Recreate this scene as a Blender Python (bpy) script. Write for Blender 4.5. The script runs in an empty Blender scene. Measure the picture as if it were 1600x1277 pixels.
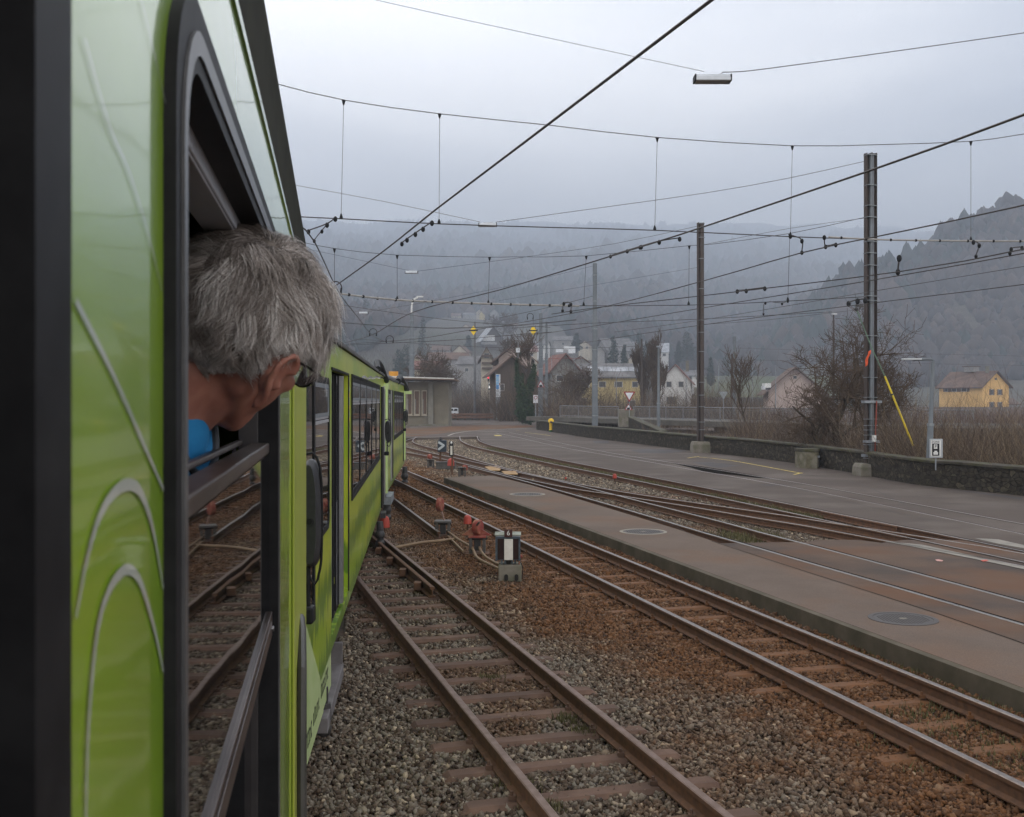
import bpy, bmesh, math, random
import numpy as np
from mathutils import Vector, Matrix, geometry
PI = math.pi
random.seed(7)
rng = np.random.default_rng(11)
C = bpy.context.scene.collection
sc = bpy.context.scene
# ------------------------------------------------------------------ camera
F, CX, HY, H = 1650.0, 800.0, 626.0, 2.62      # focal length in photo pixels, centre column, horizon row, eye height above the rails
cam = bpy.data.cameras.new("camera")
co = bpy.data.objects.new("camera", cam)
C.objects.link(co)
co.location = (0, 0, H)
co.rotation_euler = (PI/2, 0, 0)
cam.sensor_width = 36.0
cam.lens = 36.0*F/1600
cam.shift_y = (HY-638.5)/1600.0*1.0
cam.clip_start = 0.03
cam.clip_end = 9000
cam.dof.use_dof = True
cam.dof.focus_distance = 14.0
cam.dof.aperture_fstop = 20.0
sc.camera = co
# ------------------------------------------------------------------ sky and sun (soft overcast daylight)
SUN_EL, SUN_AZ = math.radians(38), math.radians(-25)
w = bpy.data.worlds.new("World"); sc.world = w; w.use_nodes = True
nt = w.node_tree; N = nt.nodes; L = nt.links
bg = N["Background"]; bg.inputs[1].default_value = 1.0
sky = N.new("ShaderNodeTexSky"); sky.sky_type = 'NISHITA'; sky.sun_disc = False
sky.sun_elevation = SUN_EL; sky.sun_rotation = -SUN_AZ if False else SUN_AZ; sky.dust_density = 4; sky.ozone_density = 2
sm = N.new("ShaderNodeMix"); sm.data_type = 'RGBA'; sm.blend_type = 'MULTIPLY'; sm.inputs[0].default_value = 1
sm.inputs[7].default_value = (.09, .09, .09, 1)
L.new(sky.outputs[0], sm.inputs[6])
tc = N.new("ShaderNodeTexCoord")
mp = N.new("ShaderNodeMapping"); mp.inputs['Scale'].default_value = (1.1, 0.6, 3.4); mp.inputs['Rotation'].default_value = (0, math.radians(24), 0)
L.new(tc.outputs['Generated'], mp.inputs[0])
nz = N.new("ShaderNodeTexNoise"); nz.inputs['Scale'].default_value = 1.5; nz.inputs['Detail'].default_value = 4; nz.inputs['Roughness'].default_value = .45
nz.inputs['Distortion'].default_value = .6
L.new(mp.outputs[0], nz.inputs[0])
cr = N.new("ShaderNodeValToRGB")
cr.color_ramp.elements[0].position = .33; cr.color_ramp.elements[0].color = (.96, .98, 1.05, 1)
cr.color_ramp.elements[1].position = .62; cr.color_ramp.elements[1].color = (2.25, 2.19, 2.13, 1)
L.new(nz.outputs[0], cr.inputs[0])
mx = N.new("ShaderNodeMix"); mx.data_type = 'RGBA'; mx.inputs[0].default_value = .93      # clouds cover nearly all of the clear sky
# the cloud is brightest where the hidden sun stands behind it
dt = N.new("ShaderNodeVectorMath"); dt.operation = 'DOT_PRODUCT'; nv_ = N.new("ShaderNodeVectorMath"); nv_.operation = 'NORMALIZE'
L.new(tc.outputs['Generated'], nv_.inputs[0]); L.new(nv_.outputs[0], dt.inputs[0]); dt.inputs[1].default_value = (-.22, .80, .56)
gr = N.new("ShaderNodeMapRange"); gr.inputs[1].default_value = .55; gr.inputs[2].default_value = 1.0; gr.inputs[3].default_value = .95; gr.inputs[4].default_value = 1.30; gr.interpolation_type = 'SMOOTHSTEP'; L.new(dt.outputs['Value'], gr.inputs[0])
cs = N.new("ShaderNodeVectorMath"); cs.operation = 'SCALE'; L.new(cr.outputs[0], cs.inputs[0]); L.new(gr.outputs[0], cs.inputs['Scale'])
L.new(sm.outputs[2], mx.inputs[6]); L.new(cs.outputs[0], mx.inputs[7])
L.new(mx.outputs[2], bg.inputs[0])
sun = bpy.data.lights.new("sun", 'SUN'); sun.energy = 0.5; sun.angle = math.radians(30); sun.color = (1, .96, .9)
so = bpy.data.objects.new("sun", sun); C.objects.link(so)
so.rotation_euler = (PI/2-SUN_EL, 0, PI-SUN_AZ)      # light from ahead and a little to the left, behind the cloud
sc.view_settings.view_transform = 'Standard'; sc.view_settings.look = 'None'
sc.view_settings.exposure = 0.30; sc.view_settings.gamma = 1.0
sc.render.engine = 'CYCLES'
sc.cycles.use_denoising = True
sc.cycles.max_bounces = 6; sc.cycles.volume_bounces = 2; sc.cycles.transparent_max_bounces = 12
sc.cycles.volume_max_steps = 64
# ------------------------------------------------------------------ geometry helpers
def G(px, py, z=0.0):
    """ground (or any level) point seen at a photo pixel"""
    Y = F*(H-z)/(py-HY)
    return Vector(((px-CX)/F*Y, Y, z))
def D(px, py, Y):
    return Vector(((px-CX)/F*Y, Y, H+(HY-py)/F*Y))
class MB:
    def __init__(s): s.v = []; s.f = []
    def add(s, vs, fs):
        b = len(s.v); s.v.extend([tuple(v) for v in vs]); s.f.extend([tuple(i+b for i in f) for f in fs]); return s
    def box(s, c, size, rot=None):
        hx, hy, hz = size[0]/2, size[1]/2, size[2]/2
        vs = [Vector((x, y, z)) for x in (-hx, hx) for y in (-hy, hy) for z in (-hz, hz)]
        if rot is not None:
            R = Matrix.Rotation(rot, 3, 'Z') if isinstance(rot, (int, float)) else rot
            vs = [R @ v for v in vs]
        c = Vector(c)
        return s.add([v+c for v in vs], [(0,1,3,2),(4,6,7,5),(0,4,5,1),(2,3,7,6),(0,2,6,4),(1,5,7,3)])
    def tube(s, pts, r, n=8, cap=True, closed=False):
        pts = [Vector(p) for p in pts]
        rs = r if isinstance(r, (list, tuple)) else [r]*len(pts)
        rings = []; up = None
        m = len(pts)
        for i, p in enumerate(pts):
            if closed: t = pts[(i+1) % m]-pts[i-1]
            else: t = pts[min(i+1, m-1)]-pts[max(i-1, 0)]
            if t.length < 1e-9: t = Vector((0, 0, 1))
            t.normalize()
            if up is None: up = Vector((0, 0, 1)) if abs(t.z) < .9 else Vector((1, 0, 0))
            a = t.cross(up)
            if a.length < 1e-4: a = t.cross(Vector((.3, .8, .5)))
            a.normalize(); b = a.cross(t); b.normalize(); up = b
            rings.append([p+a*(rs[i]*math.cos(2*PI*k/n))+b*(rs[i]*math.sin(2*PI*k/n)) for k in range(n)])
        vs = [v for r_ in rings for v in r_]; fs = []
        for i in range(m-1 if not closed else m):
            j = (i+1) % m
            for k in range(n):
                fs.append((i*n+k, i*n+(k+1) % n, j*n+(k+1) % n, j*n+k))
        if cap and not closed:
            fs.append(tuple(range(n))[::-1]); fs.append(tuple((m-1)*n+k for k in range(n)))
        return s.add(vs, fs)
    def cyl(s, c, r, h, n=20, r2=None, axis=None):
        c = Vector(c); a = Vector(axis).normalized() if axis is not None else Vector((0, 0, 1))
        return s.tube([c, c+a*h], [r, r if r2 is None else r2], n)
    def sphere(s, c, r, nu=14, nv=9, M=None):
        c = Vector(c); rr = Vector(r) if not isinstance(r, (int, float)) else Vector((r, r, r))
        vs = []; fs = []
        for j in range(nv+1):
            th = PI*j/nv
            for i in range(nu):
                ph = 2*PI*i/nu
                v = Vector((rr.x*math.sin(th)*math.cos(ph), rr.y*math.sin(th)*math.sin(ph), rr.z*math.cos(th)))
                if M is not None: v = M @ v
                vs.append(v+c)
        for j in range(nv):
            for i in range(nu):
                fs.append((j*nu+i, (j+1)*nu+i, (j+1)*nu+(i+1) % nu, j*nu+(i+1) % nu))
        return s.add(vs, fs)
    def prism(s, poly, h, org=None, ax=None, ay=None, az=None):
        """2-D outline extruded by h; default in the XY plane upward"""
        org = Vector(org or (0, 0, 0)); ax = Vector(ax or (1, 0, 0)); ay = Vector(ay or (0, 1, 0)); az = Vector(az or (0, 0, 1))
        n = len(poly)
        b = [org+ax*p[0]+ay*p[1] for p in poly]
        vs = b+[p+az*h for p in b]
        fs = [tuple(range(n))[::-1], tuple(range(n, 2*n))]+[(i, (i+1) % n, n+(i+1) % n, n+i) for i in range(n)]
        return s.add(vs, fs)
    def holed(s, outer, holes, depth, P3):
        """plate with holes. outer/holes: 2-D loops (s,h). P3(s,h,e) -> point; thickness goes from e=0 to e=-depth"""
        loops = [outer]+holes
        tris = geometry.tessellate_polygon([[Vector((p[0], p[1], 0)) for p in lp] for lp in loops])
        flat = [p for lp in loops for p in lp]; n = len(flat)
        vs = [P3(p[0], p[1], 0) for p in flat]+[P3(p[0], p[1], -depth) for p in flat]
        fs = [tuple(t) for t in tris]+[tuple(n+i for i in t)[::-1] for t in tris]
        k = 0
        for lp in loops:
            m = len(lp)
            for i in range(m): fs.append((k+i, k+(i+1) % m, n+k+(i+1) % m, n+k+i))
            k += m
        return s.add(vs, fs)
    def build(s, name, m=None, parent=None, smooth=False, bevel=0, flip=True):
        root = Vector(parent.get('_o', (0, 0, 0))) if parent is not None else Vector((0, 0, 0))
        me = bpy.data.meshes.new(name)
        me.from_pydata([tuple(Vector(v)-root) for v in s.v], [], s.f)
        if flip:
            bm = bmesh.new(); bm.from_mesh(me); bmesh.ops.recalc_face_normals(bm, faces=bm.faces); bm.to_mesh(me); bm.free()
        if smooth:
            me.polygons.foreach_set('use_smooth', [True]*len(me.polygons))
            me.set_sharp_from_angle(angle=math.radians(40))
        o = bpy.data.objects.new(name, me); C.objects.link(o)
        if m is not None: me.materials.append(m)
        if parent is not None:
            o.parent = parent; o['_o'] = parent.get('_o', (0, 0, 0))
        if bevel:
            b = o.modifiers.new('bevel', 'BEVEL'); b.width = bevel; b.segments = 2; b.limit_method = 'ANGLE'; b.angle_limit = math.radians(35)
        return o
def tag(o, label, cat, group=None, kind=None):
    if label: o['label'] = label
    if cat: o['category'] = cat
    if group: o['group'] = group
    if kind: o['kind'] = kind
    return o
def thing(name, loc, label, cat, group=None):
    o = bpy.data.objects.new(name, None); C.objects.link(o)
    o.location = loc; o['_o'] = tuple(loc); o.empty_display_size = .2
    return tag(o, label, cat, group)
def struct(o): o['kind'] = 'structure'; return o
def rrect(x0, y0, x1, y1, r, n=5):
    pts = []
    for cx, cy, a in ((x1-r, y1-r, 0), (x0+r, y1-r, 90), (x0+r, y0+r, 180), (x1-r, y0+r, 270)):
        for k in range(n+1):
            t = math.radians(a+90*k/n); pts.append((cx+r*math.cos(t), cy+r*math.sin(t)))
    return pts
def smooth_path(pts, step=.5):
    """Catmull-Rom through ground points"""
    P = [Vector(p) for p in pts]
    if len(P) == 2:
        n = max(2, int((P[1]-P[0]).length/step)); return [P[0].lerp(P[1], i/n) for i in range(n+1)]
    out = []
    for i in range(len(P)-1):
        p0 = P[i-1] if i else P[0]*2-P[1]; p1 = P[i]; p2 = P[i+1]; p3 = P[i+2] if i+2 < len(P) else P[-1]*2-P[-2]
        n = max(2, int((p2-p1).length/step))
        for k in range(n):
            t = k/n
            out.append(.5*((2*p1)+(p2-p0)*t+(2*p0-5*p1+4*p2-p3)*t*t+(-p0+3*p1-3*p2+p3)*t**3))
    out.append(P[-1]); return out
def text_mesh(name, txt, size, org, ax, ay, m, parent, depth=.002, align='CENTER'):
    cu = bpy.data.curves.new(name, 'FONT'); cu.body = txt; cu.size = size; cu.align_x = align; cu.align_y = 'CENTER'; cu.extrude = depth/2
    t = bpy.data.objects.new(name+'_tmp', cu); C.objects.link(t)
    me = bpy.data.meshes.new_from_object(t.evaluated_get(bpy.context.evaluated_depsgraph_get()))
    bpy.data.objects.remove(t); bpy.data.curves.remove(cu)
    ax = Vector(ax).normalized(); ay = Vector(ay).normalized(); az = ax.cross(ay)
    root = Vector(parent.get('_o', (0, 0, 0)))
    for v in me.vertices:
        c = v.co.copy(); v.co = Vector(org)+ax*c.x+ay*c.y+az*(c.z+depth/2)-root
    o = bpy.data.objects.new(name, me); C.objects.link(o); me.materials.append(m); o.parent = parent; o['_o'] = parent['_o']
    return o
def np_mesh(name, verts, faces, m=None, attrs=None):
    """verts (n,3) float, faces (k,4) or (k,3) int"""
    me = bpy.data.meshes.new(name)
    nv, nf, q = len(verts), len(faces), faces.shape[1]
    me.vertices.add(nv); me.vertices.foreach_set('co', verts.astype(np.float32).ravel())
    me.loops.add(nf*q); me.loops.foreach_set('vertex_index', faces.astype(np.int32).ravel())
    me.polygons.add(nf); me.polygons.foreach_set('loop_start', np.arange(0, nf*q, q, dtype=np.int32))
    me.polygons.foreach_set('loop_total', np.full(nf, q, dtype=np.int32))
    me.update(calc_edges=True)
    for k, a in (attrs or {}).items():
        at = me.attributes.new(k, 'FLOAT', 'POINT'); at.data.foreach_set('value', a.astype(np.float32))
    if m is not None: me.materials.append(m)
    o = bpy.data.objects.new(name, me); C.objects.link(o); return o
# ------------------------------------------------------------------ materials
_M = {}
def mat(name, col, rough=.7, col2=None, scale=8, metal=0, bump=0, bscale=None, coat=0, spec=.25, mixpow=(.35, .65), stretch=None, detail=6, col3=None, scale3=1.0, m3=(.45, .62)):
    """principled with a noise mix of two or three colours and optional bump"""
    if name in _M: return _M[name]
    m = bpy.data.materials.new(name); m.use_nodes = True
    nt = m.node_tree; N = nt.nodes; L = nt.links; p = N['Principled BSDF']
    p.inputs['Roughness'].default_value = rough; p.inputs['Metallic'].default_value = metal
    p.inputs['Specular IOR Level'].default_value = spec
    p.inputs['Coat Weight'].default_value = coat; p.inputs['Coat Roughness'].default_value = .04
    tc = N.new('ShaderNodeTexCoord'); src = tc.outputs['Object']
    if stretch:
        mp = N.new('ShaderNodeMapping'); mp.inputs['Scale'].default_value = stretch; L.new(src, mp.inputs[0]); src = mp.outputs[0]
    c2 = col2 if col2 else tuple(c*.75 for c in col)
    nz = N.new('ShaderNodeTexNoise'); nz.inputs['Scale'].default_value = scale; nz.inputs['Detail'].default_value = detail; nz.inputs['Roughness'].default_value = .62
    L.new(src, nz.inputs[0])
    mr = N.new('ShaderNodeMapRange'); mr.inputs[1].default_value = mixpow[0]; mr.inputs[2].default_value = mixpow[1]
    L.new(nz.outputs[0], mr.inputs[0])
    mx = N.new('ShaderNodeMix'); mx.data_type = 'RGBA'; L.new(mr.outputs[0], mx.inputs[0])
    mx.inputs[6].default_value = (*col, 1); mx.inputs[7].default_value = (*c2, 1); out = mx.outputs[2]
    if col3:
        n3 = N.new('ShaderNodeTexNoise'); n3.inputs['Scale'].default_value = scale3; n3.inputs['Detail'].default_value = 8; L.new(src, n3.inputs[0])
        m3r = N.new('ShaderNodeMapRange'); m3r.inputs[1].default_value = m3[0]; m3r.inputs[2].default_value = m3[1]; L.new(n3.outputs[0], m3r.inputs[0])
        mx3 = N.new('ShaderNodeMix'); mx3.data_type = 'RGBA'; L.new(m3r.outputs[0], mx3.inputs[0]); L.new(out, mx3.inputs[6]); mx3.inputs[7].default_value = (*col3, 1); out = mx3.outputs[2]
    L.new(out, p.inputs['Base Color'])
    if bump:
        nb = N.new('ShaderNodeTexNoise'); nb.inputs['Scale'].default_value = bscale or scale*4; nb.inputs['Detail'].default_value = 8; L.new(src, nb.inputs[0])
        b = N.new('ShaderNodeBump'); b.inputs['Strength'].default_value = min(1, bump*20); b.inputs['Distance'].default_value = bump; L.new(nb.outputs[0], b.inputs['Height']); L.new(b.outputs[0], p.inputs['Normal'])
    _M[name] = m; return m
def attr_mat(name, stops, attr='rnd', rust=None, rough=.85):
    """colour picked per stone / strand by a stored random number (plus painted shade in the hair), optionally blended to a second ramp by attribute 'rust'"""
    m = bpy.data.materials.new(name); m.use_nodes = True
    nt = m.node_tree; N = nt.nodes; L = nt.links; p = N['Principled BSDF']; p.inputs['Roughness'].default_value = rough; p.inputs['Specular IOR Level'].default_value = .25
    a = N.new('ShaderNodeAttribute'); a.attribute_name = attr
    def ramp(st):
        r = N.new('ShaderNodeValToRGB'); e = r.color_ramp.elements
        e[0].position = st[0][0]; e[0].color = (*st[0][1], 1); e[1].position = st[-1][0]; e[1].color = (*st[-1][1], 1)
        for q in st[1:-1]: k = e.new(q[0]); k.color = (*q[1], 1)
        L.new(a.outputs['Fac'], r.inputs[0]); return r
    out = ramp(stops).outputs[0]
    if rust:
        b = N.new('ShaderNodeAttribute'); b.attribute_name = 'rust'
        mx = N.new('ShaderNodeMix'); mx.data_type = 'RGBA'; L.new(b.outputs['Fac'], mx.inputs[0]); L.new(out, mx.inputs[6]); L.new(ramp(rust).outputs[0], mx.inputs[7]); out = mx.outputs[2]
    L.new(out, p.inputs['Base Color']); return m
rust_dark = mat('rust_dark', (.075, .040, .026), .75, (.13, .062, .032), 9, bump=.002)
rust_brown = mat('rust_brown', (.070, .038, .024), .8, (.12, .06, .032), 14, bump=.001)
sleeper_brown = mat('sleeper_brown', (.078, .044, .030), .8, (.125, .075, .052), 5, bump=.0015, bscale=60, col3=(.07, .042, .03), scale3=2)
sleeper_rust = mat('sleeper_rust', (.135, .058, .022), .8, (.10, .05, .025), 6, bump=.002, bscale=60)
rail_top = mat('rail_top', (.20, .17, .15), .34, (.12, .095, .08), 20, metal=.75, stretch=(1, 1, 1))
rail_shine = mat('rail_shine', (.20, .19, .18), .38, (.14, .125, .11), 20, metal=.8)
black_rubber = mat('black_rubber', (.009, .009, .010), .55, (.016, .016, .017), 30, bump=.0003, spec=.12)
dark_metal = mat('dark_metal', (.035, .035, .038), .45, (.06, .055, .05), 12, metal=.3)
grey_metal = mat('grey_metal', (.24, .26, .28), .5, (.18, .195, .21), 5, metal=.4)
zinc = mat('zinc', (.125, .142, .155), .75, (.10, .11, .12), 2.5, metal=0, col3=(.14, .155, .168), scale3=1)
alu = mat('alu', (.36, .36, .37), .33, (.28, .28, .29), 8, metal=.8)
concrete = mat('concrete', (.19, .17, .14), .9, (.13, .118, .095), 4, bump=.004, bscale=25, col3=(.12, .115, .08), scale3=2.5)
white_paint = mat('white_paint', (.68, .68, .66), .5, (.5, .5, .48), 6)
# ================================================================== TERRAIN, GROUND, HAZE
TPX = [-700, 300, 640, 900, 1150, 1380, 1600, 2000, 2700]
TY = [150, 220, 350, 500, 700, 950, 1300, 2100, 3500, 4800]
TZ = {-700: [-.6, 2, 12, 40, 80, 112, 158, 310, 570, 820],
      300: [-.6, 1, 10, 32, 64, 94, 142, 295, 560, 810],
      640: [-.6, .5, 10, 31, 55, 82, 134, 288, 555, 805],
      900: [-.6, .2, 6, 24, 46, 78, 132, 284, 550, 800],
      1150: [-.6, 0, 1, 9, 28, 64, 118, 268, 540, 790],
      1380: [-.6, 0, 0, 8, 84, 88, 110, 230, 520, 780],
      1600: [-.6, 0, .5, 12, 124, 128, 140, 220, 500, 760],
      2000: [-.6, 0, 2, 18, 165, 215, 240, 300, 500, 760],
      2700: [-.6, 0, 3, 20, 90, 200, 250, 300, 500, 760]}
def vnoise(x, y, s, seed=0):
    """smooth value noise, numpy"""
    x = np.asarray(x)/s; y = np.asarray(y)/s
    xi = np.floor(x).astype(np.int64); yi = np.floor(y).astype(np.int64); fx = x-xi; fy = y-yi
    fx = fx*fx*(3-2*fx); fy = fy*fy*(3-2*fy)
    def h(a, b):
        n = (a*374761393+b*668265263+seed*982451653) & 0xffffffff
        n = ((n ^ (n >> 13))*1274126177) & 0xffffffff
        return ((n ^ (n >> 16)) & 0xffff)/65535.0
    return (h(xi, yi)*(1-fx)+h(xi+1, yi)*fx)*(1-fy)+(h(xi, yi+1)*(1-fx)+h(xi+1, yi+1)*fx)*fy
TT = np.array([TZ[p] for p in TPX], float)
def terr(X, Y):
    X = np.atleast_1d(np.asarray(X, float)); Y = np.atleast_1d(np.asarray(Y, float))
    px = CX+F*X/np.maximum(Y, 1)
    i = np.clip(np.searchsorted(TPX, px)-1, 0, len(TPX)-2); j = np.clip(np.searchsorted(TY, Y)-1, 0, len(TY)-2)
    tp = np.array(TPX); ty = np.array(TY)
    u = np.clip((px-tp[i])/(tp[i+1]-tp[i]), 0, 1); v = np.clip((Y-ty[j])/(ty[j+1]-ty[j]), 0, 1)
    u = u*u*(3-2*u)
    z = (TT[i, j]*(1-u)+TT[i+1, j]*u)*(1-v)+(TT[i, j+1]*(1-u)+TT[i+1, j+1]*u)*v
    k = np.clip((Y-300)/1000, 0, 1.6)
    return z+k*((vnoise(X, Y, 140, 1)-.5)*26+(vnoise(X, Y, 60, 2)-.5)*11+(vnoise(X, Y, 24, 3)-.5)*3)
def terr1(X, Y): return float(terr(X, Y)[0])
nu, nv = 260, 260
us = np.linspace((TPX[0]-CX)/F, (TPX[-1]-CX)/F, nu); ys = 150*(4800/150)**np.linspace(0, 1, nv)
UU, YY = np.meshgrid(us, ys); XX = UU*YY; ZZ = terr(XX.ravel(), YY.ravel()).reshape(XX.shape)
ZZ[0, :] = -.6
ids = np.arange(nu*nv).reshape(nv, nu)
fq = np.stack([ids[:-1, :-1].ravel(), ids[:-1, 1:].ravel(), ids[1:, 1:].ravel(), ids[1:, :-1].ravel()], 1)
hill_m = mat('hill_m', (.050, .040, .030), .95, (.036, .042, .020), .012, mixpow=(.42, .58), col3=(.075, .062, .045), scale3=.006, bump=.3, bscale=.2)
def add_terraces(m):
    nt = m.node_tree; N = nt.nodes; L = nt.links; p = N['Principled BSDF']
    src = p.inputs['Base Color'].links[0].from_socket
    tc = N.new('ShaderNodeTexCoord'); wv = N.new('ShaderNodeTexWave'); wv.bands_direction = 'Z'; wv.inputs['Scale'].default_value = .09; wv.inputs['Distortion'].default_value = 2.5; wv.inputs['Detail'].default_value = 3
    L.new(tc.outputs['Object'], wv.inputs[0])
    mx = N.new('ShaderNodeMix'); mx.data_type = 'RGBA'; mx.blend_type = 'MULTIPLY'; mx.inputs[0].default_value = .22
    L.new(src, mx.inputs[6]); L.new(wv.outputs[0], mx.inputs[7]); L.new(mx.outputs[2], p.inputs['Base Color'])
add_terraces(hill_m)
hills = np_mesh('hills', np.stack([XX.ravel(), YY.ravel(), ZZ.ravel()], 1), fq, hill_m)
hills.data.polygons.foreach_set('use_smooth', [True]*len(hills.data.polygons)); struct(hills)
# woods: thousands of small trees on the upper slopes, one mass
def forest(name, n, sel, seed, mtl, hmin, hmax, wr=.32):
    r = np.random.default_rng(seed)
    u = r.uniform((-200-CX)/F, (2100-CX)/F, n*4); Y = 430*(3900/430)**r.random(n*4); 
    X = u*Y; keep = sel(CX+u*F, Y, r.random(n*4), X); X = X[keep][:n]; Y = Y[keep][:n]; n = len(X); z = terr(X, Y)
    hh = (hmin+(hmax-hmin)*r.beta(1.6, 2.2, n)*1.35)*np.clip(Y/900, .8, 1.5)*(.75+.5*vnoise(X, Y, 45, 9)); typ = np.clip(r.random(n)*.55+.65*vnoise(X, Y, 85, 14)-.08, 0, 1)
    # every tree: 5 stacked irregular rings of 6 -> tapered crown with ragged sides
    K = 6; prof = np.array([[.0, .03], [.14, .6], [.3, 1.], [.52, .8], [.78, .42], [1., .02]])
    ang = np.arange(K)/K*2*PI
    V = np.zeros((n, len(prof), K, 3))
    for q, (t, rad) in enumerate(prof):
        rd = np.where(typ > .55, rad, [.05, .75, 1.0, 1.05, .8, .15][q])
        jit = r.uniform(.6, 1.35, (n, K))
        a = ang[None]+r.uniform(-.35, .35, (n, K))
        rr = (hh*wr*rd)[:, None]*jit
        V[:, q, :, 0] = X[:, None]+rr*np.cos(a); V[:, q, :, 1] = Y[:, None]+rr*np.sin(a)
        V[:, q, :, 2] = (z+hh*t-1)[:, None]+r.uniform(-.05, .05, (n, K))*hh[:, None]
    P = len(prof); fa = []
    for q in range(P-1):
        for k in range(K): fa.append((q*K+k, q*K+(k+1) % K, (q+1)*K+(k+1) % K, (q+1)*K+k))
    fa = np.array(fa); Fs = (fa[None]+(np.arange(n)*P*K)[:, None, None]).reshape(-1, 4)
    rnd = np.repeat(np.clip(r.normal(.5, .2, n)*.6+.4*vnoise(X, Y, 90, 4), 0, 1), P*K)
    con = np.repeat((typ > .55).astype(float), P*K)
    return np_mesh(name, V.reshape(-1, 3), Fs, mtl, {'rnd': rnd, 'rust': con})
wood_m = attr_mat('wood_m', [(.2, (.022, .017, .016)), (.5, (.040, .030, .027)), (.8, (.075, .050, .038))], rust=[(.2, (.006, .013, .011)), (.8, (.014, .026, .018))])
def sel_mtn(px, Y, r, X):
    # wooded slopes; open vineyards and fields lower down
    lim = np.interp(px, [300, 560, 630, 700, 830, 920, 1100, 1250, 1400, 1600, 2000], [430, 450, 560, 820, 840, 560, 540, 590, 540, 530, 520])
    n = vnoise(X, Y, 120, 5)
    return (Y > lim+(n-.5)*160) & (r < .9)
tag(forest('woods_on_the_hills', 42000, sel_mtn, 3, wood_m, 6, 19), 'dark bare winter woods mixed with conifers covering the misty mountain side', 'woods', kind='stuff')
def sel_ridge(px, Y, r, X): return (px > 1150) & (Y < 800) & (Y > np.interp(px, [1150, 1300, 1400, 1600, 2000], [560, 560, 525, 520, 510])+(vnoise(X, Y, 60, 6)-.5)*40)
tag(forest('woods_on_the_ridge', 15000, sel_ridge, 8, wood_m, 4.0, 10.5), 'dark brown and green wood climbing the nearer ridge at the right', 'woods', kind='stuff')
# haze: one closed box of even, thin mist round the whole place
hz = MB(); X0, X1, Y0, Y1, Z0, Z1 = -4800, 6000, -60, 5000, -8, 870
hz.add([(x, y, z) for x in (X0, X1) for y in (Y0, Y1) for z in (Z0, Z1)], [(0,1,3,2),(4,6,7,5),(0,4,5,1),(2,3,7,6),(0,2,6,4),(1,5,7,3)])
hm = bpy.data.materials.new('haze_m'); hm.use_nodes = True; hm.node_tree.nodes.remove(hm.node_tree.nodes['Principled BSDF'])
pv = hm.node_tree.nodes.new('ShaderNodeVolumePrincipled'); pv.inputs['Density'].default_value = .00072; pv.inputs['Color'].default_value = (.60, .665, .765, 1); pv.inputs['Anisotropy'].default_value = .25
hm.node_tree.links.new(pv.outputs[0], hm.node_tree.nodes['Material Output'].inputs['Volume'])
ho = hz.build('haze', hm); ho['kind'] = 'stuff'; ho['label'] = 'thin pale mist filling the valley and hiding the mountain top'
# base ground sheet out to the horizon
earth = mat('earth', (.085, .070, .052), .95, (.06, .06, .035), .15, bump=.02, bscale=6, col3=(.07, .05, .04), scale3=.05)
g = MB(); g.add([(-1500, -50, -.62), (3000, -50, -.62), (3000, 4200, -.62), (-1500, 4200, -.62)], [(0, 1, 2, 3)])
struct(g.build('ground', earth))
# ================================================================== GROUND SURFACES
def inpoly(X, Y, poly):
    X = np.asarray(X); Y = np.asarray(Y); ins = np.zeros(X.shape, bool); n = len(poly)
    for i in range(n):
        x0, y0 = poly[i][0], poly[i][1]; x1, y1 = poly[(i+1) % n][0], poly[(i+1) % n][1]
        c = ((y0 > Y) != (y1 > Y)) & (X < (x1-x0)*(Y-y0)/((y1-y0) if y1 != y0 else 1e-9)+x0)
        ins ^= c
    return ins
def slab(name, poly, top, th, m):
    """flat surface sheet with a real edge of thickness th"""
    b = MB(); vs = [(p[0], p[1], top) for p in poly]; n = len(vs)
    tr = geometry.tessellate_polygon([[Vector(v) for v in vs]])
    allv = vs+[(v[0], v[1], top-th) for v in vs]
    b.add(allv, [tuple(t) for t in tr]+[(i, (i+1) % n, n+(i+1) % n, n+i) for i in range(n)])
    return b.build(name, m)
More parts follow.
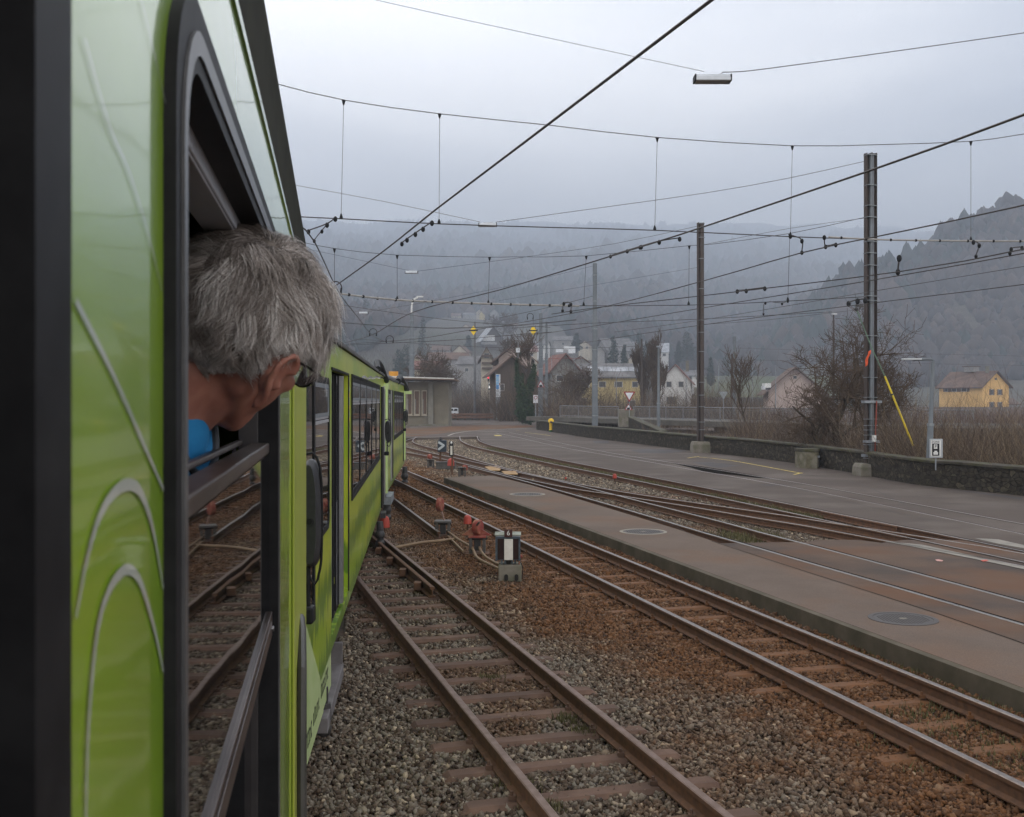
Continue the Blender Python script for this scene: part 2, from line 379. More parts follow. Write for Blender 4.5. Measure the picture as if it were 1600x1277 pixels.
def road_mat(name, c1, c2, c3, sc3, wet=.0, rust=None, rscale=.25, rr=(.5, .62)):
    m = mat(name, c1, .82, c2, .55, bump=.003, bscale=90, spec=.12, col3=c3, scale3=sc3, m3=(.5, .66))
    nt = m.node_tree; N = nt.nodes; L = nt.links; p = N['Principled BSDF']
    tc = N.new('ShaderNodeTexCoord')
    f = N.new('ShaderNodeTexNoise'); f.inputs['Scale'].default_value = 130; f.inputs['Detail'].default_value = 3; L.new(tc.outputs['Object'], f.inputs[0])
    r = N.new('ShaderNodeMapRange'); r.inputs[1].default_value = .3; r.inputs[2].default_value = .7; r.inputs[3].default_value = .72; r.inputs[4].default_value = 1.22; L.new(f.outputs[0], r.inputs[0])
    src = p.inputs['Base Color'].links[0].from_socket
    v = N.new('ShaderNodeVectorMath'); v.operation = 'SCALE'; L.new(src, v.inputs[0]); L.new(r.outputs[0], v.inputs['Scale']); out = v.outputs[0]
    if rust:
        g2 = N.new('ShaderNodeTexNoise'); g2.inputs['Scale'].default_value = rscale; g2.inputs['Detail'].default_value = 7; L.new(tc.outputs['Object'], g2.inputs[0])
        r2 = N.new('ShaderNodeMapRange'); r2.inputs[1].default_value = rr[0]; r2.inputs[2].default_value = rr[1]; L.new(g2.outputs[0], r2.inputs[0])
        mx = N.new('ShaderNodeMix'); mx.data_type = 'RGBA'; L.new(r2.outputs[0], mx.inputs[0]); L.new(out, mx.inputs[6]); mx.inputs[7].default_value = (*rust, 1); out = mx.outputs[2]
    # worn, slightly damp patches change the gloss
    g = N.new('ShaderNodeTexNoise'); g.inputs['Scale'].default_value = .35; g.inputs['Detail'].default_value = 5; L.new(tc.outputs['Object'], g.inputs[0])
    rg = N.new('ShaderNodeMapRange'); rg.inputs[1].default_value = .4; rg.inputs[2].default_value = .65; rg.inputs[3].default_value = .92; rg.inputs[4].default_value = .78; L.new(g.outputs[0], rg.inputs[0]); L.new(rg.outputs[0], p.inputs['Roughness'])
    L.new(out, p.inputs['Base Color']); return m
asphalt = road_mat('asphalt', (.092, .074, .063), (.076, .061, .053), (.110, .090, .077), .35)
asphalt_rusty = road_mat('asphalt_rusty', (.115, .075, .052), (.075, .055, .045), (.055, .045, .040), .45, rust=(.105, .058, .036), rscale=.5, rr=(.47, .62))
asphalt_platform = road_mat('asphalt_platform', (.128, .096, .077), (.102, .077, .062), (.130, .083, .058), .5)
ballast_bed_m = mat('ballast_bed_m', (.10, .085, .07), .95, (.05, .04, .033), 14, bump=.03, bscale=18, col3=(.13, .065, .035), scale3=.5)
b = MB(); b.add([(-40, -12, -.215), (70, -12, -.215), (70, 90, -.215), (-40, 90, -.215)], [(0, 1, 2, 3)])
struct(b.build('track_bed', ballast_bed_m))
# rails as seen, on the level of the rail tops
RA = [(745.6, 682), (747, 686), (751, 690), (770, 696.6), (798, 702.8), (845, 712.6), (880, 719.6), (936, 730.4), (1030, 748.2), (1094, 760.6), (1187.5, 778.6), (1300, 801), (1408.8, 822.7), (1515, 844), (1595.8, 860.6), (2000, 941), (2400, 1021)]
RB = [(718.4, 682), (719, 686), (723, 690.5), (742, 698), (788.8, 708.8), (854, 722.8), (880, 728.2), (973.8, 746.8), (1067.5, 766), (1187.5, 791), (1300, 815), (1420, 840), (1595.8, 877.5), (2000, 963), (2400, 1048)]
RP = [(650, 683), (645.5, 687), (646, 691), (657.5, 695.6), (682, 702), (710, 709.7), (751, 721), (807.5, 735.6), (880, 751.5), (964, 767), (1056, 781), (1112, 789), (1225, 805), (1300, 817), (1400, 832), (1500, 848), (1595.8, 864.2), (2000, 944), (2400, 1023.5)]
RQ = [(631, 706), (676, 714), (725, 724.7), (789, 741), (880, 760.6), (964, 773.5), (1009, 780.6), (1094, 794), (1187, 810), (1260, 821.6), (1377, 843.5), (1500, 865.5), (1595.8, 884), (2000, 968), (2400, 1052)]
RS = [(807.5, 737.5), (860, 748.6), (920, 762.6), (1000, 783), (1131, 816), (1187.5, 831.5), (1260, 850), (1430, 895), (1595.8, 939.6), (2000, 1050), (2400, 1159)]
RL = [(725, 727), (789, 743.5), (880, 768), (992.5, 800), (1093, 830), (1187.5, 857), (1260, 878), (1398, 917), (1540.5, 958.8), (1700, 1005), (2000, 1091), (2400, 1206)]
RN = [(631, 697.5), (657, 704), (690, 711.2), (725, 718.3), (760, 726), (800, 735.5)]
RM = [(631, 689.5), (642, 686), (652, 683.2)]
T6A = [(796, 676), (826, 682), (880, 693.4), (955, 708), (1049, 723), (1180, 744), (1281, 760.6), (1595.8, 818.4), (2000, 893), (2400, 967)]
T6B = [(775, 677), (804, 682.5), (880, 699.4), (1011, 721.5), (1067, 731.6), (1180, 751), (1300, 773.5), (1595.8, 834.4), (2000, 918), (2400, 1001)]
W = lambda L_: [G(*p) for p in L_]
def off(path, d):
    """offset a ground path sideways; + is to the right of the direction of travel"""
    out = []
    for i, p in enumerate(path):
        t = (path[min(i+1, len(path)-1)]-path[max(i-1, 0)]).normalized(); out.append(p+Vector((t.y, -t.x, 0))*d)
    return out
raW = smooth_path(W(RA), 1.0)
# the road: everything right of and beyond the outer rail
edge_a = off(raW, -.10)                      # travelling towards the camera, the road lies on the left
road = [G(p[0], p[1]) for p in [(560, 684.5), (640, 684.2), (744, 682.8)]]
road_poly = [(p.x, p.y) for p in road]+[(p.x, p.y) for p in edge_a[2:]]
lx, ly = road_poly[-1]
road_poly += [(lx+30, ly-2), (110, 60), (110, 128), (-10, 141), (-60, 141), (-60, 78)]
slab('road', road_poly, -.004, .3, asphalt)
struct(bpy.data.objects['road'])
# asphalt between the rails at the right
inf = [G(p[0], p[1]) for p in [(1112, 848.5), (1165, 847.5), (1210, 846.5), (1258, 846.5), (1275, 843.5), (1300, 842.5), (1340, 843), (1378, 847.5), (1410, 843), (1455, 842.5), (1500, 843.5), (1540, 848), (1600, 861), (2000, 942.5), (2400, 1022)]]
inf_r = [G(2400, 1330), G(1700, 1044), G(1468, 962), G(1272, 899), G(1120, 849)]
inf_poly = [(p.x, p.y) for p in inf+inf_r]
struct(slab('asphalt_infill', inf_poly, -.010, .28, asphalt_rusty))
# low platform strip with its kerb
pl = [G(p[0], p[1]) for p in [(698, 747), (735, 745.3), (770, 744), (830, 759), (900, 780), (992, 808), (1060, 829), (1112, 846.5), (1272, 898), (1468, 961), (1700, 1043), (2400, 1328)]]
pl_low = [G(p[0], p[1]) for p in [(2400, 1376), (1900, 1190), (1596, 1077), (1300, 967.5), (1000, 856.5), (850, 801.5)]]
plat_poly = [(p.x, p.y) for p in pl+pl_low]
struct(slab('platform_pavement', plat_poly, .018, .26, asphalt_platform))
kerb = MB(); kp = [G(x, y) for x, y in [(2400, 1376), (1900, 1190), (1596, 1077), (1300, 967.5), (1000, 856.5), (850, 801.5), (698, 747)]]
kq = off(kp, -.10)
kerb_m = mat('kerb_m', (.095, .078, .056), .9, (.055, .047, .030), 2.2, bump=.004, bscale=30)
for i in range(len(kp)-1):
    a, b_, c, d = kq[i], kq[i+1], kp[i+1], kp[i]
    kerb.add([(a.x, a.y, .015), (b_.x, b_.y, .015), (c.x, c.y, .015), (d.x, d.y, .015), (a.x, a.y, -.24), (b_.x, b_.y, -.24), (c.x, c.y, -.24), (d.x, d.y, -.24)], [(0,1,2,3),(4,7,6,5),(0,4,5,1),(2,6,7,3)])
struct(kerb.build('platform_kerb', kerb_m))
# rust stained crossing in front of the station, light strips, yellow paint
def paint(name, pts, m, z=.004, w=None):
    b = MB()
    if w:
        P = [G(*p) for p in pts]; P = smooth_path(P, 1.5)
        A = off(P, w/2); B_ = off(P, -w/2); n = len(P)
        b.add([(p.x, p.y, z) for p in A]+[(p.x, p.y, z) for p in B_], [(i, i+1, n+i+1, n+i) for i in range(n-1)])
    else:
        P = [G(*p) for p in pts]; tr = geometry.tessellate_polygon([[Vector((p.x, p.y, 0)) for p in P]])
        b.add([(p.x, p.y, z) for p in P], [tuple(t) for t in tr])
    return struct(b.build(name, m))
rust_stain = road_mat('rust_stain', (.13, .062, .030), (.10, .055, .032), (.095, .075, .055), .3)
paint('road_rust_patch', [(560, 683.5), (655, 681.5), (700, 676), (760, 671.5), (824, 668), (838, 665.5), (790, 664.5), (740, 664.8), (700, 666.5), (650, 669), (560, 674)], rust_stain, 0.0)
yel = mat('yellow_paint', (.50, .38, .08), .7, (.20, .17, .09), 3, mixpow=(.5, .62), scale3=1)
pale = mat('pale_strip', (.24, .22, .19), .8, (.16, .15, .13), 3)
lightline = mat('worn_line', (.40, .38, .33), .8, (.22, .2, .17), 2)
for k, pts, ww, m_ in [(0, [(1092, 714.5), (1140, 719.5), (1253, 740)], .10, yel), (1, [(1074, 716), (1092, 713.5)], .1, yel), (2, [(1240, 742), (1253, 739)], .1, yel), (3, [(806, 673.2), (812, 673.6)], .12, yel), (4, [(820, 676), (846, 679), (860, 681)], .12, yel),
                       (5, [(776, 680), (780, 681.5)], .5, yel), (6, [(700, 681), (715, 676.5), (750, 672.5), (835, 669.2)], .16, lightline), (7, [(690, 662), (760, 663.5)], .2, lightline), (8, [(640, 668.2), (668, 667)], .3, lightline), (9, [(680, 666.2), (712, 666)], .2, lightline)]:
    paint('road_marking', pts, m_, .004, ww)
paint('concrete_strip', [(1380, 845.5), (1440, 851), (1595, 884.6), (2000, 969), (2000, 977), (1595, 888.5), (1500, 869), (1430, 855)], pale, .0)
paint('concrete_strip', [(1522, 841), (1560, 843), (1600, 852), (2000, 925), (2000, 936), (1600, 857), (1560, 850)], pale, .002)
seam = mat('seam_m', (.05, .045, .043), .8, (.04, .036, .035), 3)
for pts in ([(905, 717), (1000, 733), (1090, 752), (1180, 757)], [(1180, 757), (1230, 760), (1300, 778), (1450, 812)], [(990, 735), (1100, 736), (1150, 748)], [(1320, 742), (1400, 752), (1500, 770), (1600, 783)], [(870, 702), (960, 727), (985, 731)], [(930, 690), (1000, 697), (1060, 710)], [(1230, 741), (1330, 752), (1420, 790)]): paint('road_seam', [(x+random.gauss(0, 1), y+random.gauss(0, .3)) for x, y in pts], seam, .0, .025)
for pts in ([(1300, 905), (1420, 920), (1500, 950)], [(1010, 812), (1050, 822), (1085, 841)], [(1460, 935), (1540, 942), (1620, 962)]): paint('platform_crack', pts, seam, .021, .008)
# dark open drain slot next to the embedded rail
slot_m = mat('slot_m', (.010, .009, .008), 1, (.016, .014, .012), 10, spec=0)
paint('drain_gap', [(1049, 723.4), (1086, 727.5), (1130, 734.4), (1180, 743), (1207, 748), (1180, 746.8), (1150, 742.8), (1120, 740), (1100, 737), (1078, 730.5)], slot_m, .001)
patch_m = road_mat('patch_m', (.080, .072, .072), (.065, .06, .06), (.09, .08, .08), 1)
for pts in ([(985, 703.5), (1010, 701.5), (1060, 703), (1075, 705), (1040, 708.6), (1000, 708)], [(1120, 731), (1160, 728), (1110, 722), (1080, 722.5)], [(1475, 764), (1520, 770), (1597, 781), (1597, 777.5), (1520, 768.2)],
            [(925, 689), (950, 688.5), (952, 693), (930, 693)], [(1180, 757), (1230, 757.5), (1200, 759.5)]):
    paint('asphalt_patch', pts, patch_m, .0)
# thin joints in the platform
paint('platform_joint', [(1112, 847.5), (1272, 899.5), (1468, 962.5), (1700, 1045)], slot_m, .022, .018)
# manholes
cast = mat('cast_iron', (.075, .066, .064), .6, (.05, .045, .043), 60, metal=.2, bump=.002, bscale=70)
ring_m = mat('ring_m', (.27, .25, .20), .8, (.2, .18, .15), 4)
def manhole(px, py, r, label, ringc):
    c = G(px, py, .018); t = thing('manhole_cover', (c.x, c.y, .018), label, 'manhole cover', 'manhole covers in the platform')
    b = MB(); n = 36
    for k in range(n):
        a, a2 = 2*PI*k/n, 2*PI*(k+1)/n
        b.add([(c.x+rr*math.cos(q), c.y+rr*math.sin(q), zz) for q in (a, a2) for rr, zz in ((r, .019), (r, .023), (r*.86, .023), (r*.86, .019))], [(0, 1, 5, 4), (1, 2, 6, 5), (2, 3, 7, 6)])
    b.build('ring', ringc, t)
    b = MB(); b.cyl((c.x, c.y, .0185), r*.85, .003, 36)
    for i in range(-8, 9):
        for j in range(-8, 9):
            if (i*i+j*j) < 60 and (abs(i)+abs(j)) > 1: b.box((c.x+i*r*.095, c.y+j*r*.095, .0225), (r*.05, r*.05, .003))
    b.build('lid', cast, t)
    b = MB(); b.box((c.x, c.y, .0235), (r*.2, r*.1, .003)); b.build('keyhole', ring_m, t)
manhole(1411, 967, .40, 'nearest round patterned cast iron manhole cover with no pale ring', cast)
manhole(1005, 831, .47, 'round manhole cover with a pale ring midway along the platform', ring_m)
manhole(824, 772.5, .50, 'farthest manhole cover with a thin pale ring near the platform tip', ring_m)
# ================================================================== TRACKS
RAILP = [(-.055, -.15), (.055, -.15), (.055, -.138), (.010, -.122), (.008, -.045), (.032, -.034), (.032, -.006), (.024, 0), (-.024, 0), (-.032, -.006), (-.032, -.034), (-.008, -.045), (-.010, -.122), (-.055, -.138)]
def rail(path, parent=None, m=None, top=True, prof=RAILP, name='rail'):
    b = MB(); n = len(prof); vs = []; fs = []
    for i, p in enumerate(path):
        t = (path[min(i+1, len(path)-1)]-path[max(i-1, 0)]); t.z = 0; t.normalize(); a = Vector((t.y, -t.x, 0))
        vs += [p+a*q[0]+Vector((0, 0, q[1])) for q in prof]
    for i in range(len(path)-1):
        fs += [(i*n+k, i*n+(k+1) % n, (i+1)*n+(k+1) % n, (i+1)*n+k) for k in range(n)]
    fs += [tuple(range(n)), tuple((len(path)-1)*n+k for k in range(n))]
    b.add(vs, fs); o = b.build(name, m or rust_brown, parent)
    if top is not False:
        mt = rail_top if top is True else top
        o.data.materials.append(mt)
        for pl_ in o.data.polygons:
            if pl_.normal.z > .7 and pl_.center.z+0 > -.02: pl_.material_index = 1
    return o
def sleeper_mesh(b, c, t, L_=1.85, w_=.21, z=-.15, th=.075):
    a = Vector((t.y, -t.x, 0)); jl = random.uniform(-.04, .04)
    w2 = w_/2; hl = L_/2+jl; zz = z+random.uniform(-.006, .004)
    # trough-shaped steel sleeper with chamfered long edges and closed, dipped ends
    prof = [(-w2, zz-th), (-w2*.98, zz-.028), (-w2*.62, zz), (w2*.62, zz), (w2*.98, zz-.028), (w2, zz-th)]
    secs = [(-hl-.05, -.055), (-hl+.03, -.004), (-hl+.1, 0), (hl-.1, 0), (hl-.03, -.004), (hl+.05, -.055)]
    vs = []; fs = []
    for s_, dz in secs: vs += [c+a*s_+t*p[0]+Vector((0, 0, p[1]+(dz if p[1] > zz-.04 else 0))) for p in prof]
    for i in range(5): fs += [(i*6+k, i*6+k+1, (i+1)*6+k+1, (i+1)*6+k) for k in range(5)]
    fs += [(0, 1, 2, 3, 4, 5), tuple(30+k for k in range(6))]
    b.add(vs, fs)
def clip(b, p, t, s):
    a = Vector((t.y, -t.x, 0))*s
    b.box(p+a*.075+Vector((0, 0, -.134)), (.05, .05, .03)); b.cyl(p+a*.078+Vector((0, 0, -.125)), .013, .035, 6)
def straight_track(name, pl0, vpx, ynear, yfar, spacing, phase, sm, label, gauge=1.06, jitter=0, top=True, z=-.15, vis=None):
    x0, y0 = pl0; P0 = G(x0, y0)
    t = Vector(((vpx-CX)/F, 1, 0)).normalized(); a = Vector((t.y, -t.x, 0))
    at = lambda Y: P0+t*((Y-P0.y)/t.y)
    A, B_ = at(ynear), at(yfar); c0 = A+a*gauge/2
    T = thing(name, (c0.x, c0.y, 0), label, 'railway track', None)
    rail(smooth_path([B_, A], 4), T, top=top); rail(smooth_path([B_+a*gauge, A+a*gauge], 4), T, top=top)
    k = 0; Y = phase
    while Y < yfar:
        if Y > ynear:
            c = at(Y)+a*gauge/2
            b = MB(); tt = t.copy(); fx = b
            if jitter: tt = (Matrix.Rotation(random.uniform(-jitter, jitter), 3, 'Z') @ t)
            sleeper_mesh(b, c, tt, z=z)
            if Y < 26:
                for q in (at(Y), at(Y)+a*gauge): clip(fx, q, t, 1); clip(fx, q, t, -1)
            b.build('sleeper', sm, T)
        Y += spacing*t.y if spacing else 1
    return at, t, a
t1at, t1t, t1a = straight_track('railway_track', (868, 1277), 332, 3.2, 21.5, .634, 6.74-.61*6, sleeper_brown, 'brown steel sleeper track running beside the green train towards the switch', top=mat('rail_top_dull', (.11, .072, .055), .6, (.17, .12, .10), 9, metal=.2, stretch=(1, 1, 1)))
t2at, t2t, t2a = straight_track('railway_track', (1596, 1224), 364, 3.0, 47, .66, 3.2, sleeper_rust, 'rusty orange track with shiny rails along the low platform edge', jitter=.01, z=-.165)
def curve_track(name, A, B_, label, spacing=.75, sm=sleeper_brown, top=True, z=-.165, sleepers=True, maxn=70, ymax=80, tr=None):
    PA, PB = smooth_path(W(A), .8), smooth_path(W(B_), .8)
    m0 = PA[len(PA)//2]
    T = thing(name, (m0.x, m0.y, 0), label, 'railway track')
    rail(PA, T, top=top); rail(PB, T, top=top)
    return T, PA, PB
def sleepers_between(T, PA, PB, spacing, sm, ymin, ymax, z=-.17, L_=1.9, maxn=90):
    """sleepers across a pair of rail paths"""
    acc = 0; n = 0
    for i in range(len(PA)-1):
        acc += (PA[i+1]-PA[i]).length
        if acc >= spacing and ymin < PA[i].y < ymax and n < maxn:
            acc = 0; t = (PA[i+1]-PA[i]).normalized(); a = Vector((t.y, -t.x, 0))
            q = min(PB, key=lambda p: (p-PA[i]).length)
            c = (PA[i]+q)/2; b = MB(); sleeper_mesh(b, c, t, L_=max(L_, (q-PA[i]).length+.8), z=z); b.build('sleeper', sm, T); n += 1
T3, a3, b3 = curve_track('railway_track', RS, RL, 'middle track whose polished rails run into the asphalt right of the platform', top=rail_shine)
sleepers_between(T3, a3, b3, .8, rust_dark, G(0, 850).y, G(0, 745).y)
T4, a4, b4 = curve_track('railway_track', RA, RB, 'outer curved track along the weedy edge of the road')
sleepers_between(T4, a4, b4, .8, rust_dark, G(0, 800).y, G(0, 684).y)
T5, a5, b5 = curve_track('railway_track', RP, RQ, 'track crossing over from the left between the switch and the outer curve')
T0, a0_, b0_ = curve_track('railway_track', RN, RM, 'short bit of curved track emerging beside the far carriage and the road')
T6, a6, b6 = curve_track('tramway_track', [(p[0], p[1]) for p in T6A], T6B, 'grooved street track sunk in the grey asphalt along the stone wall')
for o in [c for c in bpy.data.objects if c.parent in (T6,)]: o.location.z += .004
# groove strips next to embedded rails
for nm, pts, s in [('rail_groove', T6A[1:], 1), ('rail_groove', T6B[1:], -1), ('rail_groove', RS[6:], -1), ('rail_groove', RL[4:], -1), ('rail_groove', RA[13:], 1), ('rail_groove', RB[11:], 1)]:
    P = smooth_path(W(pts), 1.5); A = off(P, .034*s); B_ = off(P, .075*s); b = MB(); n = len(P)
    b.add([(p.x, p.y, -.0015) for p in A]+[(p.x, p.y, -.0015) for p in B_], [(i, i+1, n+i+1, n+i) for i in range(n-1)]); struct(b.build(nm, slot_m))
# check rails with spacer blocks, frogs
def checkrail(pts, d, m, label, blocks=True):
    P = smooth_path(W(pts), .6); Q = off(P, d); T = thing('check_rail', tuple(Q[0]), label, 'check rail', 'check rails of the switches')
    rail(Q, T, m, top=False, prof=[(q[0]*.7, q[1]+.006) for q in RAILP])
    for i in range(1, len(P)-1, 2): b = MB(); b.box((P[i]+Q[i])/2+Vector((0, 0, -.06)), (abs(d)*.9, .06, .08)); b.build('spacer_block', rust_dark, T)
checkrail([(964, 767), (1056, 781)], -.11, rust_dark, 'ribbed check rail beside the crossing of the middle switch')
checkrail([(1290, 799), (1408, 822.7)], .11, rust_dark, 'ribbed check rail along the road edge at the right switch')
for k in range(1):
    P0 = t1at(19.5)+t1a*1.06
    cr_pts = [t1at(Y)+t1a*(1.06-.16) for Y in (14.6, 16, 18, 19.6, 20.4)]
    T = thing('check_rail', tuple(cr_pts[0]), 'brown check rail inside the near track close to the train', 'check rail', 'check rails of the switches')
    rail(cr_pts, T, rust_brown, top=False)
    for Y in (15.2, 16.4, 17.6, 18.8): b = MB(); b.box(t1at(Y)+t1a*(1.06-.25)+Vector((0, 0, -.08)), (.10, .22, .10)); b.build('support_block', rust_brown, T)
# third rail of the near switch and the drive rods leading to the levers
rod_m = mat('rod_m', (.15, .10, .06), .6, (.22, .15, .09), 8, metal=.3)
P = smooth_path([G(606, 771), G(640, 797), G(686, 831)], .5)
T = thing('railway_rail', tuple(P[0]), 'single rusty rail leading from the train to the point levers', 'rail'); rail(P, T)
def rod(pts, r, label, z=-.1):
    b = MB(); b.tube(smooth_path([G(x, y, z) for x, y in pts], .15), r, 8); o = b.build('drive_rod', rod_m, smooth=True); tag(o, label, 'drive rod', 'drive rods of the hand switch'); return o
rod([(693, 826), (716, 843), (735, 854), (741, 863), (746, 872), (760, 880), (780, 889)], .026, 'bent rusty drive rod running past both counterweights to the lantern', -.06)
rod([(748, 852), (752, 862), (760, 871), (775, 880), (790, 886)], .024, 'short bent rod between the second lever and the lantern', -.05)
rod([(616, 856), (660, 848), (690, 845), (715, 842)], .03, 'long straight rod lying across the sleepers of the near track', -.09)
rod([(700, 838), (712, 850), (724, 862)], .022, 'short rod angled across the ballast under the left lever', -.1)
# ================================================================== BALLAST STONES
ico = []
for k in range(14):
    r_ = np.random.default_rng(100+k)
    base = np.array([[x, y, z] for x in (-1, 1) for y in (-1, 1) for z in (-1, 1)], float)
    v = base*np.array([1, .72, .52])*r_.uniform(.62, 1.12, (8, 3))*.5
    v += r_.normal(0, .05, (8, 3)); ico.append(v)
ico = np.array(ico)
sf = np.array([(0,1,3,2),(4,6,7,5),(0,4,5,1),(2,3,7,6),(0,2,6,4),(1,5,7,3)])
sf = np.array([t for q in sf for t in ((q[0], q[1], q[2]), (q[0], q[2], q[3]))])
t2c = t2at(10)+t2a*.53
def rustiness(X, Y):
    # signed distance to the middle of the rusty track
    d = (X-t2c.x)*t2a.x+(Y-t2c.y)*t2a.y
    n = (vnoise(X, Y, 1.1, 21)-.5)*1.3+(vnoise(X, Y, .35, 22)-.5)*.9
    r = np.clip((2.75-np.abs(d)+n)/1.5, 0, 1)
    r = np.where(Y > 14, np.maximum(r, np.clip((1.9-np.abs(d+1.2)+n)/1.2, 0, 1)*.8), r)
    r = np.maximum(r, np.clip((vnoise(X, Y, .9, 31)-.68)*4, 0, .55))
    t5 = np.clip((d-4.2)/2, 0, 1)
    return r*(1-t5)
def stones(name, n, y0, y1, s0, s1, seed, pxr=(430, 1760), zt=-.196):
    r = np.random.default_rng(seed)
    Y = r.uniform(y0, y1, n*2) if False else np.sqrt(r.uniform(y0*y0, y1*y1, n*3))
    X = r.uniform((pxr[0]-CX)/F, (pxr[1]-CX)/F, n*3)*Y
    ok = ~inpoly(X, Y, plat_poly) & ~inpoly(X, Y, road_poly) & ~inpoly(X, Y, inf_poly)
    ok &= X > (-.0879*Y-.95)
    X = X[ok][:n]; Y = Y[ok][:n]; n = len(X)
    size = r.uniform(s0, s1, n)*np.where(r.random(n) < .06, 1.5, 1)
    A = r.normal(size=(n, 4)); A /= np.linalg.norm(A, axis=1)[:, None]
    q0, q1, q2, q3 = A.T
    R = np.stack([np.stack([1-2*(q2*q2+q3*q3), 2*(q1*q2-q0*q3), 2*(q1*q3+q0*q2)], 1), np.stack([2*(q1*q2+q0*q3), 1-2*(q1*q1+q3*q3), 2*(q2*q3-q0*q1)], 1), np.stack([2*(q1*q3-q0*q2), 2*(q2*q3+q0*q1), 1-2*(q1*q1+q2*q2)], 1)], 1)
    V = ico[r.integers(0, len(ico), n)]*size[:, None, None]
    V = np.einsum('nij,nkj->nki', R, V)
    z = zt+r.uniform(-.012, .018, n)+(vnoise(X, Y, .5, 41)-.5)*.03
    V[:, :, 0] += X[:, None]; V[:, :, 1] += Y[:, None]; V[:, :, 2] += z[:, None]
    Fs = (sf[None]+(np.arange(n)*8)[:, None, None]).reshape(-1, 3)
    rnd = np.repeat(np.clip(r.beta(2.2, 2.2, n)*.85+.15*r.random(n)+np.clip((Y-24)/20, 0, 1)*.1, 0, 1), 8); ru = np.repeat(np.clip(rustiness(X, Y)+r.normal(0, .12, n), 0, 1), 8)
    return np_mesh(name, V.reshape(-1, 3), Fs, ballast_m, {'rnd': rnd, 'rust': ru})
ballast_m = attr_mat('ballast_m', [(0, (.014, .010, .008)), (.25, (.045, .030, .020)), (.45, (.092, .068, .048)), (.7, (.150, .132, .106)), (.85, (.26, .21, .15)), (1, (.44, .35, .24))],
                     rust=[(0, (.022, .012, .007)), (.35, (.066, .029, .011)), (.65, (.120, .052, .019)), (.9, (.16, .09, .048)), (1, (.27, .19, .12))], rough=.85)
tag(stones('gravel', 84000, 3.2, 12.5, .026, .052, 1, (300, 1900)), 'loose grey and rust brown crushed stones between the near tracks', 'gravel', kind='stuff')
tag(stones('gravel', 80000, 12.5, 27, .034, .062, 2, (540, 1640)), 'finer looking grey and brown stones around the signals and levers', 'gravel', kind='stuff')
tag(stones('gravel', 70000, 27, 76, .055, .10, 3, (600, 1620)), 'pale grey track stones between the far curved rails', 'gravel', kind='stuff')
# weeds
weed_m = attr_mat('weed_m', [(0, (.055, .048, .020)), (.6, (.080, .078, .030)), (1, (.17, .15, .08))])
def weeds(name, pts, label, seed, h=.09, spread=.12):
    r = np.random.default_rng(seed); P = np.array([[p.x, p.y] for p in pts]); n = len(P); k = 3
    X = np.repeat(P[:, 0], k)+r.normal(0, spread*.5, n*k); Y = np.repeat(P[:, 1], k)+r.normal(0, spread*.5, n*k); n = len(X)
    hh = h*r.uniform(.3, 1.3, n); a = r.uniform(0, 2*PI, n); w_ = .006+hh*.06; lx_ = r.normal(0, .45, n)*hh; ly_ = r.normal(0, .45, n)*hh
    z0 = np.full(n, -.20)
    V = np.stack([np.stack([X-np.cos(a)*w_, Y-np.sin(a)*w_, z0], 1), np.stack([X+np.cos(a)*w_, Y+np.sin(a)*w_, z0], 1), np.stack([X+lx_, Y+ly_, z0+hh+.04], 1)], 1)
    tag(np_mesh(name, V.reshape(-1, 3), np.arange(n*3).reshape(-1, 3), weed_m, {'rnd': np.repeat(r.random(n), 3)}), label, 'weeds', kind='stuff')
def along(px0, px1, path, d0, d1, n, seed):
    r = random.Random(seed); P = [p for p in path if px0 < CX+F*p.x/p.y < px1]; O = []
    for _ in range(n):
        i = r.randrange(len(P)-1); q = P[i].lerp(P[i+1], r.random()); t = (P[i+1]-P[i]).normalized(); O.append(q+Vector((t.y, -t.x, 0))*r.uniform(d0, d1))
    return O
weeds('weeds', along(770, 1330, raW, .06, .5, 2600, 5), 'yellow green weeds and moss growing along the road edge inside the outer rail', 5, .10)
weeds('weeds', [G(random.gauss(1165, 26), random.gauss(838, 5), -.15) for _ in range(420)], 'dry tuft of weeds between the rails where the asphalt starts', 6, .10)
weeds('weeds', [t2at(random.uniform(5.5, 9.5))+t2a*random.gauss(.75, .3) for _ in range(500)]+[t2at(random.uniform(5.5, 9))+t2a*random.gauss(.1, .12) for _ in range(260)]+[t2at(random.uniform(6, 12))+t2a*random.gauss(1.5, .1) for _ in range(300)], 'sparse green moss and weeds between the rusty rails', 7, .035, .05)
weeds('weeds', [t1at(Y)+t1a*d+Vector((random.gauss(0, .06), random.gauss(0, .04), 0)) for Y, d in ((7.6, .05), (8.6, .95), (9.0, .9), (10.4, .6), (7.2, .1)) for _ in range(60)], 'small dry grass tufts between the sleepers of the near track', 8, .05, .05)
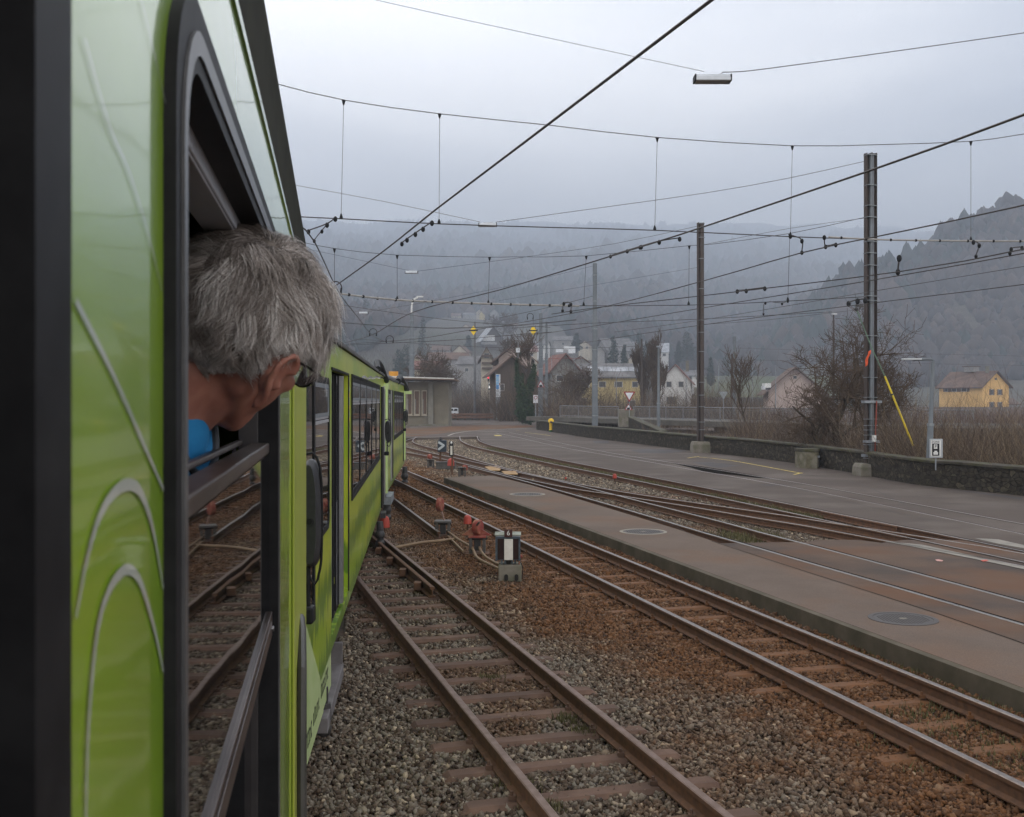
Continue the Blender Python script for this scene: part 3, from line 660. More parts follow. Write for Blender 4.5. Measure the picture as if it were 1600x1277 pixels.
# ================================================================== TRAIN
class Side:
    """the right-hand side plane of a car: s runs along it, h up from the eye, e outward"""
    def __init__(s, vpx, dist):
        s.a = math.atan((vpx-CX)/F); s.dist = dist
        s.d = Vector((math.sin(s.a), math.cos(s.a), 0)); s.n = Vector((math.cos(s.a), -math.sin(s.a), 0))
    def pt(s, t, h, e=0): return s.n*(e-s.dist)+s.d*t+Vector((0, 0, H+h))
    def s_of(s, px, e=0):
        k = (px-CX)/F
        return (s.dist-e)*(math.cos(s.a)+k*math.sin(s.a))/(math.sin(s.a)-k*math.cos(s.a))
    def h_of(s, px, py, e=0):
        t = s.s_of(px, e); return (HY-py)/F*s.pt(t, 0, e).y
    def box(s, b, s0, s1, h0, h1, e0, e1):
        vs = [s.pt(t, h, e) for t in (s0, s1) for h in (h0, h1) for e in (e0, e1)]
        b.add(vs, [(0,1,3,2),(4,6,7,5),(0,4,5,1),(2,3,7,6),(0,2,6,4),(1,5,7,3)])
    def ring(s, b, o, i, e0, e1):
        """flat frame between outlines o and i (same count) from e0 to e1"""
        n = len(o); vs = [s.pt(p[0], p[1], e) for e in (e0, e1) for lp in (o, i) for p in lp]
        fs = []
        for k in range(n):
            j = (k+1) % n
            fs += [(k, j, n+j, n+k), (2*n+k, 3*n+k, 3*n+j, 2*n+j), (k, 2*n+k, 2*n+j, j), (n+k, n+j, 3*n+j, 3*n+k)]
        b.add(vs, fs)
def livery(name, hi, lo, low2, mass=.5, coat=1, cr=.06):
    m = bpy.data.materials.new(name); m.use_nodes = True
    nt = m.node_tree; N = nt.nodes; L = nt.links; p = N['Principled BSDF']
    p.inputs['Roughness'].default_value = .32; p.inputs['Coat Weight'].default_value = coat; p.inputs['Coat Roughness'].default_value = cr; p.inputs['Specular IOR Level'].default_value = .4
    tc = N.new('ShaderNodeTexCoord'); mp = N.new('ShaderNodeMapping'); mp.inputs['Scale'].default_value = (1, 1, 2.2); L.new(tc.outputs['Object'], mp.inputs[0])
    def noise(sc_, det=4, src=mp.outputs[0], dist=0):
        n = N.new('ShaderNodeTexNoise'); n.inputs['Scale'].default_value = sc_; n.inputs['Detail'].default_value = det; n.inputs['Distortion'].default_value = dist; L.new(src, n.inputs[0]); return n.outputs[0]
    def rng_(src, a, b, c=0, d=1):
        r = N.new('ShaderNodeMapRange'); r.inputs[1].default_value = a; r.inputs[2].default_value = b; r.inputs[3].default_value = c; r.inputs[4].default_value = d; L.new(src, r.inputs[0]); return r.outputs[0]
    def mixc(f, a, b):
        x = N.new('ShaderNodeMix'); x.data_type = 'RGBA'; L.new(f, x.inputs[0])
        for k, v in ((6, a), (7, b)):
            if isinstance(v, tuple): x.inputs[k].default_value = (*v, 1)
            else: L.new(v, x.inputs[k])
        return x.outputs[2]
    def mth(op, a, b):
        x = N.new('ShaderNodeMath'); x.operation = op
        for k, v in enumerate((a, b)):
            if isinstance(v, (int, float)): x.inputs[k].default_value = v
            else: L.new(v, x.inputs[k])
        return x.outputs[0]
    col = mixc(rng_(noise(.55), .42, .58), hi, lo)
    # printed meadow: jagged darker green bands low on the side
    sep = N.new('ShaderNodeSeparateXYZ'); L.new(tc.outputs['Object'], sep.inputs[0]); z = sep.outputs[2]
    mp2 = N.new('ShaderNodeMapping'); mp2.inputs['Scale'].default_value = (1, 1, .15); L.new(tc.outputs['Object'], mp2.inputs[0])
    jag = noise(7, 6, mp2.outputs[0])
    hgt = mth('ADD', z, rng_(jag, 0, 1, -.42, .42))
    b1 = mth('MULTIPLY', rng_(hgt, .94, .97), rng_(hgt, 1.30, 1.16)); b2 = rng_(hgt, .66, .60)
    col = mixc(mth('MULTIPLY', mth('MAXIMUM', b1, b2), mass), col, low2)
    # thin contour lines like a hiking map
    cn = noise(.85, 1.5, mp.outputs[0], .4)
    fr = mth('FRACT', mth('MULTIPLY', cn, 22), 0); ln = mth('LESS_THAN', mth('ABSOLUTE', mth('SUBTRACT', fr, .5), 0), .032)
    msk = mth('MULTIPLY', rng_(noise(.6, 2), .52, .58), rng_(z, 1.35, 1.1))
    col = mixc(mth('MULTIPLY', mth('MULTIPLY', ln, msk), .55), col, (.55, .62, .35))
    # film of road dirt toward grooves
    col = mixc(rng_(noise(2.2, 8), .55, .8, 0, .22), col, (.10, .09, .05))
    L.new(col, p.inputs['Base Color'])
    bn = noise(3.5, 2); b = N.new('ShaderNodeBump'); b.inputs['Strength'].default_value = .12; b.inputs['Distance'].default_value = .01; L.new(bn, b.inputs['Height']); L.new(b.outputs[0], p.inputs['Coat Normal'])
    return m
green_a = livery('green_a', (.27, .42, .016), (.17, .30, .010), (.11, .23, .008), .55, .9)
green_b = livery('green_b', (.40, .47, .03), (.27, .40, .02), (.06, .16, .012), .8, .45, .10)
lime = mat('lime_paint', (.22, .24, .04), .45, (.18, .20, .035), 3, coat=.4)
palelime = mat('pale_lime', (.50, .60, .30), .4, (.42, .55, .22), 3, coat=.5)
roof_grey = mat('roof_grey', (.10, .10, .105), .75, (.07, .07, .07), 3, bump=.002)
gutter_m = mat('gutter_m', (.022, .022, .012), .8, (.015, .015, .009), 9, bump=.001, spec=.08)
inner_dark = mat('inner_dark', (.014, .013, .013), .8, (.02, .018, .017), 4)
frame_dark = mat('frame_dark', (.035, .033, .035), .42, (.055, .05, .05), 9, metal=.3, bump=.0004, bscale=60)
frame_worn = mat('frame_worn', (.13, .105, .095), .35, (.07, .055, .05), 7, metal=.75, stretch=(1, 1, 8))
panel_grey = mat('panel_grey', (.42, .42, .44), .35, (.36, .36, .38), 5, metal=.3)
def glass_mat(name, tint=(.006, .006, .007), r=.02):
    m = mat(name, tint, r, tint, 5); p = m.node_tree.nodes['Principled BSDF']; p.inputs['IOR'].default_value = 1.55; p.inputs['Specular IOR Level'].default_value = .5
    nt = m.node_tree; tc = nt.nodes.new('ShaderNodeTexCoord'); n = nt.nodes.new('ShaderNodeTexNoise'); n.inputs['Scale'].default_value = 3; n.inputs['Detail'].default_value = 1
    b = nt.nodes.new('ShaderNodeBump'); b.inputs['Strength'].default_value = .03; b.inputs['Distance'].default_value = .01; nt.links.new(tc.outputs['Object'], n.inputs[0]); nt.links.new(n.outputs[0], b.inputs['Height']); nt.links.new(b.outputs[0], p.inputs['Normal'])
    return m
pane_m = glass_mat('pane_m')
def car_shell(S, T, s0, s1, hb, ht, holes, m, width=2.62, end_taper=0):
    outer = [(s0, hb), (s1, hb), (s1, ht), (s0, ht)]
    b = MB(); b.holed(outer, holes, .045, S.pt)
    # far side, ends and floor
    S.box(b, s0+.002, s1-.002, hb+.001, ht-.001, -width, -width+.045)
    S.box(b, s0+.001, s0+.05, hb+.002, ht-.002, -width+.047, -.047)
    S.box(b, s1-.05, s1-.001, hb+.002, ht-.002, -width+.047, -.047)
    S.box(b, s0+.052, s1-.052, -1.72, -1.66, -width+.047, -.047)
    b.build('body', m, T)
    # curved roof
    b = MB(); n = 12; prof = []
    for k in range(n+1):
        u = k/n; prof.append((-width*u, ht+.10+.34*math.sin(PI*u)**.75 if 0 < u < 1 else ht+.02))
    vs = [S.pt(t, h, e) for t in (s0+.003, s1-.003) for e, h in prof]; k = n+1
    b.add(vs, [(i, i+1, k+i+1, k+i) for i in range(n)]+[tuple(range(k)), tuple(range(k, 2*k))]+[(0, k, 2*k-1, k-1)])
    b.build('roof', roof_grey, T, smooth=True)
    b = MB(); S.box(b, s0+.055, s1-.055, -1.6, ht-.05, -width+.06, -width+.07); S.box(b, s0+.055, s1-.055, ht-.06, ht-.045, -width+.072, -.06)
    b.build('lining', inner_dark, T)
def wheelset(S, T, s0):
    b = MB()
    for ds in (0, 1.5):
        for e in (-.80, -1.86):
            b.cyl(S.pt(s0+ds, -H+.38, e-.06), .37, .12, 28, axis=S.n)
    S.box(b, s0-.35, s0+1.85, -H+.35, -H+.55, -.70, -.60); S.box(b, s0-.35, s0+1.85, -H+.35, -H+.55, -2.02, -1.92); S.box(b, s0+.6, s0+.9, -H+.33, -H+.56, -1.91, -.71)
    b.build('bogie', dark_metal, T)
# ---------------------------------------------------------------- the car we lean out of
SA = Side(520, .0925)
sA = SA.s_of
endA = sA(476)
TA = thing('railcar', SA.pt(0, -H, -1.3), 'nearest glossy green rail carriage, the one the grey haired person leans out of', 'railcar', 'coupled railcars of the green train')
gA = .046                                    # rubber gasket width
wa0, wa1 = sA(255), sA(430); wtop, wbot = .2575, -1.02
oA = rrect(wa0, wbot, wa1, wtop, .095, 7); iA = rrect(wa0+gA, wbot+gA, wa1-gA, wtop-gA, .062, 7)
na1 = sA(112, .002); na0 = -.80
oN = rrect(na0, wbot, na1, wtop, .095, 7); iN = rrect(na0+gA, wbot+gA, na1-gA, wtop-gA, .062, 7)
hA_top = .50
hole_slot = rrect(sA(457.5), -1.30, sA(467), -.565, .03, 3)
car_shell(SA, TA, -5.2, endA, -2.1, hA_top, [rrect(wa0+.012, wbot+.012, wa1-.012, wtop-.012, .085, 7), rrect(na0+.012, wbot+.012, na1-.012, wtop-.012, .085, 7)], green_a)
b = MB(); vs = []; prof = [(0, .372), (.0015, .385), (.002, .44), (.002, .485), (.004, .50), (.005, .518), (0, .535), (-.02, .50)]
vs = [SA.pt(t, h, e) for t in (-5.1, endA-.005) for e, h in prof]; k = len(prof)
b.add(vs, [(i, (i+1) % k, k+(i+1) % k, k+i) for i in range(k)]+[tuple(range(k)), tuple(range(k, 2*k))]); b.build('gutter', gutter_m, TA, smooth=True)
b = MB(); SA.box(b, -5, endA-.02, .372, .384, 0, .003); b.build('cornice_strip', mat('green_strip', (.10, .2, .02), .3, (.07, .15, .015), 3, coat=.6), TA)
# window of the leaning person
def reveal(S, b, i, e0, e1):
    n = len(i); b.add([S.pt(p[0], p[1], e) for e in (e0, e1) for p in i], [(k, (k+1) % n, n+(k+1) % n, n+k) for k in range(n)])
wn = MB(); SA.ring(wn, oA, iA, .007, -.012); reveal(SA, wn, [(p[0], p[1]) for p in iA], -.012, -.055)
win = wn.build('window', black_rubber, TA, smooth=True)
b = MB(); SA.ring(b, rrect(wa0+.02, wbot+.02, wa1-.02, wtop-.02, .088, 7), rrect(wa0+.034, wbot+.034, wa1-.034, wtop-.034, .078, 7), .009, .006); b.build('gasket_lip', mat('lip_m', (.06, .06, .062), .35, (.09, .09, .09), 20), win, smooth=True)
b = MB(); SA.box(b, wa0+.05, wa1-.06, .1955, .232, -.052, -.016); SA.box(b, wa0+.05, wa1-.055, .1925, .1950, -.052, -.018); b.build('top_panel', panel_grey, win, bevel=.0015)
b = MB(); SA.box(b, wa1-gA-.006, wa1-gA+.004, wbot+.05, .17, -.054, -.024); SA.box(b, wa1-gA-.048, wa1-gA-.022, wbot+.05, -.07, -.060, -.056); b.build('side_channel', frame_dark, win, bevel=.001)
b = MB(); SA.box(b, wa0+gA+.002, wa1-gA-.014, -.083, -.0665, -.034, -.006); SA.box(b, wa0+gA+.002, wa1-gA-.10, -.0665, -.059, -.050, -.040)
sash = b.build('sash_rail', frame_worn, win, bevel=.002)
b = MB(); SA.box(b, wa0+gA+.002, wa1-gA-.012, -.332, -.083, -.010, -.006); b.build('pane', pane_m, sash)
b = MB(); SA.box(b, wa0+gA+.002, wa1-gA-.02, -.368, -.330, -.0125, -.001); SA.box(b, wa0+gA+.002, wa1-gA-.06, -.345, -.338, -.001, .001); b.build('sash_rail', frame_worn, win, bevel=.003)
b = MB(); SA.box(b, wa0+gA+.002, wa1-gA-.008, wbot+.05, -.365, -.040, -.034); b.build('pane', pane_m, win)
b = MB(); b.cyl(SA.pt(wa1-gA-.045, -.352, -.003), .004, .006, 10, axis=SA.n); b.build('rivet', alu, win)
# our own window: only its far upright shows
wn = MB(); SA.ring(wn, oN, iN, .002, -.012); reveal(SA, wn, iN, -.012, -.07)
win2 = wn.build('window', black_rubber, TA, smooth=True)
b = MB(); SA.box(b, na1-gA-.020, na1-gA+.001, wbot+.05, wtop-.05, -.11, -.030); SA.box(b, na1-gA-.006, na1-gA+.003, wbot+.05, wtop-.05, -.029, -.014)
b.build('side_channel', mat('channel_grey', (.055, .055, .06), .5, (.04, .04, .042), 3), win2, bevel=.002)
# white swooping lines of the livery
stripe_m = mat('stripe_m', (.48, .51, .45), .35, (.40, .44, .38), 6, coat=1)
def stripe(S, T, pts, w_, m, e=.0012, nm='swoosh_line'):
    P = [Vector((S.s_of(x), S.h_of(x, y), 0)) for x, y in pts]; P = smooth_path(P, .008); n = len(P); vs = []
    for i, p in enumerate(P):
        t = (P[min(i+1, n-1)]-P[max(i-1, 0)]).normalized(); a = Vector((-t.y, t.x, 0)); ww = w_(i/(n-1)) if callable(w_) else w_
        for sg in (-1, 1): q = p+a*ww*sg/2; vs.append(S.pt(q.x, q.y, e))
    b = MB(); b.add(vs, [(2*i, 2*i+1, 2*i+3, 2*i+2) for i in range(n-1)]); return b.build(nm, m, T)
stripe(SA, TA, [(114, 470), (140, 520), (175, 590), (215, 680), (252, 765)], .0030, stripe_m)
stripe(SA, TA, [(114, 965), (130, 880), (150, 810), (172, 772), (195, 757), (215, 768), (232, 812), (243, 865), (252, 920)], lambda u: .0024+.0034*math.sin(PI*u), stripe_m)
stripe(SA, TA, [(129, 1300), (134, 1130), (148, 985), (165, 925), (184, 896), (198, 890), (215, 908), (232, 960), (244, 1010), (252, 1050)], lambda u: .0026+.0026*math.sin(PI*u), stripe_m)
stripe(SA, TA, [(128, 60), (150, 140), (172, 210), (195, 260), (215, 320), (232, 380), (250, 455)], .0012, stripe_m)
stripe(SA, TA, [(215, -10), (232, 60), (246, 120), (256, 165)], .0010, stripe_m)
# car end: yellow green corner post, grab rail slot
b = MB(); SA.box(b, sA(456), endA-.03, -2.0, .36, .0005, .006); b.build('corner_post', mat('yellow_green', (.30, .33, .05), .5, (.25, .29, .045), 2, coat=.2), TA, bevel=.002)
b = MB(); b.tube([SA.pt(sA(458), -1.4, .02), SA.pt(sA(458), -.80, .02), SA.pt(sA(460), -.66, .018), SA.pt(sA(464), -.60, .012), SA.pt(sA(466), -.59, .006)], .012, 8)
b.build('grab_rail', mat('rail_black', (.03, .03, .025), .4, (.05, .045, .04), 9), TA, smooth=True)
b = MB(); SA.box(b, endA-.028, endA-.002, -2.05, .40, .0005, .004); b.build('end_trim', lime, TA)
wheelset(SA, TA, -3)
# ---------------------------------------------------------------- second car
def dark_window(S, T, s0, s1, h0, h1, split=None, r=.05, name='window', fr=.045, chamfer=False, dots=False):
    o = rrect(s0, h0, s1, h1, r, 4); i = rrect(s0+fr, h0+fr, s1-fr, h1-fr, max(.012, r-fr*.5), 4)
    b = MB(); S.ring(b, o, i, .010, -.02); f = b.build(name, black_rubber, T, bevel=0)
    b = MB(); S.box(b, s0+fr-.006, s1-fr+.006, h0+fr-.006, h1-fr+.006, -.001, .003); b.build('pane', pane_m, f)
    if split is not None:
        b = MB(); S.box(b, s0+fr, s1-fr, split-.028, split-.004, -.015, .006); S.box(b, s0+fr, s1-fr, split+.004, split+.02, -.015, .004); b.build('transom', panel_grey, f)
        b = MB(); ii = rrect(s0+fr+.002, split+.021, s1-fr-.002, h1-fr-.002, .01, 3); jj = rrect(s0+fr+.035, split+.05, s1-fr-.035, h1-fr-.035, .01, 3); S.ring(b, ii, jj, .008, .002); b.build('hopper_frame', grey_metal, f)
    return f
def mirror(S, T, sc_, px0, py0, px1, py1, e):
    s0 = S.s_of(px0, e); Yc = S.pt(s0, 0, e).y
    cxp = (px0+px1)/2; c = D(cxp, (py0+py1)/2, Yc); hh = (py1-py0)/F*Yc/2; hw = (px1-px0)/F*Yc/2
    X = Vector((1, 0, 0)); Z = Vector((0, 0, 1))
    # lens-shaped housing: outer edge bowed, inner edge straighter
    out = []
    for k in range(24):
        t = 2*PI*k/24; x = math.cos(t); z = math.sin(t)
        xx = (abs(x)**.8)*(1 if x > 0 else -1)*hw; zz = (abs(z)**.75)*(1 if z > 0 else -1)*hh
        xx += hw*.25*(zz/hh) * (-1 if zz < 0 else -.3)*.5
        out.append((xx, zz))
    vs = []; n = 24
    for d, k in ((-.07, .72), (-.045, .95), (0, 1), (.03, .97)): vs += [c+X*(p[0]*k)+Z*(p[1]*(1-(1-k)*.35))+Vector((0, d, 0)) for p in out]
    b = MB(); b.add(vs, [(r*n+i, r*n+(i+1) % n, (r+1)*n+(i+1) % n, (r+1)*n+i) for r in range(3) for i in range(n)]+[tuple(range(n)), tuple(range(3*n, 4*n))])
    mi = b.build('mirror', mat('mirror_black', (.022, .022, .024), .42, (.03, .03, .032), 30, bump=.0003), T, smooth=True)
    b = MB(); b.cyl(c+X*hw*.15+Z*(-hh*.12)+Vector((0, -.085, 0)), hw*.3, .03, 16, axis=(0, 1, 0)); b.build('pivot_cap', black_rubber, mi)
    b = MB()
    top = c+Z*hh*1.02+X*(-hw*.2); bot = c-Z*hh*1.12
    b.tube(smooth_path([S.pt(S.s_of(px0, 0), 0, 0)*0+top+X*(-hw*.9), top+X*hw*.3+Z*.02, top+X*hw*1.05-Z*.04, c+X*hw*1.02+Z*hh*.2, c+X*hw*1.0-Z*hh*.7, bot+X*hw*.85+Z*.02, bot+X*hw*.3-Z*.05, bot-X*hw*.55+Z*.03], .05), hw*.13, 8)
    b.tube([bot-X*hw*.3+Z*.06, bot-X*hw*.3-Z*.16], hw*.22, 8); b.build('bracket', black_rubber, mi, smooth=True)
    b = MB(); b.box(bot-X*hw*.45-Z*.17, (hw*1.5, .08, .07)); b.build('mount', black_rubber, mi, bevel=.01)
SB = Side(655, .747)
sB = SB.s_of; hB = SB.h_of
b0, b1 = sB(470), sB(600.6)
TB = thing('railcar', SB.pt((b0+b1)/2, -H, -1.3), 'second green carriage with a black mirror, folding door and row of dark windows', 'railcar', 'coupled railcars of the green train')
doorB0, doorB1 = sB(518), sB(543.5)
hbB, htB = -2.14, .50
ds0, ds1 = sB(598), sB(603)
winB = []
edges = [549.2, 562, 572, 580.6, 587.3, 593.2]
car_shell(SB, TB, b0, b1, hbB, htB, [[(doorB0, -2.02), (doorB1, -2.02), (doorB1, .262), (doorB0, .262)]], green_b)
b = MB(); SB.box(b, b0+.01, b1-.01, .505, .55, -.05, .03); b.build('gutter', roof_grey, TB, bevel=.008)
# cab end: black corner glass, lower lip with printing
b = MB(); SB.box(b, b0+.02, sB(486.5), -1.42, .10, .001, .012); b.build('corner_glass', pane_m, TB)
b = MB(); SB.box(b, sB(486.5), sB(488.5), -1.45, .12, .001, .02); SB.box(b, b0+.005, b0+.05, -1.45, .12, .001, .022); b.build('pillar', black_rubber, TB)
dark_window(SB, TB, sB(488.5), sB(513.5), hB(503, 838), hB(500, 588), hB(500, 656.5), .10, fr=.05)
b = MB(); SB.box(b, b0+.005, doorB0-.01, -2.43, -2.142, -.04, -.003); b.build('lower_lip', palelime, TB)
tri = MB(); q = [(b0+.004, -1.30), (b0+.004, -2.43), (sB(505), -2.43), (sB(500), -2.1), (sB(488), -1.75)]
tri.add([SB.pt(s_, h_, .002) for s_, h_ in q], [tuple(range(5))]); tri.build('pale_wedge', palelime, TB)
text_mesh('lettering', "TPC REGION ALPES", .17, SB.pt((sB(484)+sB(514))/2, -2.25, .004), SB.d, Vector((0, 0, 1)), black_rubber, TB) if False else None
for k, (u0, u1) in enumerate(((478, 487), (489, 499), (501, 512))):
    b = MB(); s_ = sB(u0)
    while s_ < sB(u1)-.05:
        w_ = random.uniform(.03, .06); hgt = random.choice((.09, .09, .11)); hb_ = -2.33+.03*k
        SB.box(b, s_, s_+w_*.35, hb_, hb_+hgt, .003, .0045)
        if random.random() < .7: SB.box(b, s_+w_*.36, s_+w_, hb_+hgt*.8, hb_+hgt, .003, .0045)
        if random.random() < .5: SB.box(b, s_+w_*.36, s_+w_, hb_, hb_+hgt*.2, .003, .0045)
        s_ += w_+.035
    b.build('lettering', black_rubber, TB)
# folding door
dv = MB(); SB.box(dv, doorB0, doorB1, -2.0, .26, -.11, -.10); door = dv.build('door', inner_dark, TB)
nleaf = 4; xs = [doorB0+.02+(sB(534.5)-doorB0)*k/nleaf for k in range(nleaf+1)]
for k in range(nleaf):
    b = MB(); SB.box(b, xs[k], xs[k+1]-.045, -1.98, .24, -.095, -.045 if k % 2 else -.06); lf = b.build('door_leaf', mat('door_grey', (.27, .27, .285), .4, (.22, .22, .235), 4, metal=.3), door, bevel=.008)
    b = MB(); o = rrect(xs[k]+.05, -.98, xs[k+1]-.09, .17, .05, 3); b.add([SB.pt(p[0], p[1], -.043 if k % 2 else -.058) for p in o], [tuple(range(len(o)))]); b.build('door_pane', pane_m, lf)
    b = MB(); SB.box(b, xs[k+1]-.043, xs[k+1]-.003, -1.98, .24, -.09, -.03); b.build('rubber_seal', black_rubber, lf)
b = MB(); SB.box(b, sB(534.8), sB(536.3), -1.98, .24, -.09, .004); b.build('door_post', alu, door)
b = MB(); SB.box(b, doorB0-.03, doorB1+.02, .263, .285, 0, .012); SB.box(b, doorB1+.001, doorB1+.05, -2.0, .262, 0, .012); b.build('door_surround', black_rubber, TB)
b = MB(); SB.box(b, sB(512, .03), sB(537, .03), -2.62, -2.50, -.10, .03); SB.box(b, sB(536.5, .03), sB(537.2, .03), -2.62, -2.30, -.1, .02); SB.box(b, sB(512.2, .03), sB(513, .03), -2.60, -2.1, -.1, -.05); b.build('step', mat('step_grey', (.15, .14, .14), .6, (.10, .09, .09), 6, bump=.001), TB, bevel=.006)
b = MB(); ps = SB.pt(sB(511), -2.33, -.02)
b.tube([ps, ps-Vector((0, 0, .13))], .03, 10); b.tube([ps-Vector((0, 0, .13)), ps-Vector((0, 0, .26))], [.05, .06], 12); b.sphere(ps-Vector((0, .04, .33)), .065, 12, 8); b.build('jack', dark_metal, TB, smooth=True)
for k in range(6): b = MB(); SB.box(b, sB(543.9)+.08, sB(545.2)+.10, .10-.065*k, .14-.065*k, .001, .006); b.build('marker_dot', yel if k % 2 else palelime, TB)
b = MB(); SB.box(b, sB(544.2)+.04, sB(546)+.03, -1.0, -.62, .001, .004); b.build('yellow_sticker', yel, TB)
b = MB()
for k in range(22): SB.box(b, sB(544.2)+.05, sB(545.2)+.03, -1.25-.036*k, -1.23-.036*k, .001, .003)
b.build('lettering', black_rubber, TB)
h0, h1, hs = -1.06, .262, -.10
for k in range(5): dark_window(SB, TB, sB(edges[k]), sB(edges[k+1])-.02, h0, h1, .09 if False else -.02+.0, .04, fr=.055)
b = MB(); SB.box(b, sB(edges[0])-.06, sB(edges[5])+.02, h0-.045, h0-.004, 0, .016); SB.box(b, sB(edges[0])-.06, sB(edges[5])+.02, h1+.004, h1+.03, 0, .016); SB.box(b, sB(edges[0])-.06, sB(edges[0])-.012, h0-.004, h1+.004, 0, .016); b.build('window_band', black_rubber, TB)
# squiggly white ridge line high on the side
stripe(SB, TB, [(565, 590.5), (570, 589), (574, 592), (579, 589.5), (583, 591.5), (588, 588.8), (592, 590.2), (596.5, 589.8), (600, 592)], .035, stripe_m, .003, 'ridge_line')
# far end: dark door column, pale post, lamp, buffer beam
b = MB(); SB.box(b, sB(595), sB(597.6), -2.1, .27, .001, .03); b.build('end_door', black_rubber, TB)
b = MB(); SB.box(b, sB(598.2), b1-.05, -2.1, .30, .001, .025); b.build('handrail', alu, TB)
b = MB(); SB.box(b, b1-.4, b1+.05, .24, .36, .001, .10); b.build('corner_cap', palelime, TB)
b = MB(); pr = smooth_path([SB.pt(sB(589), .56, .02), SB.pt(sB(594), .74, -.06), SB.pt(sB(598), .70, -.03), SB.pt(sB(600.4), .42, .05)], .2); b.tube(pr, .055, 8); b.build('gangway_bellows', black_rubber, TB, smooth=True)
def end_gear(S, T, s_, sc_=1.0, red=True):
    b = MB(); p = S.pt(s_, -2.25, .02)
    b.tube([p, p+Vector((0, 0, -.12*sc_)), p+Vector((.01, 0, -.28*sc_))], [.05*sc_, .06*sc_, .05*sc_], 10); b.sphere(p+Vector((0, -.02, -.2*sc_)), .08*sc_, 10, 7); b.sphere(p+Vector((.0, 0, -.34*sc_)), .075*sc_, 10, 7); b.build('coupling_hose', dark_metal, T, smooth=True)
wheelset(SB, TB, b0+1.5); wheelset(SB, TB, b1-3.2)
end_gear(SB, TB, sB(592), 1.2)
b = MB(); c = G(600.5, 821, -.05); 
b = MB(); S_ = SB; s_ = sB(597.5); 
b.box(SB.pt(s_, -2.32, .02), (.1, .5, .1), -SB.a); b.build('buffer_beam', dark_metal, TB)
mirror(SB, TB, 1, 470.5, 717, 502.5, 886, .26)
# ---------------------------------------------------------------- third car
SC_ = Side(690, 1.27)
sC = SC_.s_of; hC = SC_.h_of
c0, c1 = sC(602.2), sC(632)
TCc = thing('railcar', SC_.pt((c0+c1)/2, -H, -1.3), 'farthest green carriage curving away toward the small station building', 'railcar', 'coupled railcars of the green train')
car_shell(SC_, TCc, c0, c1, -2.14, .50, [], green_b)
b = MB(); SC_.box(b, c0, c1, .505, .56, -.05, .03); b.build('gutter', roof_grey, TCc)
b = MB(); SC_.box(b, c0-.02, c0+.30, -2.1, .34, .001, .05); b.build('corner_post', palelime, TCc)
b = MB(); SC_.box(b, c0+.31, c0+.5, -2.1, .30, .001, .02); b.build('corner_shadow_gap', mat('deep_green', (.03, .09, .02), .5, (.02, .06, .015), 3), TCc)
dark_window(SC_, TCc, sC(606.5), sC(610), -.85, .262, -.02, .05, fr=.1)
b = MB(); SC_.box(b, sC(611), sC(613.8), -2.0, .262, .001, .015); b.build('door', black_rubber, TCc)
b = MB(); SC_.box(b, sC(610.2), sC(610.9), -2.0, .25, .001, .03); b.build('handrail', alu, TCc)
ed = [615.6, 618.9, 621.9, 624.6, 627.0, 629.2]
for k in range(5): dark_window(SC_, TCc, sC(ed[k]), sC(ed[k+1])-.02, -1.06, .262, -.02, .04, fr=.12)
b = MB(); SC_.box(b, sC(629.6), sC(630.5), -2.0, .262, .001, .015); b.build('end_door', black_rubber, TCc)
b = MB(); SC_.box(b, sC(630.9), c1, -2.0, .30, .001, .05); b.build('handrail', palelime, TCc)
b = MB(); pr = smooth_path([SC_.pt(sC(622), .56, .0), SC_.pt(sC(627), .72, -.06), SC_.pt(sC(630), .66, -.03), SC_.pt(sC(631.9), .36, .08)], .3); b.tube(pr, .09, 8); b.build('gangway_bellows', black_rubber, TCc, smooth=True)
b = MB(); SC_.box(b, c1-.3, c1+.1, .22, .32, .001, .25); b.build('corner_cap', palelime, TCc)
mirror(SC_, TCc, 1, 601.5, 657, 611, 692, .25)
mirror(SC_, TCc, 1, 630.5, 641, 637, 660, .3)
wheelset(SC_, TCc, c0+1.5); wheelset(SC_, TCc, c1-3.5)
end_gear(SC_, TCc, c0+.4, 1.3); end_gear(SC_, TCc, c1-.3, 1.6)
b = MB(); SC_.box(b, c0+.2, c0+1.6, -2.38, -2.2, -.1, .12); b.build('step', grey_metal, TCc)
# ================================================================== PERSON leaning out of the window
HC = D(378, 517, 1.25)                       # middle of the head
roll, yaw, pitch = math.radians(33), math.radians(28), math.radians(-6)
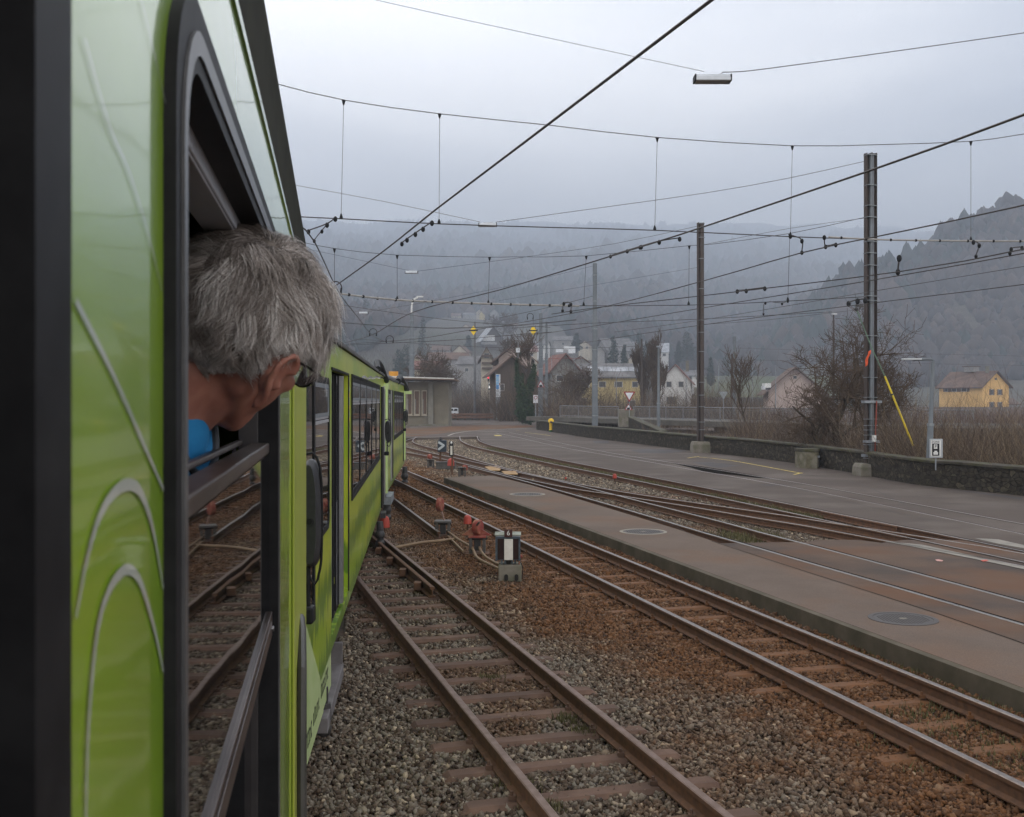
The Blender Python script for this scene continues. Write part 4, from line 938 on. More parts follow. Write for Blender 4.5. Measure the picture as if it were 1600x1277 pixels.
# head frame: x = own right, y = face forward, z = up
HM = Matrix.Rotation(roll, 3, 'Y') @ Matrix.Rotation(-yaw, 3, 'Z') @ Matrix.Rotation(pitch, 3, 'X')
def hp(x, y, z): return HC+HM @ Vector((x, y, z))
def capsule(b, p0, p1, r0, r1, n=16, sx=1.0):
    p0, p1 = Vector(p0), Vector(p1); L_ = (p1-p0).length; rings = []
    pts = []; rs = []
    for k in range(4): a = PI/2*(k/4); pts.append(p0-(p1-p0).normalized()*r0*math.cos(a)); rs.append(max(.002, r0*math.sin(a)))
    for k in range(5): pts.append(p0.lerp(p1, k/4)); rs.append(r0+(r1-r0)*k/4)
    for k in range(1, 5): a = PI/2*(k/4); pts.append(p1+(p1-p0).normalized()*r1*math.sin(a)); rs.append(max(.002, r1*math.cos(a)))
    b.tube(pts, rs, n)
def remeshed(b, name, voxel, m, parent, smooth_it=6):
    me = bpy.data.meshes.new(name+'_src'); me.from_pydata([tuple(v) for v in b.v], [], b.f)
    bm = bmesh.new(); bm.from_mesh(me); bmesh.ops.recalc_face_normals(bm, faces=bm.faces); bm.to_mesh(me); bm.free()
    o = bpy.data.objects.new(name+'_tmp', me); C.objects.link(o)
    r = o.modifiers.new('r', 'REMESH'); r.mode = 'VOXEL'; r.voxel_size = voxel
    s_ = o.modifiers.new('s', 'SMOOTH'); s_.iterations = smooth_it; s_.factor = .5
    ev = bpy.data.meshes.new_from_object(o.evaluated_get(bpy.context.evaluated_depsgraph_get()))
    bpy.data.objects.remove(o)
    root = Vector(parent['_o']) if parent is not None else Vector((0, 0, 0))
    co_ = np.zeros(len(ev.vertices)*3); ev.vertices.foreach_get('co', co_); co_ = co_.reshape(-1, 3)-np.array(root); ev.vertices.foreach_set('co', co_.ravel())
    ev.polygons.foreach_set('use_smooth', [True]*len(ev.polygons)); ev.materials.clear(); ev.materials.append(m)
    ob = bpy.data.objects.new(name, ev); C.objects.link(ob)
    if parent is not None: ob.parent = parent; ob['_o'] = parent['_o']
    return ob
skin = mat('skin', (.30, .135, .10), .55, (.22, .09, .066), 18, bump=.0006, bscale=120, col3=(.33, .155, .115), scale3=26)
skin.node_tree.nodes['Principled BSDF'].inputs['Subsurface Weight'].default_value = .15
skin.node_tree.nodes['Principled BSDF'].inputs['Subsurface Radius'].default_value = (.012, .004, .002)
PT = thing('person', (HC.x-.30, HC.y, .98), 'person with short grey hair and a blue shirt leaning out of the train window', 'person')
base_n = hp(-.012, -.03, -.085)             # skull base
c7 = Vector((HC.x-.110, HC.y-.02, HC.z-.122))   # root of the neck, inside the window
chest = c7+Vector((-.17, -.01, -.15)); hip = Vector((PT.location.x-.02, HC.y+.0, 1.98)); 
b = MB()
b.sphere(hp(0, -.012, .018), (.0755, .096, .092), 28, 18, HM)       # cranium
b.sphere(hp(0, .022, -.03), (.064, .072, .075), 22, 14, HM)         # face mass
b.sphere(hp(0, .048, -.078), (.042, .040, .034), 18, 12, HM)        # chin and jaw front
capsule(b, hp(.048, -.004, -.050), hp(.020, .058, -.092), .020, .017)   # right jaw line
capsule(b, hp(-.048, -.004, -.050), hp(-.020, .058, -.092), .020, .017)
capsule(b, hp(0, .085, .006), hp(0, .103, -.028), .010, .014, 12)   # nose
b.sphere(hp(0, .094, -.030), (.017, .012, .009), 12, 8, HM)
for sx in (-1, 1):
    capsule(b, hp(.012*sx, .080, .030), hp(.044*sx, .066, .024), .010, .009, 10)   # brow
    b.sphere(hp(.040*sx, .062, -.020), (.020, .018, .015), 12, 8, HM)             # cheek
    b.sphere(hp(.029*sx, .073, .010), (.0125, .0125, .0125), 12, 8, HM)           # eye ball
b.sphere(hp(0, .087, -.054), (.021, .010, .006), 12, 8, HM); b.sphere(hp(0, .085, -.064), (.018, .010, .006), 12, 8, HM)
capsule(b, base_n, c7, .052, .056, 20)                                # neck
capsule(b, hp(.02, .0, -.075), c7+Vector((.018, .04, .0)), .030, .033, 14)
# ears: bowl with rim and lobe
for sx in (-1, 1):
    ec = (.080*sx, -.004, -.022)
    def ep(u, v, w_=0): return hp(ec[0]+sx*(.010+w_), ec[1]-.010+u, ec[2]+v)
    rim = [(.004, -.030), (-.002, -.022), (-.012, -.004), (-.016, .014), (-.008, .030), (.006, .034), (.016, .026), (.018, .012)]
    b.tube(smooth_path([ep(u, v, .006+.004*(u < 0)) for u, v in rim], .004), .0048, 8)
    b.sphere(ep(.004, -.032, .002), (.006, .009, .011), 10, 8, HM)
    b.sphere(ep(.002, .004, -.004), (.008, .016, .028), 12, 8, HM)
    b.sphere(ep(.014, -.006, .002), (.005, .005, .008), 8, 6, HM)
# torso, arms and legs inside the car
capsule(b, c7+Vector((-.075, .0, -.045)), chest, .060, .125, 18); capsule(b, chest, hip+Vector((0, 0, .05)), .135, .135, 18)
sh = {}
for sy in (-1, 1):
    s_ = c7+Vector((-.09, .175*sy, -.085)); sh[sy] = s_; capsule(b, c7+Vector((-.08, .04*sy, -.06)), s_, .050, .058)
    el = s_+Vector((-.03, .06*sy, -.28)); wr_ = el+Vector((.075, -.04*sy, .155))
    capsule(b, s_, el, .054, .040); capsule(b, el, wr_, .038, .026)
    b.sphere(wr_+Vector((.012, -.01*sy, .03)), (.018, .034, .04), 12, 8)
    for f_ in range(4):
        q0 = wr_+Vector((.012, -.034+.021*f_, .055)); q1 = q0+Vector((.018, 0, .026-.003*abs(f_-1.5))); q2 = q1+Vector((.018, 0, -.004)); b.tube([q0, q1, q2, q2+Vector((.008, 0, -.014))], [.0088, .0085, .008, .006], 8)
    b.tube([wr_+Vector((.01, .03*sy, .02)), wr_+Vector((.02, .052*sy, .035)), wr_+Vector((.03, .055*sy, .055))], [.011, .010, .008], 8)
    hj = hip+Vector((0, .095*sy, -.02)); kn = hj+Vector((.03, .01*sy, -.46)); an = kn+Vector((-.04, 0, -.42))
    capsule(b, hj, kn, .088, .058); capsule(b, kn, an, .056, .040); capsule(b, an, an+Vector((.14, 0, -.06)), .042, .034)
body = remeshed(b, 'body', .0042, skin, PT, 3)
# blue shirt and grey collar edge
blue = mat('shirt_blue', (.018, .20, .42), .75, (.012, .14, .33), 14, bump=.004, bscale=10)
b = MB()
capsule(b, c7+Vector((-.055, -.0, -.025)), chest, .074, .145, 20); capsule(b, c7+Vector((-.04, 0, -.01)), c7+Vector((.008, 0, .002)), .073, .068, 20); capsule(b, chest, hip+Vector((0, 0, .12)), .155, .155, 20)
for sy in (-1, 1):
    capsule(b, c7+Vector((-.06, .03*sy, -.055)), sh[sy], .072, .074, 18)
    el = sh[sy]+Vector((-.03, .06*sy, -.28)); capsule(b, sh[sy], el, .073, .056, 18); capsule(b, el, el+Vector((.058, -.03*sy, .12)), .054, .046, 18)
nax = Vector((.96, .08, .24)).normalized(); nu_ = nax.cross(Vector((0, 1, 0))).normalized(); nw_ = nax.cross(nu_)
def nring(off_, r_): return [c7+nax*(off_+.008*math.cos(t+1))+nu_*(r_*math.cos(t))+nw_*(r_*1.12*math.sin(t)) for t in np.linspace(0, 2*PI, 17)]
b.tube(smooth_path(nring(.044, .066), .02), .017, 10)
shirt = remeshed(b, 'shirt', .006, blue, PT, 5)
colr = MB(); colr.tube(smooth_path(nring(.060, .065), .015), .0055, 8); colr.build('collar_edge', mat('collar_grey', (.06, .065, .075), .8, (.04, .045, .05), 20), PT, smooth=True)
b = MB()
for sy in (-1, 1):
    hj = hip+Vector((0, .095*sy, -.02)); kn = hj+Vector((.03, .01*sy, -.46)); an = kn+Vector((-.04, 0, -.42)); capsule(b, hj, kn, .104, .072); capsule(b, kn, an, .07, .058)
capsule(b, hip+Vector((0, -.08, .03)), hip+Vector((0, .08, .03)), .14, .14); remeshed(b, 'trousers', .012, mat('trousers_m', (.03, .035, .05), .85, (.02, .025, .035), 9, bump=.002), PT, 4)
# glasses
b = MB(); b.tube(smooth_path([hp(.083, -.002, .006), hp(.081, .03, .010), hp(.076, .068, .012), hp(.060, .094, .012)], .01), .0016, 6)
b.tube(smooth_path([hp(-.083, -.002, .006), hp(-.081, .03, .010), hp(-.076, .068, .012), hp(-.060, .094, .012)], .01), .0016, 6)
gl = b.build('glasses', black_rubber, PT, smooth=True)
for sx in (-1, 1):
    b = MB(); b.tube([hp(sx*(.034+.025*math.cos(t)), .102-.010*abs(math.cos(t)), .003+.018*math.sin(t)) for t in np.linspace(0, 2*PI, 20)[:-1]], .0014, 6, closed=True); b.build('rim', black_rubber, gl, smooth=True)
    b = MB(); b.add([hp(sx*(.034+.024*math.cos(t)), .101-.010*abs(math.cos(t)), .003+.017*math.sin(t)) for t in np.linspace(0, 2*PI, 20)[:-1]], [tuple(range(19))]); ln_ = b.build('lens', None, gl)
    lm = bpy.data.materials.get('lens_m') or bpy.data.materials.new('lens_m'); lm.use_nodes = True; lp = lm.node_tree.nodes['Principled BSDF']; lp.inputs['Transmission Weight'].default_value = .9; lp.inputs['Roughness'].default_value = .02; lp.inputs['IOR'].default_value = 1.1; ln_.data.materials.append(lm)
# hair: combed tufts of strands over the skull
hr = np.random.default_rng(5)
whorl = Vector((.010, -.052, .088)).normalized()
def skull_r(d):
    # radius of the scalp along local direction d
    a = Vector((.0755, .096, .092)); c = Vector((0, -.012, .018))
    A_ = sum((d[i]/a[i])**2 for i in range(3)); B_ = -2*sum(d[i]*c[i]/a[i]**2 for i in range(3)); C_ = sum((c[i]/a[i])**2 for i in range(3))-1
    return (-B_+math.sqrt(max(0, B_*B_-4*A_*C_)))/(2*A_)
def hair_ok(d):
    # hairline: nape, round the ears, forehead
    ph = math.atan2(d.y, abs(d.x))           # +90 face, -90 back
    lim = np.interp(math.degrees(ph), [-90, -50, -20, 0, 18, 34, 60, 90], [-1.02, -.92, -.50, .02, .16, .42, .66, .70])
    return math.asin(max(-1, min(1, d.z))) > lim
NS = 30000; SEG = 7
V = []; rn = []
cl = [Vector(hr.normal(size=3)).normalized() for _ in range(520)]
cl = [c for c in cl if hair_ok(c)]
clr = hr.random(len(cl)); CLA = np.array([tuple(c) for c in cl])
cldir = hr.normal(0, .85, len(cl)); cllift = hr.random(len(cl))
cnt = 0
while cnt < NS:
    d = Vector(hr.normal(size=3)).normalized()
    if not hair_ok(d): continue
    ci = int(np.argmax(CLA @ np.array(tuple(d)))); cc = cl[ci]
    # combing direction: away from the whorl, swirling, then down
    away = d-whorl*d.dot(whorl)
    nrm = d
    tng = (away-nrm*away.dot(nrm))
    tng = tng.normalized() if tng.length > 1e-4 else Vector((1, 0, 0))
    sw = nrm.cross(tng)
    ang = .75*math.exp(-(math.acos(max(-1, min(1, d.dot(whorl))))/.55)**2)+cldir[ci]+hr.normal(0, .10)
    g_ = (tng*math.cos(ang)+sw*math.sin(ang)).normalized()
    dn = Vector((0, -.15, -1)); dn = dn-nrm*dn.dot(nrm)
    top = max(0, d.z)
    L_ = (.027+.028*max(0, d.z+.35))*hr.uniform(.7, 1.25)
    if d.z < -.35: L_ *= .7
    if abs(d.x) > .55 and d.z < .5 and d.y > -.45: L_ *= .55
    if hr.random() < .04: L_ *= 1.25
    p = d*skull_r(d)*1.004; lift = (.34+.75*top+.5*cllift[ci])*hr.uniform(.6, 1.25)
    dirv = (g_+nrm*lift).normalized(); pts = [p]
    cp = cc*skull_r(cc)*1.05
    for s_ in range(SEG-1):
        st = L_/(SEG-1); dirv = (dirv+dn*(.10+.12*(1-top))-nrm*(.30*lift)+g_*.10+Vector(hr.normal(0, .035, 3))).normalized()
        q = pts[-1]+dirv*st
        rr = q.length; dd = q/rr; mr_ = skull_r(dd)*1.01+.0015
        if rr < mr_: q = dd*mr_
        # gather toward the lock
        tip = cp+(p-cp)*.35+g_*L_*(s_+1)/(SEG-1)
        pts.append(q.lerp(q+(tip-q)*.24, .6*(s_+1)/(SEG-1))+sw*(.0060*math.sin(clr[ci]*40+s_*1.05)*(s_+1)/(SEG-1)))
    w0 = hr.uniform(.00028, .00050)
    P = [hp(*q) for q in pts]; sidev = (HM @ g_.cross(nrm)).normalized(); upv = (HM @ nrm).normalized()
    for k, q in enumerate(P):
        ww = w0*(1-.75*(k/(SEG-1))**2)
        V.append(q+sidev*ww); V.append(q-sidev*ww*.5+upv*ww*.87); V.append(q-sidev*ww*.5-upv*ww*.87)
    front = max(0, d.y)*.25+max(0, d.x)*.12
    base = .46*hr.random()+.44*clr[ci]-.20*max(0, -d.x-.1)+.20+front-.16*(d.dot(whorl) > .93)  # darker towards the left side: shade put into the strand colour
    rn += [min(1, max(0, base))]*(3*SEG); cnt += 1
V = np.array([tuple(v) for v in V])-np.array(tuple(PT.location)); fa = []
for k in range(SEG-1):
    for j in range(3): fa.append((k*3+j, k*3+(j+1) % 3, (k+1)*3+(j+1) % 3, (k+1)*3+j))
fa = np.array(fa); Fs = (fa[None]+(np.arange(NS)*3*SEG)[:, None, None]).reshape(-1, 4)
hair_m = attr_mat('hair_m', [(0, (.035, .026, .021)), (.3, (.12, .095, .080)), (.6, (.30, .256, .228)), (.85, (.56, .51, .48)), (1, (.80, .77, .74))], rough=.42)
hair_m.node_tree.nodes['Principled BSDF'].inputs['Specular IOR Level'].default_value = .5
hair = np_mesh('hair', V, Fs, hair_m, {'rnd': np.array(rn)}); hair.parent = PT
# scalp under the strands
b = MB(); vs = []; n1, n2 = 60, 40
for j in range(n2+1):
    for i in range(n1):
        th = PI*j/n2; ph = 2*PI*i/n1; d = Vector((math.sin(th)*math.cos(ph), math.sin(th)*math.sin(ph), math.cos(th)))
        vs.append((d, hp(*(d*skull_r(d)*1.008+d*.001)), hair_ok(d)))
fs = []
for j in range(n2):
    for i in range(n1):
        q = (j*n1+i, (j+1)*n1+i, (j+1)*n1+(i+1) % n1, j*n1+(i+1) % n1)
        if all(vs[k][2] for k in q): fs.append(q)
b.add([v[1] for v in vs], fs); sc_o = b.build('scalp_hair', mat('scalp_m', (.075, .060, .052), .9, (.12, .10, .085), 60), None, smooth=True)
sc_o.parent = hair; 
for v in sc_o.data.vertices: v.co -= Vector(PT.location)
# ================================================================== MASTS
brown_steel = mat('brown_steel', (.050, .041, .037), .7, (.072, .057, .050), 2.2, metal=.2, bump=.001, col3=(.06, .045, .04), scale3=5)
band_m = mat('band_m', (.22, .24, .25), .45, (.16, .18, .19), 8, metal=.5)
def base_block(T, c, w_, h_, m=concrete):
    b = MB(); vs = []
    for z, k in ((-.1, 1.0), (h_*.72, .96), (h_, .84)): vs += [(c.x+x*w_/2*k, c.y+y*w_/2*k, z) for x, y in ((-1, -1), (1, -1), (1, 1), (-1, 1))]
    b.add(vs, [(i*4+k, i*4+(k+1) % 4, i*4+4+(k+1) % 4, i*4+4+k) for i in range(2) for k in range(4)]+[(3, 2, 1, 0), (8, 9, 10, 11)]); b.build('footing', m, T, bevel=.02)
def hbeam(b, c, r, h, ry=0):
    """two flanges and a web"""
    R = Matrix.Rotation(ry, 3, 'Z')
    for sx in (-1, 1): b.box(c+R @ Vector((sx*r*.96, 0, h/2)), (r*.10, r*1.9, h), ry)
    b.box(c+Vector((0, 0, h/2)), (r*1.75, r*.08, h), ry)
# big double mast at the right
c = G(1360, 743); T = thing('catenary_mast', (c.x, c.y, 0), 'tallest brown steel mast with silver bands, nearest to the camera at the right', 'mast', 'masts carrying the overhead wires')
base_block(T, c, 1.0, .42)
h1 = H+(HY-240)/F*c.y
b = MB(); hbeam(b, c+Vector((-.10, 0, 0)), .09, h1, .35); hbeam(b, c+Vector((.10, .02, 0)), .10, h1+.02, .35); b.build('shaft', brown_steel, T)
b = MB(); b.tube([c+Vector((.03, -.02, .3)), c+Vector((.03, -.02, h1-.02))], .085, 10); b.build('conduit', mat('conduit_m', (.15, .17, .19), .5, (.11, .12, .13), 2, metal=.3), T, smooth=True)
for yy in (243, 290, 322, 340, 378, 396, 415, 463, 470, 525, 590, 621, 655, 665, 672, 680, 695, 716):
    z = H+(HY-yy)/F*c.y; b = MB(); b.box((c.x, c.y, z), (.39, .28, .02), .35); b.build('band', band_m, T)
for yy, w_ in ((628, .62), (712, .62), (690, .5)):
    z = H+(HY-yy)/F*c.y; b = MB(); b.box((c.x+.04, c.y, z), (w_, .3, .09), .1); b.build('clamp', grey_metal, T)
z = H+(HY-728)/F*c.y; b = MB(); b.box((c.x, c.y, z), (.72, .5, .05)); b.build('base_plate', brown_steel, T)
z = H+(HY-685)/F*c.y; b = MB(); b.box((c.x+.06, c.y-.2, z), (.14, .05, .22)); b.build('number_plate', white_paint, T)
b = MB(); b.tube([c+Vector((.10, -.16, .5)), c+Vector((.12, -.17, 1.4)), c+Vector((.16, -.17, 2.6))], .022, 6); b.build('red_cable', mat('red_cable', (.25, .05, .03), .6, (.15, .04, .03), 5), T)
# second brown mast
c = G(1095, 707); T = thing('catenary_mast', (c.x, c.y, 0), 'plain dark brown round mast with thin silver rings, second from the right', 'mast', 'masts carrying the overhead wires')
base_block(T, c, .95, .55); h2 = H+(HY-348)/F*c.y
b = MB(); hbeam(b, c+Vector((-.03, .02, 0)), .13, h2, .2); b.tube([c+Vector((.04, -.03, 0)), c+Vector((.04, -.03, h2-.03))], .12, 12); b.build('shaft', brown_steel, T, smooth=True)
for yy in (350, 372, 405, 452, 501, 520, 550, 598, 618, 636, 660, 672): b = MB(); b.cyl((c.x+.02, c.y-.01, H+(HY-yy)/F*c.y), .175, .03, 14); b.build('band', band_m, T)
c_m2 = c
def tube_mast(px, by, ty, r, label, steps=(.38, .68), lw=.62, base=True, bands=(.12, .3, .5, .62, .78, .93), m=zinc):
    c = G(px, by); T = thing('catenary_mast', (c.x, c.y, 0), label, 'mast', 'masts carrying the overhead wires'); hh = H+(HY-ty)/F*c.y
    if base: base_block(T, c, .95, .6)
    b = MB(); rs = [r*1.12, r*1.12, r, r, r*.78, r*.78]; zs = [0, hh*steps[0], hh*steps[0]+.12, hh*steps[1], hh*steps[1]+.12, hh]
    b.tube([(c.x, c.y, z) for z in zs], rs, 16); b.build('shaft', m, T, smooth=True)
    for k in bands: b = MB(); b.cyl((c.x, c.y, hh*k), r*(1.2 if k < steps[0] else 1.08 if k < steps[1] else .9), .07, 14); b.build('band', band_m, T)
    b = MB(); b.cyl((c.x, c.y, hh), r*.8, .06, 14, r*.5); b.build('cap', band_m, T); return c, hh, T
m3, h3, T_m3 = tube_mast(929.5, 683, 412, .19, 'grey tubular mast stepped twice, standing alone on a concrete block by the wall')
m4, h4, T_m4 = tube_mast(845, 663, 490, .23, 'thicker of the two grey tubular masts behind the ivy tree, carrying the warning triangle', base=False)
m5, h5, T_m5 = tube_mast(854, 661, 503, .16, 'thinner grey tubular mast right beside the thicker one', base=False)
m6, h6, T_m6 = tube_mast(643.5, 661.8, 490, .27, 'grey tubular mast behind the station building with a curved lamp arm on top', base=False, steps=(.5, .8))
b = MB(); Yc = m6.y; b.tube(smooth_path([D(643, 491, Yc), D(643.5, 477, Yc), D(647, 468, Yc), D(653, 465.5, Yc)], .3), .10, 8); b.box(D(656, 463.8, Yc), (.75, .3, .14)); b.build('lamp_arm', white_paint, T_m6, smooth=True)
m7, h7, T_m7 = tube_mast(742, 655, 503, .17, 'thin two tone mast carrying a yellow diamond sign left of the totem', base=False, m=mat('mast_dark', (.07, .06, .06), .6, (.13, .14, .15), .5), bands=())
# posts farther off
def post(px, by, ty, r, Y, label, m=zinc, cat='post', nm='post'):
    a, b_ = D(px, by, Y), D(px, ty, Y); o = MB().tube([a, a.lerp(b_, .5), a.lerp(b_, .52), b_], [r*1.15, r*1.1, r*.9, r*.85], 10).build(nm, m, smooth=True); tag(o, label, cat); return o
post(1147.5, 660, 526, .17, 105, 'short grey post rising from the brush right of the plain brown mast', zinc)
post(1143.8, 660, 553, .12, 108, 'dark wooden pole touching the left of the short grey post', brown_steel)
post(1002.5, 650, 530, .12, 120, 'dark wooden pole right of the yellow house', brown_steel)
post(1302.5, 640, 500, .10, 95, 'very thin tall lamp post rising behind the bare tree', brown_steel, 'lamp post', 'lamp_post')
b = MB(); b.box(D(1303, 491, 95), (.5, .3, .14)); lp = b.build('lamp_head', alu, bpy.data.objects['lamp_post'], bevel=.02)
b = MB(); b.tube([D(1302.5, 500, 95), D(1302.5, 492, 95)], .07, 8); b.build('neck', brown_steel, bpy.data.objects['lamp_post'])
for px, ty, by, Y, lab in ((1072, 590, 640, 150, 'slim grey pole in front of the white chalet'), (1123, 570, 640, 170, 'thin pole in the vineyard left of the grey post'), (1212, 575, 640, 160, 'thin pole in front of the pale barn'), (1176, 560, 630, 200, 'faint pole at the edge of the green field'), (1381, 560, 640, 140, 'thin pole right of the tallest mast'), (963, 585, 640, 140, 'thin pole in front of the yellow house')):
    post(px, by, ty, .07, Y, lab, grey_metal)
# grey street lamps
def street_lamp(px, by, ty, Y, arm, label, r=.075):
    a, t_ = D(px, by, Y), D(px+ (6 if arm else 0), ty, Y); T = thing('street_lamp', tuple(a), label, 'street lamp', 'street lamps behind the wall')
    b = MB(); b.tube([a, a.lerp(t_, .35), a.lerp(t_, .36), t_], [r, r*.98, r*.75, r*.55], 12); b.build('pole', zinc, T, smooth=True)
    b = MB(); b.cyl(a.lerp(t_, .33), r*1.15, .08, 12); b.build('collar', band_m, T)
    if arm:
        b = MB(); e = t_+Vector((-.55, 0, .05)); b.tube(smooth_path([t_-Vector((0, 0, .02)), t_+Vector((-.04, 0, .06)), e], .05), .035, 8); b.build('arm', zinc, T, smooth=True)
        b = MB(); b.prism([(0, -.09), (-.5, -.07), (-.55, 0), (-.5, .07), (0, .09)], .05, e-Vector((-.2, 0, .01))); b.build('lamp_head', mat('lamp_head_m', (.42, .44, .45), .4, (.33, .35, .36), 5), T, bevel=.008)
    else:
        b = MB(); b.box(t_+Vector((0, 0, .06)), (.3, .3, .12)); b.build('lamp_head', grey_metal, T, bevel=.02)
    return T
SLT = street_lamp(1452, 716, 565, 30, True, 'grey street lamp with a flat arm beside the parking sign', .085)
street_lamp(1029, 675, 543, 85, False, 'straight grey lamp pole standing behind the wall right of the yield sign', .14)
# parking sign on the right lamp
Yp = 29.9; T = thing('parking_sign', tuple(D(1463, 730, Yp)), 'black and white parking zone sign in a grey frame beside the street lamp', 'road sign')
def rectpx(b, x0, y0, x1, y1, Y, th=.03): c = (D(x0, y0, Y)+D(x1, y1, Y))/2; a, z = D(x0, y0, Y), D(x1, y1, Y); b.box(c, (abs(z.x-a.x), th, abs(z.z-a.z))); return b
rectpx(MB(), 1452.5, 686, 1472.5, 715.5, Yp, .05).build('frame', mat('sign_grey', (.36, .38, .40), .5, (.3, .32, .34), 9), T, bevel=.006)
rectpx(MB(), 1454.5, 688, 1470, 713.5, Yp-.03, .012).build('panel', white_paint, T)
rectpx(MB(), 1456.5, 693.3, 1467.8, 712.3, Yp-.04, .008).build('black_field', black_rubber, T)
X_ = Vector((1, 0, 0)); Z_ = Vector((0, 0, 1))
text_mesh('zone_text', 'ZONE', .085, D(1462, 690.8, Yp-.046), X_, Z_, black_rubber, T)
rectpx(MB(), 1459.2, 694.6, 1464.6, 701.5, Yp-.047, .006).build('letter_field', white_paint, T)
text_mesh('parking_letter', 'P', .12, D(1462, 698.1, Yp-.054), X_, Z_, black_rubber, T)
b = MB(); rectpx(b, 1458.6, 706.5, 1465.6, 710.6, Yp-.047, .006); rectpx(b, 1460, 704.6, 1464.2, 706.6, Yp-.047, .006); b.build('car_symbol', white_paint, T)
MB().tube([D(1462, 716, Yp), D(1462, 735, Yp)], .02, 8).build('stand', grey_metal, T)
# earthing pole with a flag leaning on the tallest mast
cm1 = G(1360, 743); Ye = cm1.y-.5
T = thing('earthing_pole', tuple(D(1427, 698, Ye)), 'long yellow earthing pole with an orange flag leaning against the tallest mast', 'earthing pole')
P0, P1, P2, P3 = D(1338, 483, Ye), D(1363, 546, Ye), D(1382.5, 588, Ye), D(1427, 697, Ye)
MB().tube([P2, P3], .035, 8).build('yellow_rod', mat('rod_yellow', (.62, .47, .03), .45, (.5, .36, .03), 3), T, smooth=True)
MB().tube([P0, P1, P2], .02, 8).build('green_rod', mat('rod_green', (.13, .20, .14), .5, (.09, .14, .10), 3), T, smooth=True)
b = MB(); b.sphere(P0, .07, 8, 6); b.box(P0+Vector((.1, 0, .1)), (.25, .06, .06)); b.build('hook', dark_metal, T)
b = MB(); q = P1; b.tube([P2+(P3-P2)*.25, P2+(P3-P2)*.27], .05, 8); b.build('grip', dark_metal, T)
fl = MB(); vs = []
for i in range(6):
    for j in range(3): vs.append(P1+Vector((-.05-.24*i/5*.5-.05*j+.02*math.sin(i*1.7), -.03*math.sin(i*1.3+j), -.02-.52*i/5-.03*j)))
fl.add(vs, [(i*3+j, i*3+j+1, i*3+j+4, i*3+j+3) for i in range(5) for j in range(2)]); o = fl.build('flag', mat('flag_orange', (.62, .10, .03), .8, (.45, .06, .02), 9), T, smooth=True)
so_ = o.modifiers.new('s', 'SOLIDIFY'); so_.thickness = .01
# ================================================================== OVERHEAD WIRES
wire_m = mat('wire_m', (.030, .026, .024), .5, (.05, .04, .035), 5, metal=.4)
thin_m = mat('thin_wire', (.06, .06, .062), .6, (.08, .08, .08), 5, metal=.2)
rodw_m = mat('rod_white', (.30, .29, .27), .5, (.22, .21, .20), 6)
def wire(pts, r, label, m=wire_m, cat='overhead wire', nm='contact_wire', grp='contact wires over the tracks', sub=1):
    b = MB(); b.tube(smooth_path(pts, 1.5) if sub else pts, r, 6, cap=True); o = b.build(nm, m, smooth=True); return tag(o, label, cat, grp)
U = lambda x, y, z=5.5: G(x, y, z)
def U2(pts, z=5.5): return [U(x, y, z) for x, y in pts]
W1 = U2([(1180, -52), (1108, 3), (815, 226), (683, 326), (600, 392), (524, 447)])
wire(W1, .014, 'thick black wire sweeping from the upper middle down to the loop by the head', wire_m)
W2 = U2([(425, 268), (450, 315), (470, 354), (491, 377), (530, 457.6), (560, 497), (581, 523.6), (602, 534)]); wire(W2, .013, 'wire above the green train passing left of the loop fitting')
W3 = U2([(1900, 57), (1596, 181), (1350, 270), (1110, 351), (1001, 386), (780, 453.4), (647, 487.5), (581, 523.6), (538, 536)]); wire(W3, .014, 'thick wire crossing the tops of both brown masts from the right edge')
W4 = U2([(1900, 240), (1597, 321.5), (1369, 370), (1253, 395), (1100, 438.8), (932.6, 482), (780, 510), (728, 517), (649, 530), (540, 538)]); wire(W4, .012, 'wire crossing the tallest mast just below the insulated span bar')
W5 = U2([(1800, 345), (1597, 390), (1403, 425), (1100, 462), (932, 481), (862, 491)]); wire(W5, .013, 'upper of two close wires reaching the lower right sky')
W6 = U2([(1800, 356), (1597, 396.5), (1369, 437), (1100, 481), (932, 509), (862, 519.4), (800, 527)]); wire(W6, .012, 'lower of two close wires reaching the lower right sky')
W7 = U2([(1900, 368), (1597, 417), (1360, 456), (1100, 499.7), (960, 519)], 5.9); wire(W7, .009, 'thin wire between the paired wires and the lowest right wire', thin_m)
W8 = U2([(1900, 402), (1597, 445), (1369, 473), (1100, 507.5), (904, 537)]); wire(W8, .012, 'lowest overhead wire leaving at the right edge')
W9 = U2([(862, 519), (760, 527), (700, 532), (530, 540)]); wire(W9, .012, 'low far wire above the station roof')
W10 = U2([(520, 503), (597, 509), (697, 513), (800, 509), (900, 500)], 5.8); wire(W10, .02, 'far wire crossing in front of the dark conifers', thin_m)
